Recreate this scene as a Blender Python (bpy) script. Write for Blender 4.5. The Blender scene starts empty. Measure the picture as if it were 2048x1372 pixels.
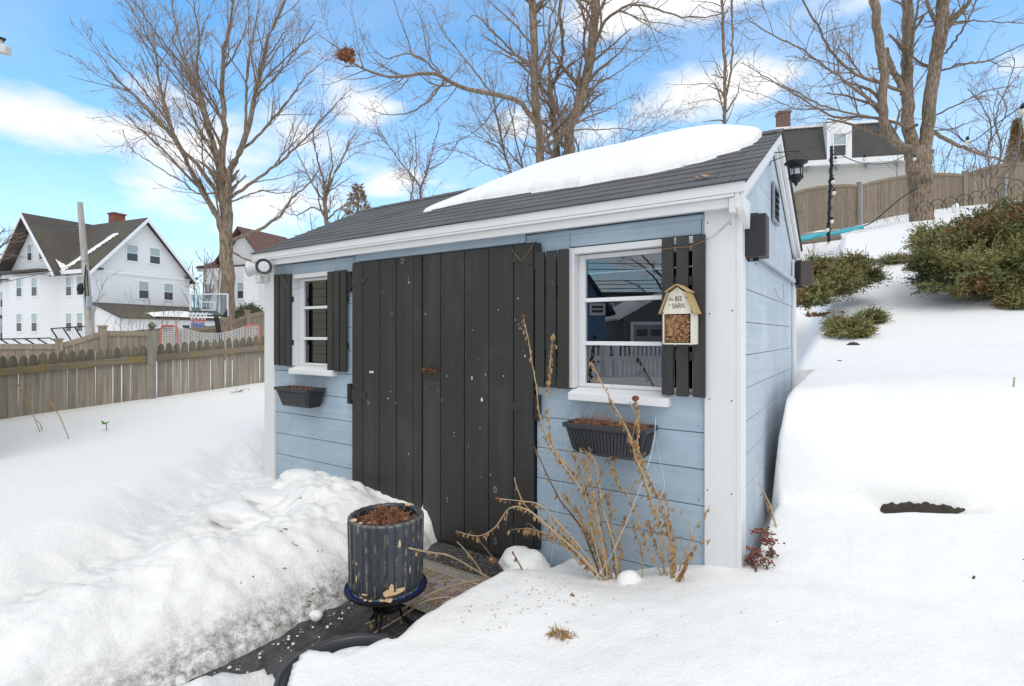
import bpy, math, random
import numpy as np
from mathutils import Vector, Matrix
random.seed(7)
rng = np.random.default_rng(11)
scene = bpy.context.scene
COL = scene.collection

# ------------------------------------------------------------ survey of the place
YAW = math.radians(33.75); FOC = 1064.0; HOR = 670.0; CZ = 1.3
FW = np.array([-math.sin(YAW), math.cos(YAW)]); RT = np.array([math.cos(YAW), math.sin(YAW)])
CAM = np.array([0.508, -2.667])
def P(px, py, d):                       # surveyed point: bearing, elevation and distance -> world
    q = CAM + FW * d + RT * ((px - 1024) / FOC * d)
    return Vector((q[0], q[1], CZ - (py - HOR) / FOC * d))
def PW(px, py, y0=0.0):                 # point on a plane parallel to the shed front
    r = FW + RT * ((px - 1024) / FOC); t = (y0 - CAM[1]) / r[1]
    return Vector((CAM[0] + t * r[0], y0, CZ - (py - HOR) / FOC * t))
def PS(px, py, x0=0.0):                 # point on a plane parallel to the shed side
    r = FW + RT * ((px - 1024) / FOC); t = (x0 - CAM[0]) / r[0]
    return Vector((x0, CAM[1] + t * r[1], CZ - (py - HOR) / FOC * t))
def WX(px, y0=0.0): return PW(px, HOR, y0).x
def M(px, py, d):                       # place seen in the window glass, across the yard
    q = P(px, py, d); return Vector((q.x, -q.y, q.z))

# ------------------------------------------------------------ materials
def srgb(r, g, b):
    f = lambda c: (c / 255 / 12.92) if c / 255 <= 0.04045 else ((c / 255 + 0.055) / 1.055) ** 2.4
    return (f(r), f(g), f(b), 1)
class NT:
    def __init__(s, name, rough=0.6, metal=0.0, spec=0.5):
        s.m = bpy.data.materials.new(name); s.m.use_nodes = True
        s.t = s.m.node_tree; s.b = s.t.nodes['Principled BSDF']
        s.b.inputs['Roughness'].default_value = rough; s.b.inputs['Metallic'].default_value = metal
        s.b.inputs['Specular IOR Level'].default_value = spec
        s._c = None
    def n(s, typ, **kw):
        nd = s.t.nodes.new(typ)
        for k, v in kw.items():
            if k.startswith('i_'): nd.inputs[k[2:].replace('_', ' ')].default_value = v
            else: setattr(nd, k, v)
        return nd
    def l(s, a, b): s.t.links.new(a, b)
    def coord(s, kind='Object', scale=(1, 1, 1), rot=(0, 0, 0)):
        if s._c is None: s._c = s.n('ShaderNodeTexCoord')
        mp = s.n('ShaderNodeMapping'); s.l(s._c.outputs[kind], mp.inputs['Vector'])
        mp.inputs['Scale'].default_value = scale; mp.inputs['Rotation'].default_value = rot
        return mp.outputs['Vector']
    def noise(s, vec, scale=5, detail=6, rough=0.6, dist=0.0):
        nd = s.n('ShaderNodeTexNoise'); s.l(vec, nd.inputs['Vector'])
        nd.inputs['Scale'].default_value = scale; nd.inputs['Detail'].default_value = detail
        nd.inputs['Roughness'].default_value = rough; nd.inputs['Distortion'].default_value = dist
        return nd.outputs['Fac']
    def ramp(s, fac, stops, interp='LINEAR'):
        nd = s.n('ShaderNodeValToRGB'); s.l(fac, nd.inputs['Fac']); cr = nd.color_ramp; cr.interpolation = interp
        while len(cr.elements) < len(stops): cr.elements.new(0.5)
        for e, (p, c) in zip(cr.elements, stops):
            e.position = p; e.color = c if len(c) == 4 else (*c, 1)
        return nd.outputs['Color']
    def mix(s, fac, a, b, mode='MIX'):
        nd = s.n('ShaderNodeMix', data_type='RGBA', blend_type=mode)
        for sock, v in ((nd.inputs[0], fac), (nd.inputs[6], a), (nd.inputs[7], b)):
            if hasattr(v, 'is_output'): s.l(v, sock)
            else: sock.default_value = v
        return nd.outputs[2]
    def math(s, op, a, b=0.0, c=0.0):
        nd = s.n('ShaderNodeMath', operation=op)
        for sock, v in zip(nd.inputs, (a, b, c)):
            if hasattr(v, 'is_output'): s.l(v, sock)
            else: sock.default_value = v
        return nd.outputs[0]
    def color(s, c):
        if hasattr(c, 'is_output'): s.l(c, s.b.inputs['Base Color'])
        else: s.b.inputs['Base Color'].default_value = c
    def bump(s, h, strength=0.3, dist=0.01):
        nd = s.n('ShaderNodeBump'); s.l(h, nd.inputs['Height'])
        nd.inputs['Strength'].default_value = strength; nd.inputs['Distance'].default_value = dist
        s.l(nd.outputs[0], s.b.inputs['Normal'])
    def attr(s, name):
        nd = s.n('ShaderNodeAttribute', attribute_name=name); return nd.outputs['Fac']
BW = lambda v: (v, v, v, 1)
MT = {}
def simple(name, col, rough=0.6, metal=0.0, var=0.12, scale=8, bump=0.0, spec=0.5, stretch=(1, 1, 1)):
    t = NT(name, rough, metal, spec); v = t.coord(scale=stretch)
    nz = t.noise(v, scale)
    c = t.mix(nz, tuple(x * (1 - var) for x in col[:3]) + (1,), tuple(min(1, x * (1 + var)) for x in col[:3]) + (1,))
    t.color(c)
    if bump: t.bump(nz, bump, 0.005)
    MT[name] = t.m; return t.m
# snow
def snow_mat(name, dirt=True, tint=(0.868, 0.852, 0.822)):
    t = NT(name, 0.55, 0, 0.3); v = t.coord()
    base = (*tint, 1)
    fine = t.noise(v, 60, 5, 0.65); med = t.noise(v, 9, 5, 0.6); big = t.noise(v, 1.4, 3)
    c = t.mix(t.math('MULTIPLY', big, 0.25), base, (tint[0] * .93, tint[1] * .94, tint[2] * .95, 1))
    if dirt:
        a = t.attr('dirt')
        sp = t.noise(v, 26, 8, 0.75)
        f = t.math('MULTIPLY', a, t.ramp(sp, [(0.36, BW(0.1)), (0.62, BW(1))]))
        c = t.mix(f, c, (0.19, 0.17, 0.145, 1))
        spk = t.noise(v, 150, 2, 0.5)
        f2 = t.math('MULTIPLY', t.ramp(spk, [(0.66, BW(0)), (0.72, BW(1))]), t.math('ADD', t.math('MULTIPLY', a, 1.5), 0.04))
        c = t.mix(t.math('MINIMUM', f2, 1.0), c, (0.12, 0.1, 0.08, 1))
    t.color(c)
    t.bump(t.math('ADD', t.math('MULTIPLY', fine, 0.5), med), 0.5, 0.02)
    t.b.inputs['Subsurface Weight'].default_value = 0.0
    MT[name] = t.m; return t.m
snow_mat('snow'); snow_mat('snow_clean', False); snow_mat('snow_ice', False, (0.72, 0.72, 0.70))
# asphalt
t = NT('asphalt', 0.55); v = t.coord()
c = t.ramp(t.noise(v, 75, 6, 0.85), [(0.40, BW(0.008)), (0.5, BW(0.04)), (0.57, (0.16, 0.145, 0.12, 1)), (0.64, (0.45, 0.42, 0.37, 1))])
c = t.mix(t.ramp(t.noise(v, 3.5, 5, 0.6), [(0.42, BW(0)), (0.62, BW(1))]), c, (0.085, 0.083, 0.08, 1), 'MIX')
c = t.mix(t.ramp(t.noise(v, 8, 7, 0.7), [(0.5, BW(0)), (0.60, BW(0.8))]), c, (0.03, 0.022, 0.015, 1))
t.color(c); t.bump(t.noise(v, 70, 5, 0.8), 1.0, 0.012)
t.l(t.ramp(t.noise(v, 5, 4), [(0.42, BW(0.7)), (0.58, BW(0.12))]), t.b.inputs['Roughness']); MT['asphalt'] = t.m
# painted blue boards: brush streaks along the board, chalky wear
def blue_mat(name, axis, base, pale):
    t = NT(name, 0.55); st = (1.2, 40, 40) if axis == 'x' else (40, 1.2, 40); v = t.coord(scale=st); w = t.coord()
    g = t.noise(v, 1.0, 8, 0.65)
    c = t.mix(t.ramp(g, [(0.35, BW(0)), (0.7, BW(1))]), base, pale)
    c = t.mix(t.math('MULTIPLY', t.ramp(t.noise(w, 2.2, 6, 0.65), [(0.48, BW(0)), (0.62, BW(1))]), 0.35), c, tuple(min(1, x * 1.22 + .03) for x in pale[:3]) + (1,))
    k = t.n('ShaderNodeTexVoronoi', feature='F1'); t.l(t.coord(scale=(1, 1, 1.6)), k.inputs['Vector']); k.inputs['Scale'].default_value = 4.2
    k.inputs['Randomness'].default_value = 1
    c = t.mix(t.math('MULTIPLY', t.ramp(k.outputs['Distance'], [(0.04, BW(1)), (0.12, BW(0))]), 0.3), c, (0.58, 0.63, 0.66, 1))
    cr = t.noise(t.coord(scale=(2, 2, 30) if True else 0), 4, 8, 0.8)
    c = t.mix(t.math('MULTIPLY', t.ramp(cr, [(0.7, BW(0)), (0.76, BW(1))]), 0.35), c, (0.16, 0.2, 0.24, 1))
    t.color(c); t.bump(g, 0.25, 0.003); MT[name] = t.m
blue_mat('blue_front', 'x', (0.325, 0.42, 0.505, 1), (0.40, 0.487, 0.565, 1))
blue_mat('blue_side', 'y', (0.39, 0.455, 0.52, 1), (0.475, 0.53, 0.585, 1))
# white trim paint with nail stains and hairline cracks
def white_mat(name, base=0.74, chips=0.5, st=(30, 30, 1.5)):
    t = NT(name, 0.5); w = t.coord(); v = t.coord(scale=st)
    c = t.mix(t.noise(v, 1.0, 7, 0.6), (base * .92, base * .92, base * .93, 1), (base * 1.04, base * 1.04, base * 1.03, 1))
    c = t.mix(t.math('MULTIPLY', t.ramp(t.noise(w, 7, 8, 0.75), [(0.6, BW(0)), (0.75, BW(1))]), 0.35), c, (0.42, 0.40, 0.36, 1))
    c = t.mix(t.math('MULTIPLY', t.ramp(t.noise(v, 3, 9, 0.8), [(0.70, BW(0)), (0.73, BW(1))]), chips), c, (0.13, 0.11, 0.09, 1))
    t.color(c); t.bump(t.noise(v, 2, 8, 0.7), 0.25, 0.003); MT[name] = t.m
white_mat('white_trim'); white_mat('white_sill', 0.8, 0.9, (1.5, 30, 30)); white_mat('white_fascia', 0.76, 0.2, (1.0, 30, 30))
white_mat('white_house', 0.78, 0.0)
# charcoal door planks
def char_mat(name, base, streak):
    t = NT(name, 0.5); v = t.coord(scale=(45, 45, 1.3)); w = t.coord()
    g = t.noise(v, 1.0, 8, 0.65)
    c = t.mix(g, tuple(x * .8 for x in base) + (1,), tuple(x * 1.25 for x in base) + (1,))
    c = t.mix(t.math('MULTIPLY', t.ramp(t.noise(t.coord(scale=(9, 9, .8)), 1, 4, 0.6), [(0.5, BW(0)), (0.68, BW(1))]), streak), c, (0.055, 0.06, 0.07, 1))
    k = t.n('ShaderNodeTexVoronoi', feature='F1'); t.l(t.coord(scale=(1, 1, .75)), k.inputs['Vector']); k.inputs['Scale'].default_value = 5.2
    d = k.outputs['Distance']
    ring = t.ramp(d, [(0.0, BW(0.25)), (0.045, BW(0.5)), (0.075, BW(1)), (0.10, BW(0))])
    sel = t.n('ShaderNodeSeparateColor'); t.l(k.outputs['Color'], sel.inputs[0])
    brk = t.ramp(t.noise(w, 45, 4, .7), [(0.42, BW(0)), (0.55, BW(1))])
    f = t.math('MULTIPLY', t.math('MULTIPLY', ring, t.math('GREATER_THAN', sel.outputs[0], 0.62)), brk)
    c = t.mix(t.math('MULTIPLY', f, 0.8), c, (0.24, 0.26, 0.29, 1))
    c = t.mix(t.math('MULTIPLY', t.ramp(t.noise(w, 2.6, 7, .7), [(0.55, BW(0)), (0.72, BW(1))]), 0.35), c, (0.075, 0.073, 0.07, 1))
    sc = t.noise(t.coord(scale=(60, 60, 14)), 1, 3, .5)
    c = t.mix(t.math('MULTIPLY', t.ramp(sc, [(0.745, BW(0)), (0.765, BW(1))]), 0.6), c, (0.5, 0.5, 0.5, 1))
    t.color(c); t.bump(g, 0.2, 0.003); MT[name] = t.m
char_mat('charcoal', (0.0275, 0.0245, 0.0222), 0.4); char_mat('charcoal_worn', (0.034, 0.035, 0.038), 0.7)
simple('groove', (0.006, 0.006, 0.006, 1), 0.9)
simple('dark_inside', (0.018, 0.016, 0.014, 1), 0.9)
simple('hinge', (0.02, 0.02, 0.022, 1), 0.45, 0.3)
t = NT('rust', 0.7, 0.3); t.color(t.ramp(t.noise(t.coord(), 60, 5), [(0.35, (0.03, 0.03, 0.035, 1)), (0.52, (0.12, 0.045, 0.02, 1)), (0.7, (0.3, 0.12, 0.05, 1))])); MT['rust'] = t.m
# shingles: granules
t = NT('shingle', 0.85); w = t.coord()
a = t.n('ShaderNodeAttribute', attribute_name='tint')
c = t.ramp(t.noise(w, 260, 3, 0.8), [(0.3, BW(0.045)), (0.55, BW(0.12)), (0.75, BW(0.26))])
c = t.mix(t.math('MULTIPLY', a.outputs['Fac'], 0.5), c, (0.065, 0.064, 0.066, 1))
c = t.mix(t.math('MULTIPLY', t.ramp(t.noise(w, 2.3, 5), [(0.5, BW(0)), (0.7, BW(1))]), 0.5), c, (0.15, 0.15, 0.155, 1))
c = t.mix(t.math('MULTIPLY', t.ramp(t.noise(w, 5.3, 5), [(0.6, BW(0)), (0.72, BW(1))]), 0.35), c, (0.13, 0.09, 0.06, 1))
t.color(c); t.bump(t.noise(w, 260, 3, 0.8), 0.6, 0.003); MT['shingle'] = t.m
# glass of the windows: thin pane, dim mirror over the dark room
t = NT('window_glass'); nt = t.t
gl = t.n('ShaderNodeBsdfGlossy'); gl.inputs['Roughness'].default_value = 0.0; gl.inputs['Color'].default_value = (0.95, 0.96, 1, 1)
tr = t.n('ShaderNodeBsdfTransparent'); tr.inputs['Color'].default_value = (0.6, 0.62, 0.63, 1)
fr = t.n('ShaderNodeFresnel'); fr.inputs['IOR'].default_value = 1.75
ms = t.n('ShaderNodeMixShader'); t.l(t.math('ADD', t.math('MULTIPLY', fr.outputs[0], 1.0), 0.065), ms.inputs[0])
t.l(tr.outputs[0], ms.inputs[1]); t.l(gl.outputs[0], ms.inputs[2]); t.l(ms.outputs[0], nt.nodes['Material Output'].inputs['Surface'])
wv = t.n('ShaderNodeBump'); t.l(t.noise(t.coord(), 3, 1), wv.inputs['Height']); wv.inputs['Strength'].default_value = 0.02; t.l(wv.outputs[0], gl.inputs['Normal'])
MT['window_glass'] = t.m
t = NT('clear_glass', 0.05); nt = t.t
gl = t.n('ShaderNodeBsdfGlossy'); gl.inputs['Roughness'].default_value = 0.05
tr = t.n('ShaderNodeBsdfTransparent'); tr.inputs['Color'].default_value = (0.93, 0.94, 0.95, 1); ms = t.n('ShaderNodeMixShader'); ms.inputs[0].default_value = 0.12
t.l(tr.outputs[0], ms.inputs[1]); t.l(gl.outputs[0], ms.inputs[2]); t.l(ms.outputs[0], nt.nodes['Material Output'].inputs['Surface']); MT['clear_glass'] = t.m
simple('far_glass_dark', (0.05, 0.055, 0.06, 1), 0.1); simple('far_glass_light', (0.36, 0.42, 0.42, 1), 0.3)
# weathered wood
def wood_mat(name, base, dark, moss=0.0, st=(30, 30, 1.2)):
    t = NT(name, 0.85); v = t.coord(scale=st); w = t.coord()
    g = t.noise(v, 1, 8, 0.7)
    a = t.attr('tint')
    c = t.mix(t.ramp(g, [(0.3, BW(0)), (0.65, BW(1))]), dark, base)
    c = t.mix(t.math('MULTIPLY', a, 0.5), c, dark)
    c = t.mix(t.math('MULTIPLY', t.ramp(t.noise(w, 3, 7, .7), [(0.52, BW(0)), (0.7, BW(1))]), 0.6), c, tuple(x * .45 for x in base[:3]) + (1,))
    if moss:
        c = t.mix(t.math('MULTIPLY', t.ramp(t.noise(w, 3.4, 8, 0.75), [(0.48, BW(0)), (0.6, BW(1))]), moss), c, (0.27, 0.19, 0.035, 1))
        c = t.mix(t.math('MULTIPLY', t.ramp(t.noise(w, 16, 5, 0.7), [(0.66, BW(0)), (0.72, BW(1))]), moss), c, (0.42, 0.42, 0.33, 1))
    t.color(c); t.bump(g, 0.5, 0.006); MT[name] = t.m
wood_mat('fence_wood', (0.44, 0.38, 0.31, 1), (0.18, 0.145, 0.11, 1))
wood_mat('fence_wood_top', (0.25, 0.215, 0.17, 1), (0.08, 0.07, 0.055, 1), 0.2)
wood_mat('fence_rail', (0.27, 0.225, 0.17, 1), (0.12, 0.095, 0.07, 1), 0.75, (1.5, 1.5, 30))
wood_mat('fence_post', (0.33, 0.31, 0.27, 1), (0.2, 0.18, 0.15, 1), 0.1)
wood_mat('brown_fence', (0.34, 0.275, 0.205, 1), (0.17, 0.13, 0.09, 1))
wood_mat('pole_wood', (0.5, 0.47, 0.43, 1), (0.22, 0.2, 0.175, 1), 0.0, (12, 12, .6))
wood_mat('pine_roof', (0.50, 0.37, 0.16, 1), (0.32, 0.22, 0.08, 1), 0.0, (8, 40, 40))
wood_mat('washed_wood', (0.78, 0.74, 0.64, 1), (0.62, 0.55, 0.42, 1), 0.0, (40, 40, 3))
def bark_mat(name, a, b):
    t = NT(name, 0.9); v = t.coord(scale=(6, 6, 1.5)); g = t.noise(v, 3, 8, 0.75)
    c = t.mix(t.ramp(g, [(0.38, BW(0)), (0.62, BW(1))]), b, a); c = t.mix(t.math('MULTIPLY', t.ramp(t.noise(t.coord(), .9, 4), [(0.5, BW(0)), (0.65, BW(1))]), 0.35), c, (0.1, 0.1, 0.045, 1))
    t.color(c); t.bump(g, 0.9, 0.05); MT[name] = t.m
bark_mat('bark', (0.38, 0.285, 0.205, 1), (0.10, 0.07, 0.048, 1)); bark_mat('bark_grey', (0.30, 0.235, 0.18, 1), (0.09, 0.07, 0.055, 1))
simple('twig', (0.27, 0.19, 0.14, 1), 0.8, var=.3); simple('twig_red', (0.30, 0.18, 0.13, 1), 0.8, var=.3)
simple('bud', (0.42, 0.25, 0.16, 1), 0.8, var=.3)
simple('dead_stem', (0.44, 0.325, 0.20, 1), 0.75, var=.4, scale=25); simple('dead_leaf', (0.38, 0.23, 0.105, 1), 0.85, var=.45, scale=30)
simple('dark_stem', (0.13, 0.07, 0.045, 1), 0.8, var=.4, scale=25)
simple('rust_leaf', (0.30, 0.14, 0.075, 1), 0.85, var=.6, scale=60); simple('sedum', (0.19, 0.065, 0.04, 1), 0.9, var=.5, scale=80)
simple('seed_head', (0.16, 0.05, 0.025, 1), 0.9, var=.5, scale=90)
simple('soil', (0.035, 0.02, 0.012, 1), 0.95, var=.5, scale=60, bump=.8)
simple('plastic_dark', (0.034, 0.036, 0.04, 1), 0.42); simple('plastic_grey', (0.028, 0.029, 0.033, 1), 0.38)
simple('metal_black', (0.012, 0.012, 0.014, 1), 0.4, 0.4); simple('speaker_box', (0.014, 0.0145, 0.017, 1), 0.5)
simple('speaker_side', (0.05, 0.034, 0.027, 1), 0.55); simple('galv', (0.35, 0.37, 0.38, 1), 0.45, 0.6)
simple('white_metal', (0.62, 0.62, 0.6, 1), 0.4, var=.15); simple('clay', (0.62, 0.42, 0.24, 1), 0.8, var=.15, scale=30)
simple('brick', (0.24, 0.08, 0.05, 1), 0.85, var=.5, scale=9); simple('brick_brown', (0.16, 0.09, 0.07, 1), 0.85, var=.5, scale=9)
simple('tarp', (0.02, 0.36, 0.42, 1), 0.35, var=.3, scale=3); simple('net_white', (0.8, 0.8, 0.78, 1), 0.7); simple('net_red', (0.5, 0.13, 0.1, 1), 0.5)
simple('net_blue', (0.14, 0.2, 0.5, 1), 0.6); simple('copper', (0.42, 0.22, 0.09, 1), 0.5, 0.3); simple('line_white', (0.75, 0.75, 0.75, 1), 0.5)
simple('leaf_green', (0.06, 0.2, 0.035, 1), 0.5); simple('ink', (0.035, 0.035, 0.035, 1), 0.7)
simple('tile_blue', (0.022, 0.028, 0.15, 1), 0.2, var=.5, scale=50); simple('tile_aqua', (0.35, 0.55, 0.55, 1), 0.25, var=.3, scale=40)
simple('grout', (0.5, 0.5, 0.48, 1), 0.8); simple('lamp_glass', (0.62, 0.63, 0.64, 1), 0.15); simple('bulb', (0.7, 0.66, 0.55, 1), 0.1)
simple('stone', (0.045, 0.037, 0.026, 1), 0.9, var=.5, scale=14, bump=.9); simple('teal_plank', (0.02, 0.2, 0.24, 1), .6)
simple('label_white', (0.6, 0.6, 0.58, 1), .6)
# glazed planter with pale ridge wear
t = NT('glaze', 0.22); a = t.attr('ridge'); v = t.coord(scale=(14, 14, 1.2))
c = t.ramp(t.noise(v, 1, 6), [(0.35, (0.018, 0.023, 0.03, 1)), (0.65, (0.045, 0.055, 0.068, 1))])
w = t.math('MULTIPLY', a, t.ramp(t.noise(t.coord(), 55, 4, .7), [(0.38, BW(0)), (0.6, BW(1))]))
t.color(t.mix(w, c, (0.30, 0.25, 0.19, 1))); t.bump(t.noise(t.coord(), 16, 4), 0.3, 0.004); MT['glaze'] = t.m
# juniper foliage
t = NT('juniper', 0.7); a = t.attr('tint')
c = t.ramp(a, [(0.0, (0.035, 0.05, 0.018, 1)), (0.35, (0.11, 0.12, 0.036, 1)), (0.7, (0.23, 0.215, 0.065, 1)), (0.86, (0.30, 0.27, 0.11, 1)), (0.93, (0.26, 0.12, 0.045, 1)), (1.0, (0.22, 0.09, 0.035, 1))])
t.color(c); MT['juniper'] = t.m
t = NT('evergreen', 0.7); a = t.attr('tint')
t.color(t.ramp(a, [(0.0, (0.16, 0.10, 0.05, 1)), (0.6, (0.34, 0.23, 0.11, 1)), (1.0, (0.45, 0.33, 0.18, 1))])); MT['evergreen'] = t.m
t = NT('bush_green', 0.7); a = t.attr('tint')
t.color(t.ramp(a, [(0.0, (0.04, 0.06, 0.03, 1)), (0.6, (0.1, 0.12, 0.05, 1)), (1.0, (0.25, 0.17, 0.09, 1))])); MT['bush_green'] = t.m
# clapboard
def clap(name, col, pitch, dark=0.6):
    t = NT(name, 0.6); sp = t.n('ShaderNodeSeparateXYZ'); t.l(t.coord(), sp.inputs[0])
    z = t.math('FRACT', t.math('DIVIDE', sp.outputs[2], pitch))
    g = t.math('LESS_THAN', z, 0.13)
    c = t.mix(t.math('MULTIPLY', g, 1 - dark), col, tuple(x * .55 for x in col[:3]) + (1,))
    c = t.mix(t.math('MULTIPLY', t.noise(t.coord(), .8, 4), 0.12), c, tuple(x * .8 for x in col[:3]) + (1,))
    t.color(c); t.bump(z, 0.8, pitch * .15); MT[name] = t.m
clap('clap_white', (0.80, 0.80, 0.80, 1), 0.13, .35); clap('clap_cream', (0.50, 0.49, 0.45, 1), 0.16); clap('clap_tan', (0.78, 0.72, 0.48, 1), 0.105, .1)
clap('clap_blue', (0.07, 0.16, 0.28, 1), 0.15); clap('clap_grey', (0.33, 0.33, 0.34, 1), 0.15); clap('clap_dark', (0.14, 0.135, 0.13, 1), 0.15)
def roofm(name, col, moss=0.0):
    t = NT(name, 0.9); w = t.coord()
    c = t.mix(t.noise(w, 1.2, 7, .7), tuple(x * .6 for x in col) + (1,), tuple(x * 1.35 for x in col) + (1,))
    if moss: c = t.mix(t.math('MULTIPLY', t.ramp(t.noise(w, .5, 5, .7), [(0.5, BW(0)), (0.62, BW(1))]), moss), c, (0.11, 0.1, 0.045, 1))
    t.color(c); t.bump(t.noise(t.coord(scale=(1, 1, 6)), 4, 5), 0.5, 0.05); MT[name] = t.m
roofm('roof_brown', (0.085, 0.072, 0.062), 0.5); roofm('roof_red', (0.13, 0.07, 0.055)); roofm('roof_black', (0.055, 0.055, 0.055)); roofm('roof_slate', (0.075, 0.07, 0.066))

# ------------------------------------------------------------ mesh tools
class MB:
    def __init__(s): s.v = []; s.f = []; s.at = []
    def add(s, vs, fs, a=0.0):
        o = len(s.v); s.v += [tuple(v) for v in vs]; s.f += [tuple(i + o for i in f) for f in fs]
        s.at += (list(a) if hasattr(a, '__len__') else [a] * len(vs)); return s
    def box(s, a, b, a_=0.0, mat=None, cut=0.0):
        x0, y0, z0 = a; x1, y1, z1 = b
        x0, x1 = min(x0, x1), max(x0, x1); y0, y1 = min(y0, y1), max(y0, y1); z0, z1 = min(z0, z1), max(z0, z1)
        vs = [Vector(p) for p in ((x0, y0, z0), (x1, y0, z0), (x1, y1, z0), (x0, y1, z0), (x0, y0, z1), (x1, y0, z1), (x1, y1, z1), (x0, y1, z1))]
        if mat is not None: vs = [mat @ v for v in vs]
        return s.add(vs, [(0, 3, 2, 1), (4, 5, 6, 7), (0, 1, 5, 4), (1, 2, 6, 5), (2, 3, 7, 6), (3, 0, 4, 7)], a_)
    def hexa(s, p, a_=0.0):   # 8 corners bottom ring then top ring
        return s.add(p, [(0, 3, 2, 1), (4, 5, 6, 7), (0, 1, 5, 4), (1, 2, 6, 5), (2, 3, 7, 6), (3, 0, 4, 7)], a_)
    def prism(s, poly, off, a_=0.0):    # planar polygon (3D) extruded by vector off
        n = len(poly); q = [Vector(p) for p in poly]; off = Vector(off)
        return s.add(q + [p + off for p in q], [tuple(range(n))[::-1], tuple(range(n, 2 * n))] + [(i, (i + 1) % n, n + (i + 1) % n, n + i) for i in range(n)], a_)
    def tube(s, pts, r, n=8, caps=True, a_=0.0):
        pts = [Vector(p) for p in pts]; K = len(pts)
        if not hasattr(r, '__len__'): r = [r] * K
        vs = []; t0 = (pts[1] - pts[0]).normalized(); u = t0.orthogonal().normalized()
        for i in range(K):
            t = (pts[min(i + 1, K - 1)] - pts[max(i - 1, 0)]).normalized()
            u = (u - t * u.dot(t)); u = u.normalized() if u.length > 1e-6 else t.orthogonal().normalized()
            w = t.cross(u)
            for k in range(n):
                th = 2 * math.pi * k / n; vs.append(pts[i] + (u * math.cos(th) + w * math.sin(th)) * r[i])
        fs = [(i * n + k, i * n + (k + 1) % n, (i + 1) * n + (k + 1) % n, (i + 1) * n + k) for i in range(K - 1) for k in range(n)]
        if caps: fs += [tuple(range(n))[::-1], tuple(range((K - 1) * n, K * n))]
        return s.add(vs, fs, a_)
    def lathe(s, prof, c=(0, 0, 0), n=32, mat=None, a_=0.0, close=False):
        vs = []
        for r, z in prof:
            for k in range(n):
                th = 2 * math.pi * k / n; p = Vector((r * math.cos(th), r * math.sin(th), z))
                vs.append((mat @ p) if mat is not None else p + Vector(c))
        K = len(prof); fs = [(i * n + k, i * n + (k + 1) % n, (i + 1) * n + (k + 1) % n, (i + 1) * n + k) for i in range(K - 1) for k in range(n)]
        if prof[0][0] > 1e-4: fs.append(tuple(range(n))[::-1])
        if prof[-1][0] > 1e-4 and not close: fs.append(tuple(range((K - 1) * n, K * n)))
        return s.add(vs, fs, a_)
    def build(s, name, mat, parent=None, smooth=False, bevel=0.0, sub=0, origin=None):
        me = bpy.data.meshes.new(name); me.from_pydata(s.v, [], s.f); me.update()
        if any(s.at):
            at = me.attributes.new('tint', 'FLOAT', 'POINT'); at.data.foreach_set('value', np.array(s.at, dtype=np.float32))
        return link(name, me, mat, parent, smooth, bevel, sub)
def link(name, me, mat, parent=None, smooth=False, bevel=0.0, sub=0):
    o = bpy.data.objects.new(name, me); COL.objects.link(o)
    if isinstance(mat, (list, tuple)):
        for m in mat: me.materials.append(MT[m])
    else: me.materials.append(MT[mat])
    if smooth: me.polygons.foreach_set('use_smooth', [True] * len(me.polygons))
    if bevel:
        b = o.modifiers.new('bevel', 'BEVEL'); b.width = bevel; b.segments = 2; b.limit_method = 'ANGLE'; b.angle_limit = 0.6
    if sub:
        b = o.modifiers.new('sub', 'SUBSURF'); b.levels = sub; b.render_levels = sub
    if parent: o.parent = parent; o.matrix_parent_inverse = Matrix.Translation(parent.location).inverted()
    return o
def nmesh(name, V, Fq, mat, parent=None, smooth=False, attr=None, aname='tint'):
    me = bpy.data.meshes.new(name); V = np.asarray(V, dtype=np.float32); Fq = np.asarray(Fq, dtype=np.int32)
    me.vertices.add(len(V)); me.vertices.foreach_set('co', V.ravel())
    k = Fq.shape[1]; me.loops.add(Fq.size); me.loops.foreach_set('vertex_index', Fq.ravel())
    me.polygons.add(len(Fq)); me.polygons.foreach_set('loop_start', np.arange(len(Fq), dtype=np.int32) * k)
    me.polygons.foreach_set('loop_total', np.full(len(Fq), k, dtype=np.int32)); me.update(calc_edges=True)
    if attr is not None:
        at = me.attributes.new(aname, 'FLOAT', 'POINT'); at.data.foreach_set('value', np.asarray(attr, dtype=np.float32))
    return link(name, me, mat, parent, smooth)
def thing(name, label, cat, loc=(0, 0, 0), group=None):
    o = bpy.data.objects.new(name, None); COL.objects.link(o); o.location = loc; o.empty_display_size = 0.1
    return tag(o, label, cat, group)
def tag(o, label, cat, group=None, kind=None):
    o['label'] = label; o['category'] = cat
    if group: o['group'] = group
    if kind: o['kind'] = kind
    return o
def lump(mb, c, r, n=3, jag=0.25, sq=(1, 1, 1), seed=0, a_=0.0):
    import bmesh
    bm = bmesh.new(); bmesh.ops.create_icosphere(bm, subdivisions=n, radius=1.0); rr = np.random.default_rng(seed)
    V = np.array([v.co[:] for v in bm.verts]); off = rr.random(3) * 50
    nn = vnoise3(V * 1.5 + off) * 1.0 + vnoise3(V * 4 + off) * 0.45
    V = V * (1 + jag * (nn - 0.7))[:, None] * np.array(sq) * r + np.array(c)
    mb.add([tuple(v) for v in V], [tuple(x.index for x in f.verts) for f in bm.faces], a_); bm.free(); return mb
def hsh(ix, iy, iz=0):
    h = ((ix * 73856093) ^ (iy * 19349663) ^ 0x5bd1e995) & 0xffffffff
    h = ((h ^ (h >> 16)) * 0x45d9f3b) & 0xffffffff; h = ((h ^ (h >> 15)) * 0x2c1b3c6d) & 0xffffffff
    return ((h ^ (h >> 16)) & 0xffff) / 65535.0
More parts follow.
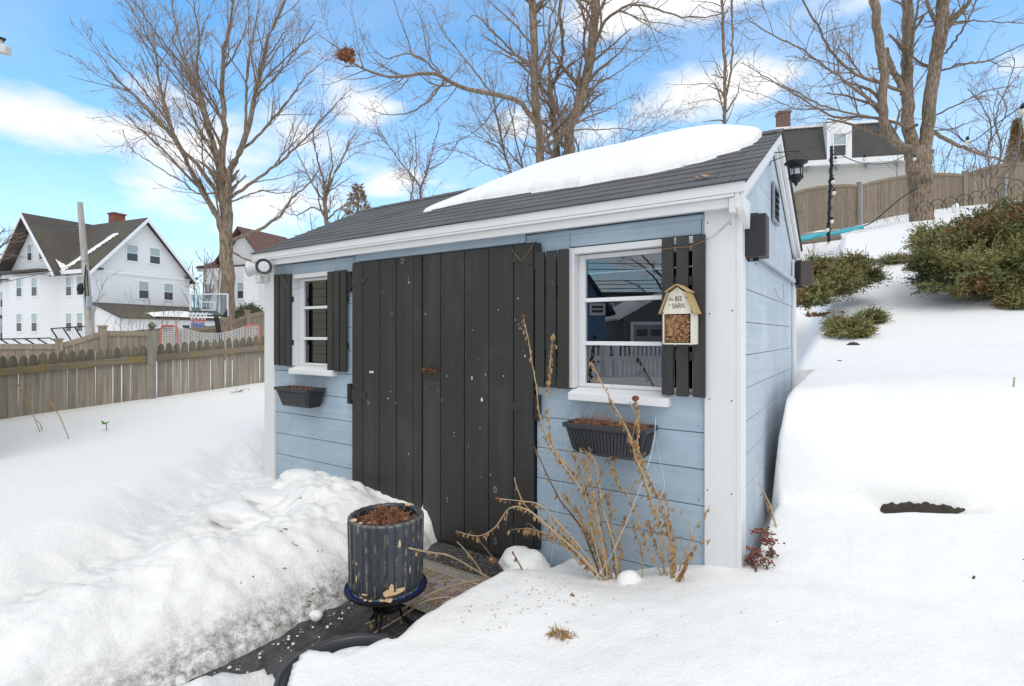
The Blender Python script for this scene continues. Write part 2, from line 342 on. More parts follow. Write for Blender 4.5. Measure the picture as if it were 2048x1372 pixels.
def vnoise2(x, y):
    xi = np.floor(x).astype(np.int64); yi = np.floor(y).astype(np.int64); fx = x - xi; fy = y - yi
    fx = fx * fx * (3 - 2 * fx); fy = fy * fy * (3 - 2 * fy)
    return (hsh(xi, yi) * (1 - fx) + hsh(xi + 1, yi) * fx) * (1 - fy) + (hsh(xi, yi + 1) * (1 - fx) + hsh(xi + 1, yi + 1) * fx) * fy
def vnoise3(p):
    x, y, z = p[:, 0], p[:, 1], p[:, 2]
    return (vnoise2(x + 31.7 * 1, y + z * .73) + vnoise2(y + 7.3, z - x * .61) + vnoise2(z + 91.1, x + y * .57)) / 3 * 1.4 - 0.05
def fbm(x, y, o=4, g=0.5):
    s = 0; a = 1; t = 0
    for i in range(o):
        s = s + a * vnoise2(x + i * 17.3, y - i * 9.1); t += a; a *= g; x = x * 2.03; y = y * 2.03
    return s / t
def sm(x, a, b):
    t = np.clip((x - a) / (b - a), 0, 1); return t * t * (3 - 2 * t)
def pdist(x, y, pts):
    best = None
    for (ax, ay), (bx, by) in zip(pts[:-1], pts[1:]):
        dx, dy = bx - ax, by - ay; t = np.clip(((x - ax) * dx + (y - ay) * dy) / (dx * dx + dy * dy), 0, 1)
        d = np.hypot(x - ax - t * dx, y - ay - t * dy); best = d if best is None else np.minimum(best, d)
    return best
# ------------------------------------------------------------ terrain
PATH = [(-4.7, 1.6), (-4.0, 0.05), (-3.4, -.75), (-2.95, -1.2), (-2.5, -2.0), (-2.2, -3.2)]
RIDGE = [(-2.95, -.22), (-2.35, -.45), (-2.2, -1.0), (-2.25, -1.7), (-2.0, -2.6)]
HILLY = [-60, -6, -1.7, -.7, 0, .7, .9, 2.6, 4.4, 6.8, 9.0, 12, 15.5, 18, 24, 40, 80, 400]
HILLZ = [.1, .2, .20, .24, .26, .38, .40, .44, .62, 1.04, 1.65, 2.65, 3.85, 4.25, 5.5, 9, 12, 14]
def height(x, y):
    x = np.asarray(x, dtype=float); y = np.asarray(y, dtype=float)
    right = np.interp(y, HILLY, HILLZ)
    right = right + 0.03 * (fbm(x * .5 + 3, y * .5, 3) - .5) * sm(y, -1, 3) + 0.35 * (fbm(x * .25, y * .25, 3) - .5) * sm(y, 7, 14) - .30 * (1 - sm(x, -2, 4)) * sm(y, 9, 14)
    wob = 0.06 * (fbm(x * 1.3, x * 0 + 4.2, 2) - .5)
    s = y + wob - (.66 + .42 * np.clip(x, -.5, 3)); W = .45 + .5 * sm(x, .1, .6) + .5 * sm(x, 1.3, 2.5); stp = .07 + .25 * (1 - sm(x, .08, .45))
    f = np.clip(s / W, 0, 1); face = (.58 - stp) * (1 - (1 - f) ** 2.3) + stp * sm(s, -.02, .07 + .25 * sm(x, 1.0, 1.5))
    right = right + face * sm(x, -.4, .04)
    notch = sm(x, .44, .64) * (1 - sm(x, .84, 1.08)); sn = s + .07 * (fbm(x * 3.3, y * 0 + 2, 2) - .5) + .05 * ((x - .75) / .3) ** 2; right = right - .07 * notch * sm(sn, -.17, -.05) * (1 - sm(s, .0, .03))
    right = right + (.022 * (fbm(x * 2.3, y * 2.3, 4) - .5) + .005 * (fbm(x * 17, y * 17, 3) - .5)) * (1 - sm(y, 3, 8))
    right = right + .05 * sm(x, .3, 2.0) * sm(y, -1.5, .3) - .02
    low = 1 - sm(x, -.75, .15)
    right = right - low * (1 - sm(y, .2, 3)) * (.09 + .10 * sm(y, -.6, -.15))
    # left yard
    left = .235 + .11 * np.clip(y + .8, 0, 6) * sm(-x, 4.3, 7.0) + .05 * (fbm(x * .6, y * .6, 3) - .5) + .05 * sm(-x, 3.2, 5)
    far = .45 + .35 * sm(np.hypot(x, y), 9, 40)
    left = left * (1 - sm(-x, 8.6, 11)) + far * sm(-x, 8.6, 11)
    w = sm(x, -1.9, -.9) * (1 - sm(y, .3, 4)) + sm(x, -7.5, -2.0) * sm(y, .3, 4)
    h = left * (1 - w) + right * w
    # trodden path
    dp = pdist(x, y, PATH); pw = 1 - sm(dp + .14 * (fbm(x * 2.2, y * 2.2, 3) - .5), .16, .62)
    pathz = .065 + .075 * (fbm(x * 4.5, y * 4.5, 4) - .5) + .05 * (fbm(x * 13, y * 13, 3) - .5) * pw ** 3
    h = h * (1 - pw) + pathz * pw
    # shovelled bank
    dr = pdist(x, y, RIDGE); rw = np.exp(-(dr / .42) ** 2)
    near = (1 - sm(y, -.1, .1)) * sm(x, -4.2, -3.4) * (1 - sm(x, -1.55, -1.3))
    rough = .15 * (fbm(x * 3.1 + 9, y * 3.1, 5, .55) - .5) + .09 * np.abs(fbm(x * 6.5, y * 6.5, 4, .6) - .5) + .022 * (fbm(x * 22, y * 22, 3, .6) - .5)
    hb = .03 + .23 * rw + rough * (.35 + rw)
    mb = near * (1 - sm(dr, .35, .75))
    h = h * (1 - mb) + np.maximum(hb, h * .0 + hb) * mb
    mid = sm(x, -3.3, -2.7) * (1 - sm(x, -1.7, -1.4)) * (1 - sm(y, -.05, .05)); h = h + mid * .03 * (fbm(x * 7, y * 7, 4) - .5)
    # cleared strip by the door
    lb = -1.66 - .20 * sm(y, -.6, 0) + .10 * (fbm(y * 3 + 5, y * 0 + x * 1.5, 4) - .5) + .06 * (fbm(x * 14, y * 14, 3) - .5)
    rb = np.interp(y, [-4, -1.80, -1.52, -1.42, -1.36, -1.22, -.95, -.6, -.3, -.16, 0], [-1.5, -1.46, -1.42, -1.30, -1.19, -1.15, -1.09, -1.04, -1.02, -.98, -.96]) + .05 * (fbm(x * 5, y * 5 + 3, 3) - .5)
    cap = -.075 + .60 * np.maximum(lb + .03 - x, 0) + .10 * (fbm(x * 4.2 + 2, y * 4.2, 4, .6) - .5) * sm(lb - x, .0, .25); capm = (1 - sm(y, -.1, .05)) * sm(x, -2.6, -2.2) * (x < lb + .03)
    kk = np.clip(.5 + .5 * (cap - h) / .07, 0, 1); h = np.where(capm > 0, h * (1 - capm) + (cap * (1 - kk) + h * kk - .07 * kk * (1 - kk)) * capm, h)
    cl = sm(x - lb, -.05, .05) * (1 - sm(x - rb, -.03, .10)) * (1 - sm(y, .02, .06))
    h = h * (1 - cl) + (-.14) * cl
    # snow drifted at the sill left of the mat
    h = h + .07 * np.exp(-(((x + 1.95) / .22) ** 2 + ((y + .12) / .16) ** 2))
    rt = np.hypot(x + 1.02, y + 1.42); h = np.where(rt < .218, np.maximum(h, .105 - .15 * sm(rt, .155, .215) + .02 * (fbm(x * 9, y * 9, 3) - .5)), h); h = np.where((rt > .212) & (rt < .6), np.minimum(h, -.03 + .03 * fbm(x * 8, y * 8, 3) + .16 * sm(x, -1.22, -.92) + 1.2 * sm(rt, .40, .6) * sm(x, -1.3, -1.0) + .25 * sm(rt, .28, .6)), h)
    h = np.where((x > -1.72) & (x < -1.0) & (y > -.13), np.minimum(h, -.075 + .0 * x), h)
    # mound right of the strip
    h = h + .05 * np.exp(-(((x + .75) / .35) ** 2 + ((y + .75) / .5) ** 2)) + .018 * (fbm(x * 6, y * 6, 4) - .5) * sm(x, -1.3, -1) * (1 - sm(y, .3, 2))
    # thaw hollow round the dead stalks, along the shed side, under the shed
    h = h - .06 * np.exp(-(((x + .62) / .16) ** 2 + ((y + .05) / .08) ** 2))
    gap = (1 - sm(x, .02, .075 + .05 * sm(y, .2, 1.5))) * sm(y, -.03, .25) * (x > -.4) * (y < 2.6)
    h = h - gap * (.15 + .55 * sm(y, 0, 1.0))
    h = np.where((x > -3.78) & (x < -.02) & (y > .03) & (y < 2.18), -.2, h)
    return h
def dirt(x, y):
    lb = -1.78; d = np.exp(-((x - lb - .05) / .13) ** 2) * (y < .05) * (y > -5)
    d2 = np.exp(-(pdist(x, y, PATH) / .3) ** 2) * .22
    d3 = np.exp(-((x + 1.75) / .45) ** 2) * (y < 0) * .12
    d4 = .10 * np.exp(-(pdist(x, y, [(-.3, -.2), (-1.0, -.8)]) / .18) ** 2)
    return np.clip(d * .9 + d2 + d3 + d4, 0, 1)
def axis(lo, a, b, hi, st, g=1.05):
    mid = list(np.arange(a, b, st)); s = st; r = []; p = mid[-1]
    while p < hi: s *= g; p += s; r.append(p)
    s = st; l = []; p = a
    while p > lo: s *= g; p -= s; l.append(p)
    return np.array(l[::-1] + mid + r)
ax = axis(-260, -4.4, 2.0, 260, .02); ay = axis(-120, -2.9, 2.4, 330, .02)
X, Y = np.meshgrid(ax, ay); Z = height(X, Y); D = dirt(X, Y)
s_ = Y - (.66 + .42 * X); und = sm(X, .35, .70) * (1 - sm(X, .85, 1.12)) * sm(s_, .0, .04) * (1 - sm(s_, .10, .45)) * (Y > .5) * (Y < 1.8)
Y2 = Y - .055 * und; Z2 = Z
idx = np.arange(X.size).reshape(X.shape)
Fq = np.stack([idx[:-1, :-1], idx[:-1, 1:], idx[1:, 1:], idx[1:, :-1]], -1).reshape(-1, 4)
g = nmesh('snow_ground', np.stack([X, Y2, Z2], -1).reshape(-1, 3), Fq, 'snow', smooth=True, attr=D.ravel(), aname='dirt')
g['kind'] = 'structure'
mb = MB(); mb.box((-9, -14, -.30), (-.2, -.02, -.06)); a = mb.build('driveway', 'asphalt'); a['kind'] = 'structure'
def hz(x, y):
    i = min(max(int(np.searchsorted(ax, x)) - 1, 0), len(ax) - 2); j = min(max(int(np.searchsorted(ay, y)) - 1, 0), len(ay) - 2)
    u = (x - ax[i]) / (ax[i + 1] - ax[i]); v = (y - ay[j]) / (ay[j + 1] - ay[j])
    return float((Z[j, i] * (1 - u) + Z[j, i + 1] * u) * (1 - v) + (Z[j + 1, i] * (1 - u) + Z[j + 1, i + 1] * u) * v)
def hit(px, py, d0=1.2, d1=60):
    d = d0
    while d < d1:
        p = P(px, py, d)
        if hz(p.x, p.y) >= p.z: return p
        d += max(.01, d * .004)
    return P(px, py, d1)
# ================================================================ SHED
SW, SD = 3.82, 2.2                      # width, depth
shed = thing('garden_shed', 'small blue garden shed with charcoal double doors and white corner boards', 'shed', (-1.9, 1.1, 0))
EAVE, RIDGEZ, RY = 2.0, 2.60, 1.1; SL = (RIDGEZ - EAVE) / (RY + .10)
def roofz(y): return RIDGEZ - SL * abs(y - RY)
# openings in the front wall
RWX = (WX(1140) + 0.0, -.165); LWX = (WX(583), WX(672)); DX = (WX(709), -1.10)
SEAMS = [-.12] + [.11 + .1784 * k for k in range(10)]   # board courses
# front wall boards
mb = MB(); rr = random.Random(3)
def front_board(x0, x1, z0, z1):
    e = rr.uniform(0, .0025); mb.box((x0, -.0 - e, z0 + .0018), (x1, .018, z1 - .0018), rr.random() * .0)
holes = [(RWX[0], RWX[1], 1.0, 1.79), (LWX[0], LWX[1], 1.04, 1.80), (DX[0], DX[1], -.3, 1.84)]
for z0, z1 in zip(SEAMS, SEAMS[1:] + [1.895]):
    segs = [(-SW + .12, -.145)]
    for hx0, hx1, hz0, hz1 in holes:
        ns = []
        for a, b in segs:
            ov = min(z1, hz1) - max(z0, hz0)
            if ov > .02 and hx0 < b and hx1 > a:
                if hz0 > z0 + .02 and ov < (z1 - z0) - .02:
                    mb.box((max(a, hx0), -.001, z0 + .0035), (min(b, hx1), .018, hz0 - .003))
                elif hz1 < z1 - .02:
                    mb.box((max(a, hx0), -.001, hz1 + .003), (min(b, hx1), .018, z1 - .0035))
                if hx0 - a > .02: ns.append((a, hx0 - .002))
                if b - hx1 > .02: ns.append((hx1 + .002, b))
            else: ns.append((a, b))
        segs = ns
    for a, b in segs: front_board(a, b, z0, z1)
mb.box((-SW + .12, .001, 1.898), (-.145, .018, 1.965))
mb.build('front_siding', 'blue_front', shed, bevel=.003)
mb = MB()
for z in SEAMS:
    for x in (-.175, -.62, -1.04, -1.08, -2.735, -2.76, -3.2, -3.66):
        if rr.random() < .8: mb.lathe([(.0001, -.001), (.0028, -.0009), (.0028, .001)], mat=Matrix.Translation((x + rr.uniform(-.01, .01), -.0028, z + .03 + rr.uniform(-.006, .006))) @ Matrix.Rotation(math.pi / 2, 4, 'X'), n=6)
mb.build('siding_nails', 'hinge', shed)
# header board over the doors and windows, backing behind grooves
mb = MB(); mb.box((-2.66, -.016, 1.846), (-1.17, -.003, 1.93)); mb.build('header_board', 'blue_front', shed, bevel=.002)
mb = MB(); mb.box((-1.16, -.009, 1.862), (-.15, -.0032, 1.884)); mb.build('drip_strip', 'blue_front', shed, bevel=.002); mb = MB(); mb.box((-3.69, -.009, 1.862), (-2.70, -.0032, 1.884)); mb.build('drip_strip', 'blue_front', shed, bevel=.002)
mb = MB()
for a, b, z0, z1 in ((-SW + .05, LWX[0] - .01, -.2, 1.95), (LWX[1] + .01, DX[0] + .0, -.2, 1.95), (DX[1], RWX[0] - .01, -.2, 1.95), (RWX[1] + .01, -.05, -.2, 1.95)):
    mb.box((a, .02, z0), (b, .03, z1))
mb.box((LWX[0] - .01, .02, -.2), (LWX[1] + .01, .03, 1.0)); mb.box((RWX[0] - .01, .02, -.2), (RWX[1] + .01, .03, .95))
mb.box((LWX[0] - .01, .02, 1.81), (LWX[1] + .01, .03, 1.95)); mb.box((RWX[0] - .01, .02, 1.80), (RWX[1] + .01, .03, 1.95)); mb.box((DX[0], .02, 1.84), (DX[1], .03, 1.95))
mb.box((-SW + .05, SD - .03, -.2), (-.05, SD - .02, 1.9)); mb.box((-SW + .03, .03, -.2), (-SW + .04, SD - .03, 1.95)); mb.box((-SW + .05, .035, -.15), (-.05, SD - .035, -.1))
mb.build('wall_lining', 'dark_inside', shed)
# side wall (right gable)
mb = MB(); zs = [-.12] + [.135 + .1665 * k for k in range(-1, 16)]
zs = sorted(set([-.3] + [1.365 - .1665 * k for k in range(0, 9)] + [1.365 + .1665 * k for k in range(1, 3)] + [2.15]))
for z0, z1 in zip(zs, zs[1:] + [2.60]):
    def ylim(z): 
        if z <= 1.93: return .03, SD - .03
        d = (RIDGEZ - .03 - z) / SL; return max(.03, RY - d), min(SD - .03, RY + d)
    a0, a1 = ylim(z0 + .003); b0, b1 = ylim(z1 - .003)
    if a1 - a0 < .02: continue
    e = rr.uniform(0, .003); z0, z1 = z0 - .0015, z1 + .0015
    if z1 > 1.93 and z0 < 1.93:
        mb.prism([(0 + e, a0, z0 + .003), (0 + e, a1, z0 + .003), (0 + e, a1, 1.93), (0 + e, b1, z1 - .003), (0 + e, b0, z1 - .003), (0 + e, a0, 1.93)], (-.02, 0, 0))
    else: mb.prism([(e, a0, z0 + .003), (e, a1, z0 + .003), (e, max(b1, b0 + .001), z1 - .003), (e, b0, z1 - .003)], (-.02, 0, 0))
mb.build('side_siding', 'blue_side', shed, bevel=.003)
for x in (-.025, -SW + .0):
    mb = MB(); mb.prism([(x, .02, -.3), (x, SD - .02, -.3), (x, SD - .02, 1.94), (x, RY, 2.56), (x, .02, 1.94)], (-.008, 0, 0)); mb.build('gable_lining', 'dark_inside', shed)
mb = MB()
for z0, z1 in zip(SEAMS, SEAMS[1:] + [1.9]):
    mb.box((-SW - .018, .03, z0 + .003), (-SW - .01, SD - .03, z1 - .003)); mb.box((-SW + .12, SD, z0 + .003), (-.12, SD + .015, z1 - .003))
mb.prism([(-SW - .018, .03, 1.9), (-SW - .018, SD - .03, 1.9), (-SW - .018, RY, 2.55)], (.008, 0, 0))
mb.build('rear_siding', 'blue_side', shed, bevel=.003)
# ledge across the gable foot
mb = MB(); mb.box((.006, .35, 1.715), (.032, SD - .03, 1.745)); mb.build('gable_ledge', 'blue_side', shed, bevel=.003)
# corner boards
for nm, a, b in (('corner_board', (-.1455, -.022, -.05), (-.003, .006, 1.915)), ('corner_board', (-.003 + .0, -.022, -.05), (.022, .085, 1.93)),
                 ('corner_board', (-SW, -.022, -.3), (-SW + .118, .004, 1.91)), ('corner_board', (-SW - .025, -.022, -.3), (-SW - .001, .1, 1.91)),
                 ('corner_board', (.004, SD - .06, -.05), (.026, SD + .02, 1.9)), ('corner_board', (-SW, SD, -.3), (-SW + .11, SD + .02, 1.9))):
    mb = MB(); mb.box(a, b); mb.build(nm, 'white_trim', shed, bevel=.003)
mb = MB()
for z in (1.83, 1.41, .985, .55, .18):
    for x in (-.125, -.022):
        mb.lathe([(.0001, -.0012), (.0035, -.001), (.0035, .001)], mat=Matrix.Translation((x + rr.uniform(-.006, .006), -.0222, z + rr.uniform(-.01, .01))) @ Matrix.Rotation(math.pi / 2, 4, 'X'), n=8)
mb.build('nail_heads', 'groove', shed)
# fascia, gutter board, rakes
mb = MB(); mb.box((-SW - .07, -.1065, 1.9445), (.0535, -.1005, 1.9945)); mb.box((-SW - .07, -.1060, 1.929), (.005, -.05, 1.943)); mb.build('fascia', 'white_fascia', shed, bevel=.003)
mb = MB(); mb.box((-SW - .04, -.086, 1.885), (-.02, -.063, 1.929)); mb.build('lower_fascia', 'white_trim', shed, bevel=.004)
mb = MB(); mb.box((-SW - .04, -.062, 1.905), (.0, .015, 1.917)); mb.build('soffit', 'white_trim', shed); mb = MB(); mb.box((-SW - .04, SD - .02, 1.9), (.0, SD + .08, 1.91)); mb.build('soffit', 'white_trim', shed)
mb = MB(); mb.box((-.019, -.097, 1.86), (.012, -.02, 1.9278)); mb.prism([(.013, -.1035, 1.9275), (.013, .065, 1.9275), (.013, .045, 1.80), (.013, -.02, 1.83), (.013, -.0935, 1.865)], (.034, 0, 0)); mb.build('eave_return', 'white_trim', shed, bevel=.003)
def rake(x0, x1, w0, w1, off=0):
    m = MB()
    for ya, yb in ((-.10, RY), (SD + .10, RY)):
        za, zb = roofz(ya), roofz(yb)
        m.hexa([(x0, ya, za - w1), (x1, ya, za - w1), (x1, yb, zb - w1), (x0, yb, zb - w1), (x0, ya, za - w0), (x1, ya, za - w0), (x1, yb, zb - w0), (x0, yb, zb - w0)])
    return m
rake(.03, .052, .006, .075).build('rake_board', 'white_trim', shed, bevel=.003)
rake(.0285, .006, .03, .125).build('rake_trim', 'white_trim', shed, bevel=.003)
rake(-SW - .07, -SW - .05, .006, .085).build('rake_board', 'white_trim', shed, bevel=.003)
mb = MB(); mb.box((-SW - .07, SD + .08, 1.93), (.05, SD + .10, 1.99)); mb.build('rear_fascia', 'white_trim', shed, bevel=.003)
# roof: deck and shingle courses
roof = MB()
for sgn in (0, 1):
    ys = (-.105, RY) if not sgn else (SD + .105, RY)
    m = roof; za, zb = roofz(ys[0]) - .004, RIDGEZ - .004
    p = [(-SW - .075, ys[0], za), (.055, ys[0], za), (.055, RY, zb), (-SW - .075, RY, zb)]
    m.hexa([Vector(q) - Vector((0, 0, .012)) for q in p] + p)
roof = roof.build('roof', 'dark_inside', shed)
mb = MB(); NC = 11; run = RY + .115
def shingle_course(k, side):
    y0 = -.118 + run * k / NC; y1 = y0 + run / NC + .02; x = -SW - .09 - rr.random() * .2
    while x < .065:
        w = .305; xa, xb = max(x, -SW - .085), min(x + w - .003, .065)
        if xb - xa > .01:
            lift = .0075 + rr.uniform(0, .0035); tt = rr.random()
            za = roofz(y0) + lift; zb = roofz(min(y1, RY)) + .002; yb = min(y1, RY)
            ya = y0 + rr.uniform(-.002, .002)
            q = [(xa, ya, za), (xb, ya, za + rr.uniform(-.0015, .0015)), (xb, yb, zb), (xa, yb, zb)]
            if side: q = [(a, 2 * RY - b, c) for a, b, c in q]
            lo = [(a, b, c - (.007 if i < 2 else .004)) for i, (a, b, c) in enumerate(q)]
            mb.hexa(lo + q, tt)
        x += w
for k in range(NC):
    shingle_course(k, 0); shingle_course(k, 1)
x = -SW - .08
while x < .05:
    w = .14; z = RIDGEZ + .014; l = rr.uniform(0, .003) + (.0035 if int(x * 100) % 2 else 0)
    for s in (-1, 1):
        q = [(x, RY + s * .10, z - .10 * SL + l), (min(x + w + .02, .066), RY + s * .10, z - .10 * SL + l * .3), (min(x + w + .02, .066), RY, z + l * .3), (x, RY, z + l)]
        mb.hexa([(a, b, c - .006) for a, b, c in q] + q, rr.random())
    x += w
mb.build('shingles', 'shingle', roof)
mb = MB(); mb.box((-SW - .08, -.112, 1.9955), (.054, -.1052, 2.0)); mb.build('drip_edge', 'metal_black', roof)
# louvred vent
a = PS(1541, 362, .006); b = PS(1555, 455, .006)
y0, y1 = PS(1542, 400).y, PS(1553, 400).y; vz0, vz1 = PS(1548, 448).z, PS(1548, 372).z
v = MB(); f = .022
v.box((.007, y0, vz0), (.02, y0 + f, vz1)); v.box((.007, y1 - f, vz0), (.02, y1, vz1)); v.box((.007, y0 + f, vz0), (.02, y1 - f, vz0 + f)); v.box((.007, y0 + f, vz1 - f), (.02, y1 - f, vz1))
vent = v.build('gable_vent', 'galv', shed, bevel=.002)
v = MB(); v.box((.0065, y0 + f, vz0 + f), (.0085, y1 - f, vz1 - f)); v.build('vent_opening', 'groove', vent)
v = MB()
for k in range(5):
    z = vz0 + f + (vz1 - vz0 - 2 * f) * (k + .5) / 5
    v.hexa([(.009, y0 + f, z + .012), (.026, y0 + f, z - .012), (.026, y1 - f, z - .012), (.009, y1 - f, z + .012), (.009, y0 + f, z + .014), (.026, y0 + f, z - .010), (.026, y1 - f, z - .010), (.009, y1 - f, z + .014)])
v.build('louvres', 'galv', vent)
# ---------------- doors
cx = WX(850); yb = -.028
def door(x0, x1, ws, zb0, zb1, side):
    d = MB(); tot = sum(ws); x = x0; n = len(ws); wornm = MB()
    for i, w in enumerate(ws):
        ww = (x1 - x0) * w / tot; xa, xb = x + .003, x + ww - .003; e = rr.uniform(-.0015, .0015)
        t0 = (xa - x0) / (x1 - x0); t1 = (xb - x0) / (x1 - x0); za = zb0 + (zb1 - zb0) * t0; zc = zb0 + (zb1 - zb0) * t1
        zt = 1.835 + rr.uniform(-.001, .001)
        zs_ = 1.0 if (side == 1 and i == 0) else None
        if zs_: wornm.hexa([(xa, yb + e, za), (xb, yb + e, zc), (xb, yb + .02, zc), (xa, yb + .02, za), (xa, yb + e, zs_), (xb, yb + e, zs_), (xb, yb + .02, zs_), (xa, yb + .02, zs_)]); za = zc = zs_ + .001
        d.hexa([(xa, yb + e, za), (xb, yb + e, zc), (xb, yb + .02, zc), (xa, yb + .02, za), (xa, yb + e, zt), (xb, yb + e, zt), (xb, yb + .02, zt), (xa, yb + .02, zt)])
        x += ww
    o = d.build('door', 'charcoal', shed, bevel=.0028)
    if side: wornm.build('worn_plank', 'charcoal_worn', o, bevel=.0028)
    bk = MB(); bk.box((x0 + .004, yb + .0205, .0), (x1 - .004, yb + .034, 1.83)); bk.build('door_back', 'groove', o)
    hx = x0 if not side else x1; sg = 1 if not side else -1
    for z in (1.70, .86, .12):
        zz = z + (.02 if side else .0); h = MB()
        if side and z > 1.6: zz = 1.755
        h.box((hx - sg * .004, yb - .008, zz - .075), (hx - sg * .045, yb + .012, zz + .075))
        h.build('hinge', 'hinge', o, bevel=.003)
        h = MB(); L = .16
        h.prism([(hx + sg * .002, yb - .0055, zz - .045), (hx + sg * L, yb - .0055, zz - .018), (hx + sg * L, yb - .0055, zz + .018), (hx + sg * .002, yb - .0055, zz + .045)], (0, .005, 0))
        h.build('hinge_strap', 'charcoal', o, bevel=.001)
    return o
dl = door(DX[0] + .004, cx - .0025, [.118, .174, .165, .16, .08], -.03, -.035, 0)
dr = door(cx + .0025, DX[1] - .004, [.13, .163, .157, .15, .115], -.045, -.03, 1)
mb = MB(); mb.box((DX[0] + .02, -.019, -.06), (DX[1] - .005, .012, -.048 + .04)); mb.build('door_sill', 'charcoal', shed, bevel=.004)
mb = MB(); mb.box((DX[0], .0, -.30), (DX[1] + .01, .02, -.062)); mb.build('door_step', 'charcoal_worn', shed, bevel=.004)
# hasp and latch
c = PW(864, 742, yb)
l = MB(); l.box((c.x - .045, yb - .006, c.z - .018), (c.x + .055, yb - .001, c.z + .018)); l.box((c.x - .085, yb - .006, c.z - .012), (c.x - .052, yb - .001, c.z + .02))
l = l.build('latch', 'rust', dr, bevel=.002)
m = MB(); m.tube([(c.x - .05, yb - .012, c.z + .004), (c.x - .02, yb - .022, c.z + .012), (c.x + .02, yb - .022, c.z + .008), (c.x + .045, yb - .010, c.z - .004)], [.005, .008, .009, .005], 8)
m.tube([(c.x - .04, yb - .007, c.z + .018), (c.x, yb - .014, c.z + .030), (c.x + .05, yb - .007, c.z + .012)], .003, 6); m.build('hasp', 'rust', l)
m = MB()
for px, py, w, h, an in ((718, 566, 5, 11, .5), (743, 744, 14, 5, .0), (944, 742 + 14, 3, 7, .1), (1047, 0, 0, 0, 0)):
    if not w: continue
    q = PW(px, py, yb - .0028); s = .0031
    R = Matrix.Translation(q) @ Matrix.Rotation(-an, 4, 'Y'); m.box((-w * s / 2, -.0008, -h * s / 2), (w * s / 2, 0, h * s / 2), mat=R)
m.build('tape_scraps', 'label_white', dl)
# paint chips and knots showing pale through the door paint
m = MB()
for px, py, r in ((818, 565, 1.7), (851, 628, 1.2), (784, 627, 1.1), (766, 583, 1), (894, 752, 1), (964, 800, 3), (997, 620, .9), (1036, 597, 1), (1007, 752, 1), (1050, 712, 1.5), (971, 749, 1.2), (776, 797, 1.6), (781, 783, 1), (894, 997, 1.2), (895, 1003, .9), (908, 865, 1.2), (908, 873, .8), (981, 949, 1), (792, 805, 1), (945, 660, .7), (1030, 640, .8)):
    q = PW(px, py, yb - .0025); n = 7; s = r * .0036
    m.prism([(q.x + s * math.cos(6.28 * k / n) * rr.uniform(.5, 1.1), q.y, q.z + s * math.sin(6.28 * k / n) * rr.uniform(.8, 1.7)) for k in range(n)], (0, -.0006, 0))
m.build('paint_chips', 'label_white', dr)
# ---------------- windows
def window(px0, px1, pz_top, pz_bot, sillpx, gl_px, gz0, gz1, muntins, xr):
    x0 = px0; x1 = xr; w = MB(); fz0, fz1 = pz_bot, pz_top
    fw = .035
    w.box((x0, -.016, fz0), (x0 + fw, .0, fz1)); w.box((x1 - fw, -.016, fz0), (x1, .0, fz1)); w.box((x0 + fw, -.016, fz1 - fw), (x1 - fw, .0, fz1))
    # jamb lining
    w.box((x0 + .001, .0005, fz0), (x0 + fw - .004, .085, fz1)); w.box((x1 - fw + .004, .0005, fz0), (x1 - .001, .085, fz1)); w.box((x0 + fw - .003, .0005, fz1 - fw + .004), (x1 - fw + .003, .085, fz1 - .001))
    o = w.build('window', 'white_trim', shed, bevel=.003)
    s = MB(); gx0, gx1 = gl_px, x1 - fw - .02
    a, b = x0 + fw - .003, x1 - fw + .003
    s.box((a, .045, fz0 + .005), (gx0, .07, fz1 - fw)); s.box((gx1, .045, fz0 + .005), (b, .07, fz1 - fw)); s.box((gx0, .045, gz1), (gx1, .07, fz1 - fw)); s.box((gx0, .045, fz0 + .005), (gx1, .07, gz0))
    s.build('sash', 'white_trim', o, bevel=.003)
    for z in muntins:
        s = MB(); s.box((gx0 - .004, .040, z - .011), (gx1 + .004, .062, z + .011)); s.build('muntin', 'white_sill', o, bevel=.003)
    s = MB(); s.box((gx0 - .002, .0635, gz0 - .002), (gx1 + .002, .0645, gz1 + .002)); s.build('glass', 'window_glass', o)
    s = MB(); sx0, sx1 = sillpx
    s.hexa([(sx0, -.062, fz0 - .062), (sx1, -.062, fz0 - .062), (sx1, -.002, fz0 - .062), (sx0, -.002, fz0 - .062), (sx0, -.062, fz0 - .022), (sx1, -.062, fz0 - .022), (sx1, -.002, fz0 - .004), (sx0, -.002, fz0 - .004)])
    s.hexa([(x0 + fw - .003, -.0015, fz0 - .03), (x1 - fw + .003, -.0015, fz0 - .03), (x1 - fw + .003, .07, fz0 - .03), (x0 + fw - .003, .07, fz0 - .03), (x0 + fw - .003, -.0015, fz0 - .0035), (x1 - fw + .003, -.0015, fz0 - .0035), (x1 - fw + .003, .07, fz0 + .006), (x0 + fw - .003, .07, fz0 + .006)])
    s.build('sill', 'white_sill', o, bevel=.003)
    return o
window(RWX[0], 0, 1.785, 1.005, (PW(1136, 790, -.06).x, PW(1336, 800, -.06).x), WX(1171, .05), 1.03, 1.725, [PW(1240, 598, .05).z, PW(1240, 687, .05).z], RWX[1])
window(LWX[0], 0, 1.80, 1.045, (PW(577, 745, -.06).x, PW(663, 745, -.06).x), WX(608, .05), 1.07, 1.745, [PW(630, 615, .05).z, PW(630, 677, .05).z], LWX[1])
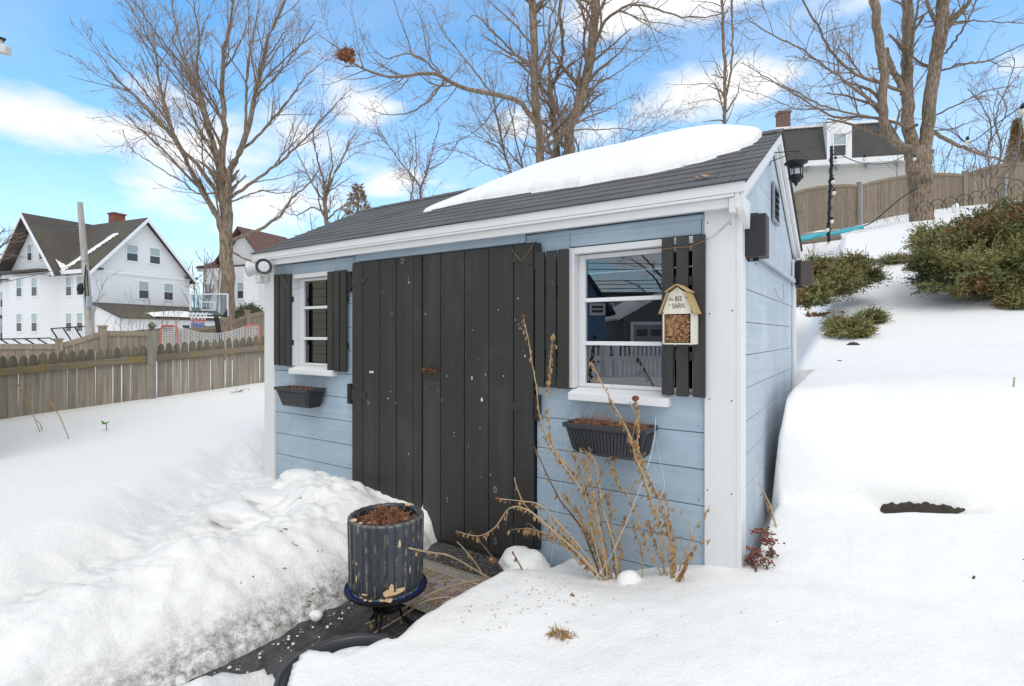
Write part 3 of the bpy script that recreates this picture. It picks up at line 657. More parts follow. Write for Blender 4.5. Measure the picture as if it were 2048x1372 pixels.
# ---------------- shutters
def shutter(pxs, z0s, z1s, y0=-.045, th=.018):
    o = None
    m = MB()
    for (a, b), z0, z1 in zip(pxs, z0s, z1s):
        xa, xb = WX(a, y0), WX(b, y0); m.box((xa, y0 + rr.uniform(-.001, .001), z0), (xb, y0 + th, z1))
    o = m.build('shutter', 'charcoal', shed, bevel=.0022)
    m = MB(); xa, xb = WX(pxs[0][0], y0) + .008, WX(pxs[-1][1], y0) - .008; zm0, zm1 = z0s[0], z1s[0]
    for t in (.25, .72):
        z = zm0 + (zm1 - zm0) * t; m.box((xa, y0 + th + .001, z - .022), (xb, y0 + th + .024, z + .022))
    m.build('shutter_batten', 'charcoal', o, bevel=.002)
    return o
zt = lambda px, py: PW(px, py, -.045).z
shutter([(1070, 1088), (1092, 1111), (1115, 1135.5)], [zt(1079, 774), zt(1101, 775), zt(1125, 777.5)], [zt(1079, 504), zt(1101, 501), zt(1125, 498)])
shutter([(1323, 1346), (1352, 1376), (1385.5, 1410)], [zt(1335, 790), zt(1364, 793), zt(1398, 795)], [zt(1335, 475), zt(1364, 472), zt(1398, 469.5)], y0=-.05)
shutter([(547.5, 557), (559, 569), (571, 580)], [zt(552, 730), zt(564, 731), zt(575, 732.5)], [zt(552, 549), zt(564, 548.5), zt(575, 548)])
shutter([(654, 665), (667, 678), (680, 691)], [zt(659, 741), zt(672, 743), zt(685, 744)], [zt(659, 543), zt(672, 541.5), zt(685, 540)])
# ---------------- inside: pale stick seen through the left window
m = MB(); a = PW(606, 653, .12); b = PW(632, 705, .35); m.tube([a, a + (b - a) * .5, b + (b - a) * 1.5], [.019, .019, .016], 10)
tag(m.build('stick', 'white_metal', smooth=True), 'pale stick leaning inside the left shed window behind the glass', 'stick')

# ================================================================ things on the shed
# roof snow
def roofhit(px, py):
    r = FW + RT * ((px - 1024) / FOC); k = -(py - HOR) / FOC      # z = CZ + k t ; y = CAM1 + r1 t ; plane z = RIDGEZ - SL (RY - y)
    t = (RIDGEZ - SL * RY + SL * CAM[1] - CZ) / (k - SL * r[1]); return (CAM[0] + r[0] * t, CAM[1] + r[1] * t)
def roofsnow():
    front = [roofhit(*p) for p in ((1527, 268), (1512, 287), (1480, 301), (1437, 315), (1400, 328), (1335, 342), (1271, 356), (1159, 375), (1090, 384), (1011, 394), (930, 406), (848, 425))]
    out = [front[0]] + front[1:] + [(front[-1][0] - .02, front[-1][1] + .10), (front[-1][0] + .25, .95), (-2.1, 1.5), (-1.0, 1.75), (-.2, 1.72), (front[0][0] + .01, 1.25)]
    P2 = []
    q = random.Random(2)
    for (x0, y0), (x1, y1) in zip(out, out[1:] + out[:1]):
        n = max(2, int(math.hypot(x1 - x0, y1 - y0) / .03))
        for k in range(n): u = k / n; P2.append((x0 + (x1 - x0) * u, y0 + (y1 - y0) * u))
    P2 = np.array(P2); nn = len(P2); dd = (vnoise2(P2[:, 0] * 9, P2[:, 1] * 9) - .5) * .035 + (vnoise2(P2[:, 0] * 30, P2[:, 1] * 30) - .5) * .012; P2 = P2 + np.stack([dd * .3, dd], 1)
    xs = np.arange(P2[:, 0].min() - .02, P2[:, 0].max() + .02, .006); ys = np.arange(P2[:, 1].min() - .02, P2[:, 1].max() + .02, .006); A, B = np.meshgrid(xs, ys)
    d = pdist(A, B, [tuple(p) for p in P2] + [tuple(P2[0])]); ins = np.zeros(A.shape, bool)
    for (x0, y0), (x1, y1) in zip(P2, np.roll(P2, -1, 0)):
        c = ((y0 > B) != (y1 > B)); xx = (x1 - x0) * (B - y0) / (y1 - y0 + 1e-12) + x0; ins ^= c & (A < xx)
    d = np.where(ins, d, -d); env = .045 + .085 * sm(A, -2.7, -1.2)
    th = env * (.35 * np.sqrt(np.clip(1 - (1 - np.clip(d / (env * .45), 0, 1)) ** 2, 0, 1)) + .65 * (1 - (1 - np.clip(d / .42, 0, 1)) ** 2)) * (1 + .12 * (fbm(A * 3, B * 3, 3) - .5)) + .02 * sm(d, 0, .5)
    base = RIDGEZ - SL * np.sqrt((B - RY) ** 2 + .002) + .010; Zs = np.where(d > 0, base + th, base - .012); keep = d > -.012
    idx = -np.ones(A.shape, int); n = int(keep.sum()); idx[keep] = np.arange(n); V = np.stack([A[keep], B[keep], Zs[keep]], 1)
    q4 = np.stack([idx[:-1, :-1], idx[:-1, 1:], idx[1:, 1:], idx[1:, :-1]], -1).reshape(-1, 4); q4 = q4[(q4 >= 0).all(1)]; Vb = V.copy(); Vb[:, 2] = base[keep] - .02
    return nmesh('roof_snow', np.vstack([V, Vb]), np.vstack([q4, q4[:, ::-1] + n]), 'snow_clean', smooth=True)
tag(roofsnow(), 'thick smooth slab of snow lying over the shed roof ridge', 'snow slab')
# leaf on roof
def leafshape(mb, c, s, rot, up=Vector((0, 0, 1))):
    R = Matrix.Translation(c) @ rot.to_4x4()
    pts = [(0, -1), (.35, -.5), (.9, -.35), (.5, 0), (.75, .55), (.25, .4), (0, 1), (-.25, .4), (-.75, .5), (-.5, 0), (-.9, -.4), (-.35, -.5)]
    vs = [R @ Vector((x * s, y * s, .18 * s * (abs(x) + .5 * y * y))) for x, y in pts] + [R @ Vector((0, 0, 0))]
    mb.add(vs, [(i, (i + 1) % 12, 12) for i in range(12)])
from mathutils import Euler
m = MB(); q = PW(1408, 364, -.02); q = Vector((q.x, .0, roofz(0) + .022)); leafshape(m, q, .030, Euler((.5, .1, .4)).to_matrix()); leafshape(m, q + Vector((-.04, .0, .0)), .018, Euler((.45, -.3, 1.4)).to_matrix())
m.tube([q, q + Vector((-.04, -.02, -.008))], .0012, 5)
tag(m.build('fallen_leaf', 'dead_leaf'), 'curled brown leaf lying on the shingles above the right corner', 'leaf')

# window boxes
def planter(name, label, x0, x1, zr, y0, y1, hgt, inset, nr):
    t = thing(name, label, 'planter', ((x0 + x1) / 2, (y0 + y1) / 2, zr - hgt), 'window boxes hung under the shed windows')
    m = MB(); zb = zr - hgt; bx0, bx1, by0, by1 = x0 + inset, x1 - inset, y0 + inset * .9, y1 - .012
    def ring(a, b, c, d, z): return [(a, c, z), (b, c, z), (b, d, z), (a, d, z)]
    rings = [ring(bx0, bx1, by0, by1, zb), ring(x0 + .014, x1 - .014, y0 + .014, y1 - .006, zr - .026), ring(x0 + .002, x1 - .002, y0 + .002, y1 - .002, zr - .024), ring(x0, x1, y0, y1, zr), ring(x0 + .014, x1 - .014, y0 + .014, y1 - .014, zr), ring(x0 + .02, x1 - .02, y0 + .02, y1 - .018, zr - .05)]
    vs = sum(rings, []); fs = [(0, 3, 2, 1)] + [(i * 4 + k, i * 4 + (k + 1) % 4, i * 4 + 4 + (k + 1) % 4, i * 4 + 4 + k) for i in range(5) for k in range(4)] + [(20, 21, 22, 23)]
    m.add(vs, fs); m.build('box', 'plastic_dark', t, bevel=.003)
    m = MB()    # ribs
    for k in range(nr):
        u = (k + .5) / nr; xt = x0 + .03 + (x1 - x0 - .06) * u; xb = bx0 + .016 + (bx1 - bx0 - .032) * u; w = (x1 - x0) / nr * .27
        za, zb2 = zb + .014, zr - .036
        ya = by0 + (y0 + .014 - by0) * .12; yt = by0 + (y0 + .014 - by0) * .88
        m.hexa([(xb - w, ya - .007, za), (xb + w, ya - .007, za), (xb + w, ya + .004, za), (xb - w, ya + .004, za), (xt - w, yt - .007, zb2), (xt + w, yt - .007, zb2), (xt + w, yt + .004, zb2), (xt - w, yt + .004, zb2)])
    for k in range(max(4, nr // 3)):
        n2 = max(4, nr // 3); u = (k + .5) / n2
        for s, xe0, xe1 in ((1, bx1, x1 - .014), (-1, bx0, x0 + .014)):
            y = by0 + .01 + (by1 - by0 - .02) * u; w = .0045; a = xe0 + (xe1 - xe0) * .12; b = xe0 + (xe1 - xe0) * .88
            m.hexa([(a, y - w, zb + .014), (a + s * .006, y - w, zb + .014), (a + s * .006, y + w, zb + .014), (a, y + w, zb + .014), (b, y - w, zr - .036), (b + s * .006, y - w, zr - .036), (b + s * .006, y + w, zr - .036), (b, y + w, zr - .036)])
    m.build('ribs', 'plastic_dark', t)
    m = MB(); m.box((x0 + .021, y0 + .021, zr - .05), (x1 - .021, y1 - .019, zr - .030)); m.build('soil', 'soil', t)
    return t
ra = PW(1124, 843, -.205); rb = PW(1291.5, 863, -.205)
RPX = (ra.x, rb.x); RPZ = (ra.z + rb.z) / 2
planter('window_box', 'dark grey ribbed window box full of rusty stalks under the right window', RPX[0], RPX[1] + .0, RPZ, -.205, -.02, .155, .045, 20)
la = PW(547, 772, -.19); lb2 = PW(614, 781, -.19); LPX = (la.x, lb2.x); LPZ = (la.z + lb2.z) / 2
planter('window_box', 'dark grey ribbed window box with sparse stubs under the left window', LPX[0], LPX[1], LPZ, -.19, -.02, .15, .05, 18)
def straw(mb, c, n, r, ln, lean, rad=.0016, seed=1, flat=1.0):
    q = random.Random(seed)
    for _ in range(n):
        b = Vector(c) + Vector((q.uniform(-1, 1) * r[0], q.uniform(-1, 1) * r[1], q.uniform(-.3, .6) * r[2]))
        a = q.uniform(0, 6.283); e = q.uniform(.1, 1.2) * lean; L = ln * q.uniform(.4, 1.2)
        d = Vector((math.cos(a) * math.sin(e), math.sin(a) * math.sin(e), math.cos(e) * flat)).normalized()
        bend = Vector((q.uniform(-.4, .4), q.uniform(-.4, .4), q.uniform(-.6, .1)))
        mb.tube([b, b + d * L * .5, b + (d + bend * .7).normalized() * L], [rad, rad * .9, rad * .5], 4, caps=False, a_=q.random())
def curls(mb, c, n, r, s, seed=1):
    q = random.Random(seed)
    for _ in range(n):
        b = Vector(c) + Vector((q.uniform(-1, 1) * r[0], q.uniform(-1, 1) * r[1], q.uniform(-.2, 1) * r[2]))
        leafshape(mb, b, s * q.uniform(.5, 1.2), Euler((q.uniform(-1.4, 1.4), q.uniform(-1.4, 1.4), q.uniform(0, 6.3))).to_matrix())
cxr = ((RPX[0] + RPX[1]) / 2, -.113, RPZ - .022)
m = MB(); straw(m, cxr, 330, ((RPX[1] - RPX[0]) / 2 - .035, .06, .02), .055, 1.4, .0016, 5); curls(m, cxr, 130, ((RPX[1] - RPX[0]) / 2 - .035, .06, .022), .010, 6)
straw(m, (RPX[0] + .13, -.10, RPZ - .02), 22, (.12, .05, .01), .10, .35, .0011, 8)
tag(m.build('dried_plant', 'rust_leaf'), 'rusty tangle of dead stalks filling the right window box', 'dried plant', None)
m = MB(); cxl = ((LPX[0] + LPX[1]) / 2, -.105, LPZ - .024); straw(m, cxl, 90, ((LPX[1] - LPX[0]) / 2 - .035, .055, .02), .05, 1.4, .0016, 15); straw(m, cxl, 9, ((LPX[1] - LPX[0]) / 2 - .05, .055, .0), .06, .7, .003, 16); curls(m, cxl, 25, ((LPX[1] - LPX[0]) / 2 - .035, .05, .015), .011, 17)
tag(m.build('dried_plant', 'rust_leaf'), 'short broken stubs of dead plants in the left window box', 'dried plant', None)
# nests of string hanging from the right box
def wire(name, label, pts, r, mat, cat='wire', group=None, n=5, sub=6):
    P0 = [Vector(p) for p in pts]; out = []
    for i in range(len(P0) - 1):
        a = P0[max(i - 1, 0)]; b = P0[i]; c = P0[i + 1]; d = P0[min(i + 2, len(P0) - 1)]
        for k in range(sub):
            t = k / sub; out.append(.5 * ((2 * b) + (c - a) * t + (2 * a - 5 * b + 4 * c - d) * t * t + (3 * b - a - 3 * c + d) * t ** 3))
    out.append(P0[-1]); m = MB(); m.tube(out, r, n)
    return tag(m.build(name, mat, smooth=True), label, cat, group)
wire('garden_twine', 'white twine strung from right window box down to the snow', [PW(1312, 832, -.06), PW(1298, 925, -.2), PW(1228, 1100, -.22), PW(1178, 1172, -.25)], .0012, 'line_white', 'twine')
wire('garden_twine', 'white twine hanging down left end of right window box', [PW(1134, 872, -.15), PW(1122, 960, -.12), PW(1110, 1060, -.1), PW(1100, 1140, -.1)], .0010, 'line_white', 'twine')
wire('garden_twine', 'loose curl of white twine dangling beside right end of window box', [PW(1312, 834, -.03), PW(1311, 875, -.05), PW(1320, 920, -.03), PW(1329, 965, -.03), PW(1324, 992, -.03)], .0010, 'line_white', 'twine')
wire('light_wire', 'thin copper light wire sagging across the right window shutter', [PW(1323, 499, -.055), PW(1352, 495, -.055), PW(1378, 493, -.055), PW(1408, 482, -.055), PW(1430, 470, -.03), PW(1462, 440, -.024)], .0013, 'copper', 'wire')
wire('light_wire', 'thin copper light wire looped from left shutter into left window', [PW(556, 549, -.05), PW(567, 560, -.05), PW(573, 575, -.05), PW(590, 578, -.02), PW(606, 573, -.02), PW(632, 560, -.0)], .0013, 'copper', 'wire')
wire('light_wire', 'short copper light wire hooked over the top right door hinge', [PW(1024, 498, -.04), PW(1030, 508, -.04), PW(1044, 520, -.04), PW(1054, 508, -.04), PW(1068, 486, -.04)], .0013, 'copper', 'wire')
# bee house
by = -.165
bl = PW(1325, 640, by); bw = PW(1384, 640, by).x - bl.x
bz = lambda py: PW(1350, py, by).z
bee = thing('bee_house', 'small white bee house packed with bamboo tubes under a wooden roof', 'bee house', (bl.x + bw / 2, by / 2, bz(690)))
x0, x1, zb, zr_, zt_ = bl.x, bl.x + bw, bz(689), bz(626), bz(574); xm = (x0 + x1) / 2; yk = -.055
# barn outline: walls, steep lower roof, shallow upper roof
out = [(x0, zb), (x1, zb), (x1, bz(622)), (x1 - .030, bz(586)), (xm, zt_), (x0 + .030, bz(586)), (x0, bz(622))]
m = MB()
th = .007
m.box((x0, by, zb), (x0 + th, yk, bz(622))); m.box((x1 - th, by, zb), (x1, yk, bz(622))); m.box((x0 + th, by, zb), (x1 - th, yk, zb + th)); m.box((x0 + th, yk - .006, zb + th), (x1 - th, yk, bz(622)))
m.build('barn_body', 'washed_wood', bee, bevel=.0015)
m = MB(); m.prism([(a, by, b) for a, b in [(x0 + .001, bz(628)), (x1 - .001, bz(628)), (x1 - .001, bz(622)), (x1 - .030, bz(586)), (xm, zt_), (x0 + .030, bz(586)), (x0 + .001, bz(622))]], (0, .007, 0)); fr = m.build('front_board', 'washed_wood', bee, bevel=.001)
m = MB()
def slab(m, a, b, y0, y1, t):
    a = Vector((a[0], 0, a[1])); b = Vector((b[0], 0, b[1])); d = (b - a).normalized(); nrm = Vector((-d.z, 0, d.x))
    if nrm.z < 0: nrm = -nrm
    p = [a, b, b + nrm * t, a + nrm * t]; m.prism([(q.x, y0, q.z) for q in p], (0, y1 - y0, 0))
slab(m, (x0 - .010, bz(628)), (x0 + .031, bz(584.5)), by - .016, yk, .006); slab(m, (x1 + .010, bz(628)), (x1 - .031, bz(584.5)), by - .016, yk, .006)
slab(m, (x0 + .018, bz(585)), (xm, bz(570.5)), by - .018, yk, .006); slab(m, (x1 - .018, bz(585)), (xm, bz(570.5)), by - .018, yk, .006)
m.build('barn_roof', 'pine_roof', bee, bevel=.001)
tub = MB(); bk = MB(); q = random.Random(4); tz0, tz1 = zb + .010, bz(630); tx0, tx1 = x0 + .010, x1 - .010; r = .0056
row = 0; z = tz0 + r
while z < tz1 - r * .6:
    x = tx0 + r + (row % 2) * r
    while x < tx1 - r * .5:
        rr2 = r * q.uniform(.72, 1.06); jx, jz = q.uniform(-.001, .001), q.uniform(-.001, .001); y0 = by + .004 + q.uniform(0, .006)
        tub.lathe([(rr2 * .52, .05), (rr2 * .52, 0), (rr2 * .95, -.0005), (rr2, .002), (rr2, .06)], mat=Matrix.Translation((x + jx, y0, z + jz)) @ Matrix.Rotation(-math.pi / 2, 4, 'X'), n=9, a_=q.random(), close=True)
        x += 2 * r * .98
    z += 2 * r * .88; row += 1
t = NT('bamboo', 0.7); t.color(t.ramp(t.attr('tint'), [(0, (0.25, 0.11, 0.05, 1)), (.5, (0.48, 0.25, 0.12, 1)), (1, (0.66, 0.42, 0.22, 1))])); MT['bamboo'] = t.m
tb = tub.build('bamboo_tubes', 'bamboo', bee); tb['kind'] = 'stuff'
bk.box((x0 + .0075, by + .03, zb + .008), (x1 - .0075, by + .034, bz(627))); bk.build('tube_shadow_box', 'dark_inside', bee)
def text(body, size, loc, rot, mat, name, parent, ext=.0004, space=1.0, align='CENTER', shear=0.0):
    cu = bpy.data.curves.new(name, 'FONT'); cu.body = body; cu.size = size; cu.extrude = ext; cu.align_x = align; cu.space_character = space; cu.shear = shear
    tmp = bpy.data.objects.new(name, cu); me = bpy.data.meshes.new_from_object(tmp); bpy.data.objects.remove(tmp)
    T = Matrix.Translation(loc) @ Euler(rot).to_matrix().to_4x4(); me.transform(T); return link(name, me, mat, parent)
def scaled_text(body, size, sx, loc, rot, mat, name, parent, **k):
    o = text(body, size, (0, 0, 0), (0, 0, 0), mat, name, parent, **k); o.data.transform(Matrix.Translation(loc) @ Euler(rot).to_matrix().to_4x4() @ Matrix.Diagonal((sx, 1, 1, 1))); return o
scaled_text('BEE', .034, .66, (xm + .007, by - .0006, bz(602.5)), (math.pi / 2, 0, 0), 'ink', 'lettering', fr)
scaled_text('BARN', .034, .66, (xm + .007, by - .0006, bz(616.5)), (math.pi / 2, 0, 0), 'ink', 'lettering', fr)
scaled_text('The', .019, .85, (xm - .031, by - .0006, bz(601.5)), (math.pi / 2, 0, 0), 'ink', 'lettering', fr, shear=.4)
m = MB()
for bxx, bzz, s in ((xm + .042, bz(596), .007), (xm - .034, bz(610), .005)):
    for an, l in ((.5, 1), (2.2, .9), (-.6, .7), (2.9, .6)):
        e = Vector((math.cos(an), 0, math.sin(an))); n_ = Vector((-e.z, 0, e.x)); c0 = Vector((bxx, by - .0004, bzz))
        m.prism([c0, c0 + e * s * l * .6 + n_ * s * .3, c0 + e * s * l * 1.2, c0 + e * s * l * .6 - n_ * s * .3], (0, -.0006, 0))
m.build('painted_bees', 'ink', fr)
# loudspeakers
def speaker(label, c, w, d, h, rz, bracket, group):
    t = thing('outdoor_speaker', label, 'speaker', c, group); R = Matrix.Translation(c) @ Matrix.Rotation(rz, 4, 'Z')
    m = MB(); m.box((-w / 2, -d / 2, -h / 2), (w / 2, d / 2, h / 2), mat=R); m.build('cabinet', 'speaker_side', t, bevel=.004)
    m = MB(); m.box((-w / 2 + .003, -d / 2 - .006, -h / 2 + .004), (w / 2 - .003, -d / 2 - .0005, h / 2 - .004), mat=R); m.build('grille', 'speaker_box', t, bevel=.003)
    m = MB(); m.box((-.012, -.008, h / 2 + .0005), (.012, .008, h / 2 + .010), mat=R); m.box((-.012, -.008, -h / 2 - .010), (.012, .008, -h / 2 - .0005), mat=R)
    wx = bracket - c[0]
    for z in (h / 2 + .0105, -h / 2 - .0145): m.add(*boxd((wx, -.012, z), (.01, .012, z + .004), R, c, rz))
    m.add(*boxd((wx, -.012, -h / 2 - .0145), (wx + .006, .012, h / 2 + .0145), R, c, rz))
    m.build('bracket', 'metal_black', t)
    return t
def boxd(a, b, R, c, rz):
    T = Matrix.Translation(c); vs = [T @ Vector(p) for p in ((a[0], a[1], a[2]), (b[0], a[1], a[2]), (b[0], b[1], a[2]), (a[0], b[1], a[2]), (a[0], a[1], b[2]), (b[0], a[1], b[2]), (b[0], b[1], b[2]), (a[0], b[1], b[2]))]
    return vs, [(0, 3, 2, 1), (4, 5, 6, 7), (0, 1, 5, 4), (1, 2, 6, 5), (2, 3, 7, 6), (3, 0, 4, 7)]
a = PW(1484, 430, .06); b = PW(1531, 511, .06)
speaker('black box speaker bracketed to the side wall by the front corner board', ((a.x + b.x) / 2, .125, (a.z + b.z) / 2), b.x - a.x, .12, a.z - b.z, .03, .024, 'box speakers on the shed side wall')
a = PW(1577, 524, SD - .05); b = PW(1618, 570, SD - .05)
speaker('brown and black box speaker at the back corner of the shed side wall', ((a.x + b.x) / 2 + .005, SD + .0, (a.z + b.z) / 2), .125, .125, a.z - b.z, -.62, .027, 'box speakers on the shed side wall')
wire('speaker_cable', 'grey cable stub curling below the front box speaker', [(.012, .26, 1.72), (.035, .30, 1.66), (.02, .35, 1.68), (.014, .4, 1.74)], .0022, 'galv', 'cable')
wire('speaker_cable', 'grey cable curling on the side wall near the back speaker', [(.014, 1.1, 1.60), (.03, 1.25, 1.53), (.03, 1.4, 1.55), (.014, 1.5, 1.66)], .0025, 'galv', 'cable')
# lantern on bracket
yl = .98
lx = CAM[0] + (yl - CAM[1]) / (FW + RT * ((1592 - 1024) / FOC))[1] * (FW + RT * ((1592 - 1024) / FOC))[0]
lz = lambda py: PW(1592, py, yl).z
lan = thing('hanging_lantern', 'black carriage lantern hanging from a bracket on the shed gable', 'lantern', (lx, yl, lz(372)))
R = .058
m = MB(); c = (lx, yl, 0)
m.lathe([(.004, lz(316)), (.014, lz(318)), (.045, lz(320.5)), (R * 1.12, lz(325)), (R * 1.12, lz(327)), (R * .8, lz(330)), (R * .66, lz(334)), (R * .62, lz(334))], c, 28)
m.build('cap', 'metal_black', lan, smooth=True)
m = MB(); m.lathe([(R * .66, lz(353)), (R * .72, lz(355)), (R * .72, lz(357)), (R * .5, lz(360)), (R * .38, lz(364)), (R * .2, lz(366)), (R * .16, lz(369)), (R * .08, lz(372)), (.0001, lz(373))], c, 28)
for k in range(6):
    an = k * math.pi / 3 + .3; m.tube([(lx + math.cos(an) * R * .64, yl + math.sin(an) * R * .64, lz(356)), (lx + math.cos(an) * R * .64, yl + math.sin(an) * R * .64, lz(332))], .003, 6)
m.lathe([(R * .655, lz(351)), (R * .68, lz(352)), (R * .655, lz(353))], c, 24)
m.build('cage', 'metal_black', lan, smooth=True)
m = MB(); m.lathe([(R * .58, lz(354)), (R * .58, lz(332))], c, 24); m.build('glass_cylinder', 'clear_glass', lan, smooth=True)
m = MB(); m.lathe([(.018, lz(354)), (.018, lz(338)), (.0001, lz(337))], c, 14); m.build('candle', 'lamp_glass', lan, smooth=True)
m = MB(); pz = lz(300); m.tube([(.008, yl - .03, lz(297)), (.008, yl - .03, lz(326))], .003, 6); m.tube([(.008, yl - .03, lz(300)), (lx + .02, yl, lz(303)), (lx + .02, yl, lz(306))], .0028, 6); m.tube([(.008, yl - .03, lz(318)), (lx - .03, yl, lz(306))], .0024, 6)
m.tube([(lx, yl, lz(303)), (lx, yl, lz(317))], .002, 5); m.build('bracket', 'metal_black', lan)
# flood lights at the left corner
fl = thing('flood_light', 'twin white flood lights with round lenses on the left eave corner', 'flood light', (-SW - .04, -.05, 1.74))
def head(c, tgt, r):
    c = Vector(c); d = (Vector(tgt) - c).normalized(); R = Matrix.Translation(c) @ d.to_track_quat('Z', 'Y').to_matrix().to_4x4()
    m = MB(); m.lathe([(.0001, -r * 1.35), (r * .45, -r * 1.3), (r * .62, -r * .9), (r * .92, -r * .25), (r, -.004), (r, .006), (r * .93, .010), (r * .88, .004)], mat=R, n=32); h = m.build('lamp_head', 'white_metal', fl, smooth=True)
    m = MB(); m.lathe([(r * .885, .004), (r * .6, .007), (.0001, .009)], mat=R, n=32); m.build('lens', 'lamp_glass', h, smooth=True)
    m = MB(); m.lathe([(r * .86, .0065), (r * .94, .012), (r * .985, .0105), (r * .99, .004)], mat=R, n=32, close=True); m.build('lens_ring', 'plastic_dark', h, smooth=True)
q1 = PW(528, 533, -.17); q2 = PW(497, 538, -.13)
head(q1, (CAM[0] - .6, CAM[1] - 1, 1.3), .066); head(q2, (q2.x - 1.2, q2.y - 1.2, q2.z - .25), .066)
m = MB(); k0 = PW(522, 560, -.05); m.lathe([(.03, -.03), (.034, -.02), (.034, .03), (.028, .04)], (k0.x, -.06, k0.z), 16)
m.tube([(k0.x, -.06, k0.z + .03), (q1.x, -.11, q1.z - .04)], .012, 8); m.tube([(k0.x, -.06, k0.z + .03), (q2.x + .03, q2.y + .04, q2.z - .02)], .012, 8); m.build('swivel_mount', 'white_metal', fl, smooth=True)
m = MB(); m.box((k0.x - .02, -.05, k0.z - .02), (-SW + .06, -.0225, k0.z + .05)); m.build('wall_plate', 'white_metal', fl, bevel=.004)
# ================================================================ things on the ground near the door
PC = Vector((-1.335, -.952, 0))
# mosaic stool
st = thing('plant_stand', 'low black wire plant stand with blue mosaic top under the fluted pot', 'plant stand', (PC.x, PC.y, -.06))
zt0 = .150
m = MB(); m.lathe([(.0001, zt0 - .014), (.178, zt0 - .014), (.186, zt0 - .008), (.186, zt0 + .004), (.180, zt0 + .006), (.178, zt0 - .002), (.0001, zt0 - .002)], PC, 56); m.build('tray', 'metal_black', st, smooth=False)
m = MB()
for k in range(52):
    a0 = 2 * math.pi * k / 52 + .012; a1 = 2 * math.pi * (k + 1) / 52 - .012; p = [(PC.x + r * math.cos(a), PC.y + r * math.sin(a), zt0 - .0015) for r, a in ((.158, a0), (.177, a0), (.177, a1), (.158, a1))]
    m.prism(p, (0, 0, .004))
m.build('blue_tiles', 'tile_blue', st)
m = MB(); m.lathe([(.125, zt0 - .0018), (.156, zt0 - .0018), (.156, zt0 + .0015), (.125, zt0 + .0015), (.125, zt0 - .0018)], PC, 56, close=True); m.build('aqua_tiles', 'tile_aqua', st)
for k in range(3):
    an = -1.25 + k * 2.094; u = Vector((math.cos(an), math.sin(an), 0)); m = MB()
    for dd in (-.012, .012):
        s = Vector((-u.y, u.x, 0)) * dd
        pts = [PC + u * r + s + Vector((0, 0, z)) for r, z in ((.10, zt0 - .015), (.085, .10), (.06, .05), (.07, .0), (.11, -.04), (.12, -.066))]
        m.tube(pts, .006, 8)
    m.build('leg', 'metal_black', st, smooth=True)
m = MB(); m.lathe([(.062, .04), (.068, .046), (.062, .052), (.056, .046), (.062, .04)], PC, 28, close=True); m.build('leg_ring', 'metal_black', st, smooth=True)
# fluted pot
pot = thing('fluted_pot', 'tall charcoal fluted flower pot with flaking glaze on a mosaic stand', 'flower pot', (PC.x, PC.y, zt0))
NFL = 25; n = NFL * 12; z0, z1 = zt0 + .012, .475; V = []; A = []
def flute(th, z):
    w = .05 * math.sin(z * 14 + 1.3 * math.sin(th * 3)) + .03 * math.sin(z * 31 + th * 5); ph = (th * NFL / (2 * math.pi) + w) % 1.0
    c = abs(ph - .5) * 2; prof = 1 - c ** 4
    return prof, 1.0 if .73 < c < .80 else (.1 if c > .8 else 0)
rows = []
tilt = Matrix.Rotation(math.radians(1.5), 4, 'X')
zz = [z0 + (z1 - z0) * k / 30 for k in range(31)]
for z in zz:
    e = min(1, (z - z0) / .02, (z1 - z) / .012) if z1 > z > z0 else 0
    rows.append([(.158 + .006 * (z - z0) / (z1 - z0) - .004 + (.013 * flute(2 * math.pi * k / n, z)[0] - .002 * (1 - max(0, e)) * 2), z + .0, flute(2 * math.pi * k / n, z)[1] if e > 0 else .55) for k in range(n)])
for r_, z_, a_ in ((.152, z1 + .003, .35), (.140, z1 + .002, 0), (.137, z1 - .006, 0), (.136, z1 - .04, 0)): rows.append([(r_ + (.006 * flute(2 * math.pi * k / n, z1)[0] if r_ > .15 else 0), z_, a_) for k in range(n)])
for row in rows:
    for k, (r_, z_, a_) in enumerate(row):
        th = 2 * math.pi * k / n; V.append((PC.x + r_ * math.cos(th), PC.y + r_ * math.sin(th), z_)); A.append(a_)
F4 = [(i * n + k, i * n + (k + 1) % n, (i + 1) * n + (k + 1) % n, (i + 1) * n + k) for i in range(len(rows) - 1) for k in range(n)]
nmesh('pot_body', V, F4, 'glaze', pot, True, A, 'ridge')
m = MB(); m.lathe([(.145, zt0 + .0045), (.150, zt0 + .006), (.150, z0 + .004), (.145, z0 + .004)], PC, 48); m.build('pot_foot', 'plastic_dark', pot, smooth=True)
# flaked patches of bare clay, following the curve
def flake(th, z, w, h, seed, rad=.1745, curl=.0):
    q = random.Random(seed); nn = 9; vs = []
    for k in range(nn):
        a = 2 * math.pi * k / nn; rr_ = q.uniform(.55, 1.05); t2 = th + math.cos(a) * w * rr_ / rad; z2 = z + math.sin(a) * h * rr_
        vs.append(Vector((PC.x + rad * math.cos(t2), PC.y + rad * math.sin(t2), z2)))
    o = Vector((math.cos(th), math.sin(th), 0)) * .0015; m.prism(vs, o)
th0 = math.atan2(CAM[1] - PC.y, CAM[0] - PC.x)
m = MB()
for i, (dt, z, w, h) in enumerate(((.12, .205, .012, .035), (.02, .192, .022, .018), (.20, .188, .035, .010), (.36, .196, .03, .012), (.33, .40, .008, .021), (-.80, .31, .004, .008), (-.80, .245, .005, .020), (.62, .27, .004, .022), (-.55, .185, .02, .005))): flake(th0 + dt, z, w, h, i)
m.build('bare_clay', 'clay', pot)
m = MB(); q = random.Random(9)
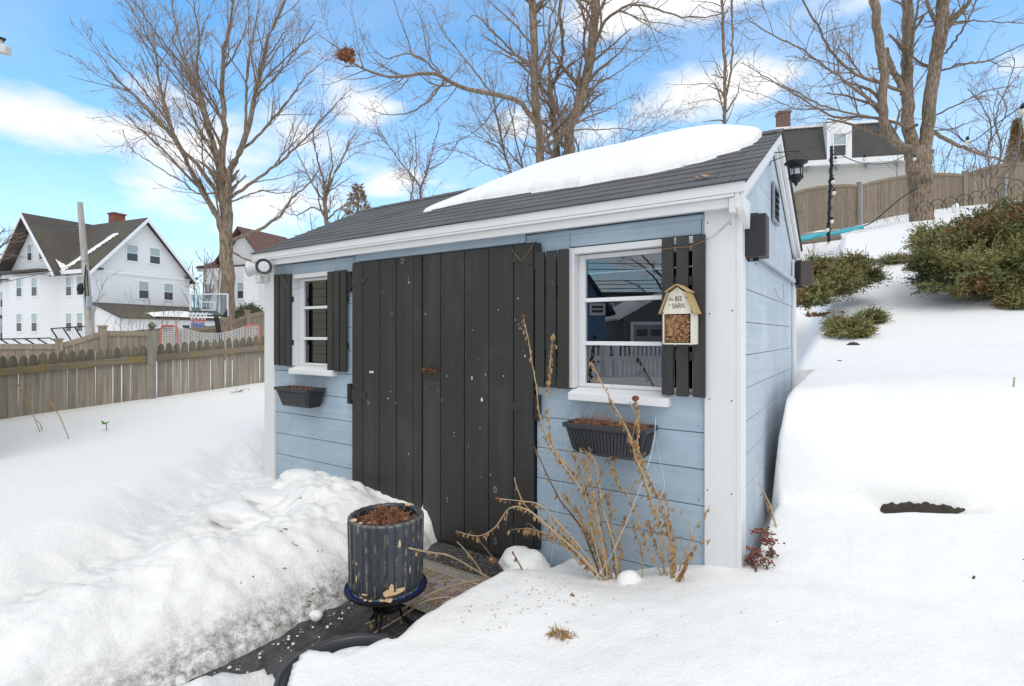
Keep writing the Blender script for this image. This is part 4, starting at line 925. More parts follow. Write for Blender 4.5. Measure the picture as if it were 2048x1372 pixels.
for an, rad, s in ((th0 - 1.15, .152, .014), (th0 + 2.35, .150, .016), (th0 - .8, .15, .008)):
    c = PC + Vector((math.cos(an) * rad, math.sin(an) * rad, z1 + .004)); lump(m, c, s, 2, .3, (1, 1, .45), int(an * 10) + 20)
m.build('chipped_rim', 'clay', pot)
m = MB(); m.lathe([(.0001, z1 - .036), (.1365, z1 - .038)], PC, 32); m.build('soil', 'soil', pot)
m = MB(); straw(m, (PC.x, PC.y, z1 - .034), 200, (.115, .115, .015), .05, 1.5, .0016, 31); curls(m, (PC.x, PC.y, z1 - .036), 90, (.105, .105, .02), .013, 32)
for cx_, cy_, s_ in ((-.03, .0, 1.0), (.035, .02, .9), (-.065, .02, .6)):
    straw(m, (PC.x + cx_, PC.y + cy_, z1 - .03), 60, (.028, .028, .02), .055 * s_, .8, .0022, int(50 + cx_ * 100)); straw(m, (PC.x + cx_, PC.y + cy_, z1 + .01 * s_), 40, (.01, .01, .03 * s_), .022, 1.4, .0018, int(80 + cx_ * 100))
tag(m.build('dried_plant', 'rust_leaf'), 'crumbled dead flower stalks filling the charcoal fluted pot', 'dried plant')
m = MB(); q = random.Random(12)
for i in range(8):
    an = th0 + q.uniform(-.75, .55); rad = q.uniform(.145, .178); c = Vector((PC.x + rad * math.cos(an), PC.y + rad * math.sin(an), zt0 + .007)); nn = 5; s = q.uniform(.006, .026)
    a2 = q.uniform(0, 6); m.prism([c + Vector((s * math.cos(a2 + 6.28 * k / nn) * q.uniform(.3, 1), s * math.sin(a2 + 6.28 * k / nn) * q.uniform(.3, 1), q.uniform(0, .006))) for k in range(nn)], (0, 0, .0025))
tag(m.build('glaze_flakes', 'clay'), 'pale broken clay flakes lying on the mosaic stand rim', 'flakes', None, 'stuff')
# door mat
mx0, mx1, my0, my1 = -1.77, -1.02, -.755, -.30; mz = -.048
mat_ = thing('door_mat', 'mosaic pattern door mat reading HOME on the wet asphalt by the doors', 'door mat', ((mx0 + mx1) / 2, (my0 + my1) / 2, -.06))
m = MB(); m.box((mx0, my0, -.0595), (mx1, my1, mz)); m.build('mat_base', 'groove', mat_, bevel=.002)
simple('mat_pink', (0.27, 0.215, 0.21, 1), .6, var=.3, scale=14); simple('mat_olive', (0.21, 0.18, 0.10, 1), .6, var=.2); simple('mat_rose', (0.22, 0.15, 0.135, 1), .6, var=.3, scale=14); simple('mat_cream', (0.36, 0.32, 0.27, 1), .6, var=.25, scale=14)
def tile(m, a, b): m.box((a[0], a[1], mz + .0003), (b[0], b[1], mz + .003))
border = .095; ix0, ix1, iy0, iy1 = mx0 + border, mx1 - border, my0 + border, my1 - border
m = MB(); q = random.Random(3); s = .0135; j = 0; y = my0 + .014
while y < my1 - .010:
    x = mx0 + .014 + (j % 2) * s * .5
    while x < mx1 - .010:
        if not (ix0 - .016 < x < ix1 + .016 and iy0 - .016 < y < iy1 + .016):
            rr_ = s * q.uniform(.36, .46); m.lathe([(rr_, mz + .0003), (rr_ * .9, mz + .003)], (x + q.uniform(-.001, .001), y, 0), 7)
        x += s
    y += s * .87; j += 1
m.build('pebble_border', 'mat_cream', mat_)
m = MB()
for a, b, c, d in ((ix0 - .011, iy0 - .011, ix1 + .011, iy0 - .005), (ix0 - .011, iy1 + .005, ix1 + .011, iy1 + .011), (ix0 - .011, iy0 - .005, ix0 - .005, iy1 + .005), (ix1 + .005, iy0 - .005, ix1 + .011, iy1 + .005), (mx0 + .001, my0 + .001, mx1 - .001, my0 + .006), (mx0 + .001, my1 - .006, mx1 - .001, my1 - .001)): tile(m, (a, b), (c, d))
m.build('border_lines', 'mat_cream', mat_)
groups = {'mat_pink': MB(), 'mat_olive': MB(), 'mat_rose': MB()}
NX, NY = 10, 5; tw, tl = (ix1 - ix0) / NX, (iy1 - iy0) / NY; q = random.Random(8)
tx0, tx1_ = -1.64, -1.36
for i in range(NX):
    for jj in range(NY):
        a = (ix0 + i * tw + .002, iy0 + jj * tl + .002); b = (ix0 + (i + 1) * tw - .002, iy0 + (jj + 1) * tl - .002)
        if jj == 2 and b[0] > tx0 and a[0] < tx1_: continue
        col = 'mat_olive' if (jj >= 3 and q.random() < .4 and i < 6) else ('mat_rose' if q.random() < .2 else 'mat_pink')
        if q.random() < .25: tile(groups[col], a, (a[0] + tw / 2 - .003, b[1])); tile(groups['mat_pink'], (a[0] + tw / 2 - .001, a[1]), b)
        else: tile(groups[col], a, b)
for k, g_ in groups.items(): g_.build('mosaic_tiles', k, mat_)
m = MB(); i0 = math.floor((tx0 - ix0) / tw); i1 = math.ceil((tx1_ - ix0) / tw)
tile(m, (ix0 + i0 * tw + .002, iy0 + 2 * tl + .002), (ix0 + i1 * tw - .002, iy0 + 3 * tl - .002)); m.build('text_tile', 'mat_pink', mat_)
scaled_text('HOME', .060, 1.1, ((ix0 + i0 * tw + ix0 + i1 * tw) / 2, iy0 + 2.5 * tl - .021, mz + .0034), (0, 0, 0), 'ink', 'lettering', mat_, ext=.0003, space=1.0)
# tub rim
TC = Vector((-1.02, -1.42, 0)); tr = .245
tub_ = thing('planter_tub', 'round dark plastic planter tub half buried in snow at the bottom edge', 'tub', (TC.x, TC.y, -.06))
m = MB(); m.lathe([(.19, -.06), (tr - .012, .070), (tr, .078), (tr + .004, .098), (tr, .108), (tr - .018, .110), (tr - .026, .100), (tr - .030, .06), (tr - .05, -.02)], TC, 72, close=True); m.build('tub_body', 'plastic_grey', tub_, smooth=True)
# snow heaped in the tub
def mound(name, fn, x0, x1, y0, y1, st_, mat, keepfn=None):
    xs = np.arange(x0, x1, st_); ys = np.arange(y0, y1, st_); A, B = np.meshgrid(xs, ys); Zz = fn(A, B); kp = keepfn(A, B) if keepfn else np.ones(A.shape, bool)
    idx = -np.ones(A.shape, int); idx[kp] = np.arange(kp.sum()); q = np.stack([idx[:-1, :-1], idx[:-1, 1:], idx[1:, 1:], idx[1:, :-1]], -1).reshape(-1, 4); q = q[(q >= 0).all(1)]
    return nmesh(name, np.stack([A[kp], B[kp], Zz[kp]], 1), q, mat, smooth=True)
# lumps of snow
def snowlump(label, c, r, sq, seed, mat='snow_clean', jag=.22, cat='snow lump'):
    m = MB(); lump(m, c, r, 4, jag, sq, seed); return tag(m.build('snow_lump', mat, smooth=True), label, cat, 'loose lumps of snow round the shed doors')
snowlump('large round lump of snow against the right door corner', (-1.08, -.17, .012), .115, (1.12, .95, .80), 3, jag=.42)
snowlump('small snowball at the foot of the dried stalks', (-.457, -.19, .085), .062, (1, 1, 1.05), 5, jag=.15)
snowlump('pointed block of snow standing against siding left of the doors', (-3.06, -.22, .20), .13, (1.25, .9, .62), 8, jag=.3)
snowlump('flat snow slab on the bank below the left window', (-3.02, -.52, .15), .15, (1.5, .8, .38), 9, jag=.35)
snowlump('wedge of packed snow on top of the shovelled bank', (-2.85, -.80, .13), .15, (1.7, .7, .5), 10, 'snow_clean', jag=.5)
q_ = P(632, 1240, 2.55); snowlump('small white ice lump lying on the asphalt by the bank', (q_.x, q_.y, -.045), .03, (1.2, .9, .8), 11, jag=.15)
q_ = P(380, 1338, 2.16); snowlump('forked snow crumb at the foot of the shovelled bank', (q_.x - .03, q_.y, -.045), .04, (1.3, .8, .8), 12, jag=.5)
q_ = P(355, 1362, 2.08); snowlump('pale ice sliver beside the forked snow crumb', (q_.x - .0, q_.y, -.05), .035, (1.6, .7, .5), 13, 'snow_ice', jag=.35)
m = MB(); q = random.Random(77)
for k in range(110):
    y = q.uniform(-2.3, -.2); x = -1.70 + abs(q.gauss(0, .09)) + .03; lump(m, (x, y, -.056), q.uniform(.002, .0085), 1, .45, (1, 1, .7), k)
tag(m.build('snow_crumbs', 'snow_ice', smooth=True), 'fine crumbs of snow fallen on the asphalt along the bank', 'snow crumbs', None, 'stuff')
# the snow at the sill beside the pot is part of the bank; twigs and crumbs on the snow
def at(px, py): h = hit(px, py); return Vector((h.x, h.y, hz(h.x, h.y)))
def scatter(name, label, cat, pts, mat, seed, ln=.02, rad=.0016):
    m = MB(); q = random.Random(seed)
    for px, py, k, sp in pts:
        c = at(px, py)
        for _ in range(k):
            p = c + Vector((q.gauss(0, sp), q.gauss(0, sp), 0)); p.z = hz(p.x, p.y) + .002; a = q.uniform(0, 6.28); L = ln * q.uniform(.4, 1.3)
            d = Vector((math.cos(a), math.sin(a), q.uniform(-.05, .5))); m.tube([p, p + d * L * .5 + Vector((0, 0, .002)), p + d * L], rad, 4, caps=False)
    return tag(m.build(name, mat), label, cat, None, 'stuff')
scatter('bank_litter', 'dark bark crumbs and twigs strewn over the left snow bank', 'litter', [(573, 1140, 1, .0), (668, 1148, 2, .002), (600, 998, 2, .003), (516, 1025, 2, .02), (590, 1090, 3, .02), (572, 1062, 3, .02), (625, 1192, 4, .02), (640, 1108, 2, .02), (470, 1150, 2, .05), (630, 1222, 4, .02), (480, 1290, 3, .04), (610, 1245, 3, .03)], 'dark_stem', 5, .022, .0022)
scatter('seed_litter', 'tan seed chaff sprinkled on the snow under the dried stalks', 'litter', [(1100, 1175, 26, .10), (1000, 1230, 10, .06), (1140, 1190, 14, .06), (960, 1225, 8, .05), (930, 1215, 4, .02), (1145, 1205, 6, .02), (1250, 1160, 8, .05), (1200, 1160, 20, .06), (1080, 1240, 4, .06), (1300, 1165, 5, .05), (1450, 1235, 3, .15), (1250, 1250, 5, .15)], 'dead_leaf', 6, .010, .0011)
c = at(1122, 1272); m = MB(); straw(m, c + Vector((0, 0, .0)), 90, (.045, .03, .006), .03, 1.5, .0014, 3); curls(m, c, 30, (.035, .025, .01), .008, 5)
tag(m.build('dried_plant', 'dead_leaf'), 'flat tan tuft of dead leaves poking through the foreground snow', 'dried plant')
c = at(1145, 1192); m = MB(); curls(m, c, 5, (.012, .01, .004), .014, 9); tag(m.build('fallen_leaf', 'dead_leaf'), 'crumpled brown leaf on snow below the big snow lump', 'leaf')
# ---------------- dried stalks by the wall
def seg_pts(seq): return [PW(px, py, y) for px, py, y in seq]
def smooth_pts(P0, sub=5):
    out = []
    for i in range(len(P0) - 1):
        a = P0[max(i - 1, 0)]; b = P0[i]; c = P0[i + 1]; d = P0[min(i + 2, len(P0) - 1)]
        for k in range(sub):
            t = k / sub; out.append(.5 * ((2 * b) + (c - a) * t + (2 * a - 5 * b + 4 * c - d) * t * t + (3 * b - a - 3 * c + d) * t ** 3))
    out.append(P0[-1]); return out
def limpleaf(m, p, q, s):
    a = q.uniform(0, 6.28); d = Vector((math.cos(a) * .35, math.sin(a) * .35, -1)).normalized(); w = d.cross(Vector((math.cos(a + 1.3), math.sin(a + 1.3), 0))).normalized()
    L = s * q.uniform(.6, 1.4); pts = [p]; vs = []; n = 4
    for k in range(n + 1):
        t = k / n; c = p + d * L * t + w * math.sin(t * 5 + a) * L * .10; ww = L * .27 * math.sin(math.pi * min(1, t * .9 + .08)) * q.uniform(.6, 1.2); tw = w * math.cos(t * 2.5) + d.cross(w) * math.sin(t * 2.5)
        vs += [c - tw * ww, c + tw * ww]
    m.add(vs, [(2 * k, 2 * k + 1, 2 * k + 3, 2 * k + 2) for k in range(n)])
def stalk(label, seq, r0, r1, leaves, tips=0, mat='dead_stem', head=None, seed=1, leaf=.028, group='dead flower stalks leaning against the shed'):
    t = thing('dried_stalk', label, 'dried stalk', seg_pts(seq)[0], group); q = random.Random(seed)
    pts = smooth_pts(seg_pts(seq)); m = MB(); n = len(pts)
    pts = [p + Vector((q.gauss(0, .0012), q.gauss(0, .0012), 0)) for p in pts]
    rr_ = [(r0 + (r1 - r0) * i / (n - 1)) * (1.35 if i % 4 == 3 else 1) for i in range(n)]
    m.tube(pts, [v * 1.0 for v in rr_], 7); leaves = int(leaves * 2.0)
    lm = MB(); k = 0
    for _ in range(tips):
        i = q.randrange(n // 4, n - 1); p = pts[i]; d = (pts[i + 1] - pts[i]).normalized(); a = q.uniform(0, 6.28); s = Vector((math.cos(a), math.sin(a) * .6, q.uniform(-.1, .8))); L = q.uniform(.04, .11)
        e = p + (d * .7 + s * .7).normalized() * L; m.tube([p, (p + e) / 2 + Vector((0, 0, .004)), e], [.0016, .0013, .0008], 5); limpleaf(lm, e, q, leaf * .7); limpleaf(lm, (p + e) / 2, q, leaf * .6)
    for _ in range(leaves):
        i = q.randrange(n // 6, n); limpleaf(lm, pts[min(i, n - 1)], q, leaf)
    m.build('stem', mat, t, smooth=True)
    if leaves: lm.build('withered_leaves', 'dead_leaf', t)
    if head:
        h = MB(); c = pts[-1]; lump(h, c, head, 3, .5, (1, 1, .9), seed); straw(h, c, 22, (head * .4,) * 3, head * 1.1, 1.9, .0012, seed); h.build('seed_head', 'seed_head', t)
    return t
S = lambda *a, **k: stalk(*a, **k)
S('tallest dead stalk with rusty head reaching in front of the right door edge', [(1218, 1162, -.16), (1195, 1075, -.18), (1165, 985, -.2), (1128, 930, -.2), (1098, 885, -.2), (1080, 835, -.2), (1072, 770, -.2), (1060, 700, -.2), (1047, 634, -.2)], .0052, .0022, 26, 4, head=.011, seed=1)
S('leafy dead stalk crossing the left shutter of the right window', [(1225, 1160, -.15), (1195, 1050, -.17), (1170, 970, -.18), (1130, 925, -.19), (1102, 878, -.19), (1096, 800, -.19), (1100, 730, -.19), (1106, 667, -.19)], .005, .002, 40, 5, seed=2, leaf=.034)
S('straight tan stalk slanting across the right window box', [(1330, 1160, -.10), (1318, 1060, -.16), (1300, 990, -.22), (1275, 920, -.25), (1255, 860, -.26), (1222, 800, -.26), (1181, 724, -.26)], .0055, .0022, 44, 6, seed=3, leaf=.03)
S('slender stalk ending in a round brown seed head beside the window box', [(1345, 1160, -.10), (1325, 1060, -.15), (1290, 970, -.2), (1276, 900, -.25), (1276, 845, -.26), (1271, 797, -.26)], .004, .0018, 24, 3, head=.014, seed=4)
S('short branched stalk left of the window box', [(1212, 1165, -.2), (1190, 1090, -.2), (1175, 1010, -.2), (1160, 940, -.2), (1146, 905, -.2)], .005, .0022, 28, 8, seed=5)
S('dark bare stem leaning left in front of the lower siding', [(1205, 1165, -.18), (1165, 1060, -.17), (1120, 1000, -.16), (1092, 945, -.15), (1068, 892, -.15)], .0048, .0026, 5, 0, mat='dark_stem', seed=6)
S('stalk with a hooked top bending right below the window box', [(1222, 1160, -.12), (1206, 1060, -.12), (1198, 990, -.12), (1203, 940, -.12), (1215, 917, -.12), (1232, 913, -.12)], .004, .0016, 14, 3, seed=7)
S('upright stalk with drooping twigs in the middle of the clump', [(1216, 1166, -.2), (1205, 1090, -.22), (1190, 1010, -.22), (1180, 950, -.22), (1165, 915, -.22)], .0045, .002, 34, 8, seed=8)
S('stiff tan stalk rising to the right of the clump', [(1235, 1168, -.16), (1228, 1090, -.18), (1205, 1010, -.2), (1192, 930, -.2), (1178, 905, -.2)], .005, .0024, 24, 6, seed=9)
S('pale split stalk leaning right against the lower siding', [(1352, 1158, -.08), (1342, 1090, -.12), (1322, 1010, -.14), (1296, 950, -.16), (1270, 880, -.2)], .006, .003, 36, 6, seed=10, leaf=.034)
S('long thin stalk slanting across the middle boards', [(1325, 1155, -.12), (1290, 1080, -.14), (1262, 1000, -.15), (1240, 970, -.15), (1224, 931, -.15)], .0042, .0018, 30, 5, seed=11)
S('thin branching twig bent toward the white corner board', [(1352, 1156, -.08), (1368, 1115, -.08), (1390, 1060, -.08), (1420, 1010, -.08)], .0034, .0012, 4, 2, seed=12)
S('short stub stalk at the base of the right cluster', [(1345, 1158, -.10), (1350, 1110, -.10), (1348, 1068, -.10)], .006, .004, 14, 1, seed=13)
S('thin curved twig beside the small snowball', [(1286, 1160, -.12), (1282, 1100, -.12), (1270, 1060, -.12), (1262, 1010, -.12)], .0032, .0014, 10, 2, seed=14)
S('low arching stalk hanging over the doors with a frayed head', [(1212, 1168, -.22), (1160, 1110, -.26), (1110, 1065, -.3), (1060, 1022, -.32), (1020, 1016, -.34), (990, 1055, -.36), (955, 1072, -.38), (912, 1062, -.38)], .0048, .0026, 18, 3, seed=15)
S('upper arching stalk with a pale flower husk before the doors', [(1208, 1166, -.2), (1165, 1100, -.24), (1120, 1050, -.28), (1080, 1010, -.3), (1040, 1002, -.32), (994, 997, -.34)], .0045, .0022, 18, 3, head=.010, seed=16)
S('stub twig crossing the arching stalks at the door edge', [(1160, 1130, -.25), (1110, 1070, -.28), (1050, 1010, -.3), (1028, 955, -.3)], .0035, .0022, 3, 0, seed=17)
S('broken stalk with bushy husks at the foot of the right door', [(1190, 1150, -.2), (1140, 1090, -.22), (1095, 1068, -.24), (1052, 1056, -.26)], .004, .002, 36, 4, seed=18, leaf=.034)
qq = random.Random(41)
for i, (bx, tx, ty, lb) in enumerate(((1228, 1150, 1010, 'fine twig fanning left low in the clump'), (1232, 1213, 985, 'fine straight twig in the middle low part of the clump'), (1222, 1128, 985, 'slender twig fanning farthest left across the pale boards'), (1345, 1330, 985, 'slender twig standing close to the right cluster'), (1338, 1296, 1040, 'short slender twig leaning left in the right cluster'), (1350, 1392, 1090, 'short slender twig leaning right in the right cluster'), (1236, 1250, 1030, 'thin twig leaning right out of the middle clump'), (1215, 1090, 1040, 'low thin twig spreading left near the door edge'))):
    y0 = qq.uniform(-.2, -.1); S(lb, [(bx, 1163, y0), ((bx * 2 + tx) / 3 + qq.uniform(-6, 6), 1163 - (1163 - ty) * .36, y0 - .02), ((bx + 2 * tx) / 3 + qq.uniform(-5, 5), 1163 - (1163 - ty) * .7, y0 - .03), (tx, ty, y0 - .03)], .0034, .0014, 22, 7, seed=50 + i, leaf=.03)
G2 = 'bent stalks lying over the mat and path'
def low(label, seq, r0, r1, leaves, seed, tips=0, leaf=.026):   # (px, py, distance)
    t = thing('dried_stalk', label, 'dried stalk', P(*seq[0]), G2); q = random.Random(seed); pts = smooth_pts([P(*s) for s in seq]); n = len(pts); m = MB(); lm = MB()
    m.tube(pts, [(r0 + (r1 - r0) * i / (n - 1)) * (1.3 if i % 4 == 3 else 1) for i in range(n)], 7)
    for _ in range(leaves): limpleaf(lm, pts[q.randrange(n)], q, leaf)
    m.build('stem', 'dead_stem' if seed % 5 else 'dark_stem', t, smooth=True)
    if leaves: lm.build('withered_leaves', 'dead_leaf', t)
low('long straw coloured stalk lying from the snow to the tub', [(928, 1203, 2.62), (890, 1195, 2.6), (845, 1205, 2.55), (800, 1235, 2.45), (742, 1270, 2.35)], .0048, .0035, 10, 1)
low('second long stalk lying over the mat above the first', [(1040, 1165, 2.85), (960, 1160, 2.75), (880, 1180, 2.65), (810, 1215, 2.5), (731, 1248, 2.38)], .0044, .003, 14, 2)
low('bare stalk pointing from the mat to the fluted pot', [(1000, 1170, 2.8), (950, 1140, 2.7), (900, 1112, 2.55), (855, 1104, 2.4), (818, 1096, 2.3)], .005, .0036, 6, 3)
low('short upright twig left of the large snow lump', [(975, 1165, 2.8), (950, 1125, 2.8), (930, 1100, 2.8), (914, 1084, 2.8)], .0034, .0026, 5, 4)
low('dark twig leaning on the large snow lump', [(1025, 1170, 2.72), (998, 1130, 2.72), (975, 1102, 2.74), (956, 1078, 2.76)], .0042, .0034, 4, 5)
low('stiff dark stem in front of the large snow lump', [(1058, 1165, 2.6), (1045, 1140, 2.6), (1035, 1122, 2.6), (1025, 1103, 2.6)], .0036, .0028, 7, 10)
low('matted horizontal stems at the foot of the large snow lump', [(1065, 1165, 2.62), (1020, 1175, 2.62), (970, 1172, 2.62), (915, 1160, 2.66), (862, 1166, 2.7)], .0042, .0022, 16, 7, leaf=.034)
low('thin stem trailing from the lump toward the mat', [(1060, 1160, 2.66), (1000, 1165, 2.66), (950, 1180, 2.64), (900, 1178, 2.6)], .0032, .0016, 10, 8)
# corner: sedum and stalk beside the side wall
t = thing('sedum_plant', 'dark red dead flower clusters in the snow beside the side wall', 'dried plant', at(1520, 1140))
st_, hd = MB(), MB(); q = random.Random(2)
for bx, by_, tops in ((1512, 1147, [(1497, 1118), (1505, 1125), (1515, 1108), (1510, 1135)]), (1532, 1140, [(1540, 1120), (1530, 1122), (1537, 1140)]), (1545, 1118, [(1530, 1062), (1520, 1065), (1540, 1080), (1545, 1105), (1536, 1083), (1510, 1100)])):
    b = at(bx, by_)
    for tx, ty in tops:
        d = 2.45 + q.uniform(-.05, .08); e = P(tx, ty, d); st_.tube([b, (b + e) / 2 + Vector((.005, 0, .01)), e], .0022, 5)
        for _ in range(30): lump(hd, e + Vector((q.gauss(0, .019), q.gauss(0, .014), q.gauss(0, .007))), q.uniform(.003, .0075), 1, .4, (1, 1, .7), q.randrange(99))
st_.build('stems', 'dark_stem', t); hd.build('flower_clusters', 'sedum', t)
low2 = low; G2 = None
a = at(1555, 1056); 
t = thing('dried_stalk', 'leaning broken stalk in the snow beside the shed side wall', 'dried stalk', a); m = MB(); e = a + Vector((-.10, .06, .21)); q = random.Random(3)
m.tube([a - Vector((0, 0, .02)), (a + e) / 2 + Vector((.01, 0, 0)), e], [.006, .004, .0025], 7); m.build('stem', 'dead_stem', t); m = MB()
for k in range(9): limpleaf(m, a + (e - a) * q.uniform(.3, .8), q, .03)
m.build('withered_leaves', 'dead_leaf', t)
for i, (px, py, dz, dx, lb) in enumerate(((2042, 1120, .035, .05, 'short brown twig poking from snow at the right edge'), (2040, 1162, .03, .06, 'thick bent twig in a snow hollow at the lower right edge'), (1944, 1160, .012, .008, 'tiny twig end in the snow on the lower right'), (1627 + 400, 775, .06, .004, 'thin tan stub standing in the snow bank on the right'))):
    a = at(px, py); m = MB(); m.tube([a - Vector((0, 0, .01)), a + Vector((dx, 0, dz))], [.005, .004], 6); tag(m.build('twig', 'dead_stem' if i == 3 else 'dark_stem'), lb, 'twig')
# left yard: stems and a green sprout
for i, (px, py, tx, ty, lb) in enumerate(((80, 865, 33, 765, 'tan grass stem leaning left in front of the picket fence'), (138, 878, 98, 800, 'tan seed stem standing right of the leaning grass stem'), (85, 862, 70, 838, 'short thin stem at the foot of the leaning grass stem'))):
    a = at(px, py); d = (np.array([a.x, a.y]) - CAM) @ FW; e = P(tx, ty, d); m = MB(); mid = (a + e) / 2 + Vector((.04, 0, .02)); m.tube([a, mid, e], [.004, .004, .003], 6); q = random.Random(i)
    if i < 2:
        for _ in range(14): p = e + (mid - e) * q.uniform(0, .5); lump(m, p, .008, 1, .5, (1, 1, 1.4), q.randrange(99))
    tag(m.build('grass_stem', 'dead_leaf'), lb, 'grass stem')
a = at(213, 862); t = thing('green_sprout', 'tiny green sprout with two leaves in the left snow field', 'sprout', a); m = MB(); m.tube([a, a + Vector((0, 0, .07))], .004, 6); m.build('stem', 'leaf_green', t)
m = MB(); c = a + Vector((0, 0, .07))
for s in (-1, 1): m.add([c, c + RTv * (.05 * s) + Vector((0, 0, .03)) if False else c + Vector((.045 * s, .02 * s, .03)), c + Vector((.05 * s, -.03, .02)), c + Vector((.015 * s, -.03, -.004))], [(0, 1, 2, 3)])
m.build('leaves', 'leaf_green', t)
c = at(483, 785); m = MB(); q = random.Random(6)
for _ in range(9): p = c + Vector((q.gauss(0, .06), q.gauss(0, .06), .01)); m.tube([p, p + Vector((q.uniform(-.1, .1), q.uniform(-.1, .1), q.uniform(0, .08)))], .003, 4)
tag(m.build('twig', 'bark_grey'), 'tangle of dry twigs on the snow near the picket fence', 'twigs')
# stones under the snow terrace
m = MB(); q = random.Random(4)
lump(m, (0, 0, 0), 1.0, 5, .22, (.20, .045, .048), 61)
R = Matrix.Translation((.745, .66 + .42 * .745 + .008, .343)) @ Matrix.Rotation(math.atan(.42), 4, 'Z'); m.v = [tuple(R @ (Vector(v) + Vector((0, 0, .006 * math.sin(v[0] * 70) + .005 * math.sin(v[0] * 160 + v[1] * 90))))) for v in m.v]
tag(m.build('stone_wall', 'stone'), 'dark mossy stone edge showing in the hollow under the snow bank', 'stone wall')
# ================================================================ left yard and neighbours
def fence_line(name, a, b): pass
F0 = Vector((-9.6, -2.83, 0)); F1 = Vector((-6.1, 4.0, 0))        # picket fence line through the two surveyed ends
A0, A1 = P(0, 712, 6.4), P(530, 668, 8.0)
dirF = Vector((A1.x - A0.x, A1.y - A0.y, 0)); LF = dirF.length; dirF.normalize(); nF = Vector((dirF.y, -dirF.x, 0))
if nF.dot(Vector((CAM[0] - A0.x, CAM[1] - A0.y, 0))) < 0: nF = -nF
def FP(s, off=0.0, z=0.0): return Vector((A0.x, A0.y, 0)) + dirF * s + nF * off + Vector((0, 0, z))
def tipz(s): return 1.045 + (1.30 - 1.045) * s / LF
fence = thing('picket_fence', 'low weathered wooden picket fence with mossy rail across the left yard', 'fence', FP(LF / 2, 0, .3))
sp = None
rp = PW  # post bearing
r_ = FW + RT * ((304 - 1024) / FOC); A = np.array([[r_[0], -dirF.x], [r_[1], -dirF.y]]); sol = np.linalg.solve(A, np.array([A0.x - CAM[0], A0.y - CAM[1]])); sp = sol[1]
q = random.Random(21)
def panel(s0, s1):
    m = MB(); tops = MB(); s = s0; cnt = round((s1 - s0) / .0925); pw_ = (s1 - s0) / cnt
    for _k in range(cnt):
        gp_ = q.choice([.002, .003, .002, .003, .003, .009]); w = pw_ - gp_; s = s0 + pw_ * _k; zt = tipz(s) + q.uniform(-.012, .012); zb = hz(*FP(s)[:2]) - .12; t = q.random() ** 2; h = .15; o = -.012 + q.uniform(-.003, .003); lean = q.uniform(-.004, .004)
        for (lo, hi, mm) in ((zb, zt - h, m),):
            p = [FP(s, o, lo), FP(s + w, o, lo), FP(s + w, o - .016, lo), FP(s, o - .016, lo), FP(s + lean, o, hi), FP(s + w + lean, o, hi), FP(s + w + lean, o - .016, hi), FP(s + lean, o - .016, hi)]; mm.hexa(p, t)
        prof = [(0, zt - h), (0, zt - .088), (.012, zt - .082), (.004, zt - .07), (.010, zt - .04), (.027, zt - .012), (w / 2, zt), (w - .027, zt - .012), (w - .010, zt - .04), (w - .004, zt - .07), (w - .012, zt - .082), (w, zt - .088), (w, zt - h)]
        tops.prism([FP(s + a + lean, o, z) for a, z in prof], -nF * .016, t)
    pk = m.build('pickets', 'fence_wood', fence); tops.build('picket_tips', 'fence_wood_top', pk)
    m = MB(); a, b = s0 - .02, s1 + .02
    m.hexa([FP(a, -.010, tipz(a) - .235), FP(b, -.010, tipz(b) - .235), FP(b, .028, tipz(b) - .235), FP(a, .028, tipz(a) - .235), FP(a, -.010, tipz(a) - .15), FP(b, -.010, tipz(b) - .15), FP(b, .028, tipz(b) - .15), FP(a, .028, tipz(a) - .15)])
    m.build('rail', 'fence_rail', fence, bevel=.004)
panel(sp - 2.75, sp - .05); panel(sp + .06, sp + 2.9); panel(sp + 3.02, sp + 5.9)
def fpost(s, top):
    m = MB(); c = FP(s, .02, 0); w = .05; b = hz(c.x, c.y) - .1; R = Matrix(((dirF.x, nF.x, 0, c.x), (dirF.y, nF.y, 0, c.y), (0, 0, 1, 0), (0, 0, 0, 1)))
    m.box((-w, -w, b), (w, w, top - .12), mat=R); o = m.build('post', 'fence_post', fence, bevel=.006)
    m = MB(); sq = lambda r, z: [R @ Vector((r * x, r * y, z)) for x, y in ((-1, -1), (1, -1), (1, 1), (-1, 1))]
    rings = [sq(w * 1.05, top - .12), sq(w * 1.05, top - .10), sq(w * .55, top - .095), sq(w * .6, top - .08), sq(w * .98, top - .065), sq(w * .95, top - .045), sq(w * .5, top - .012), sq(.002, top)]
    vs = sum(rings, []); m.add(vs, [(0, 3, 2, 1)] + [(i * 4 + k, i * 4 + (k + 1) % 4, i * 4 + 4 + (k + 1) % 4, i * 4 + 4 + k) for i in range(7) for k in range(4)]); m.build('finial', 'fence_wood_top', o)
fpost(sp, 1.48); fpost(sp + 2.96, 1.62); fpost(sp - 2.8, 1.3)
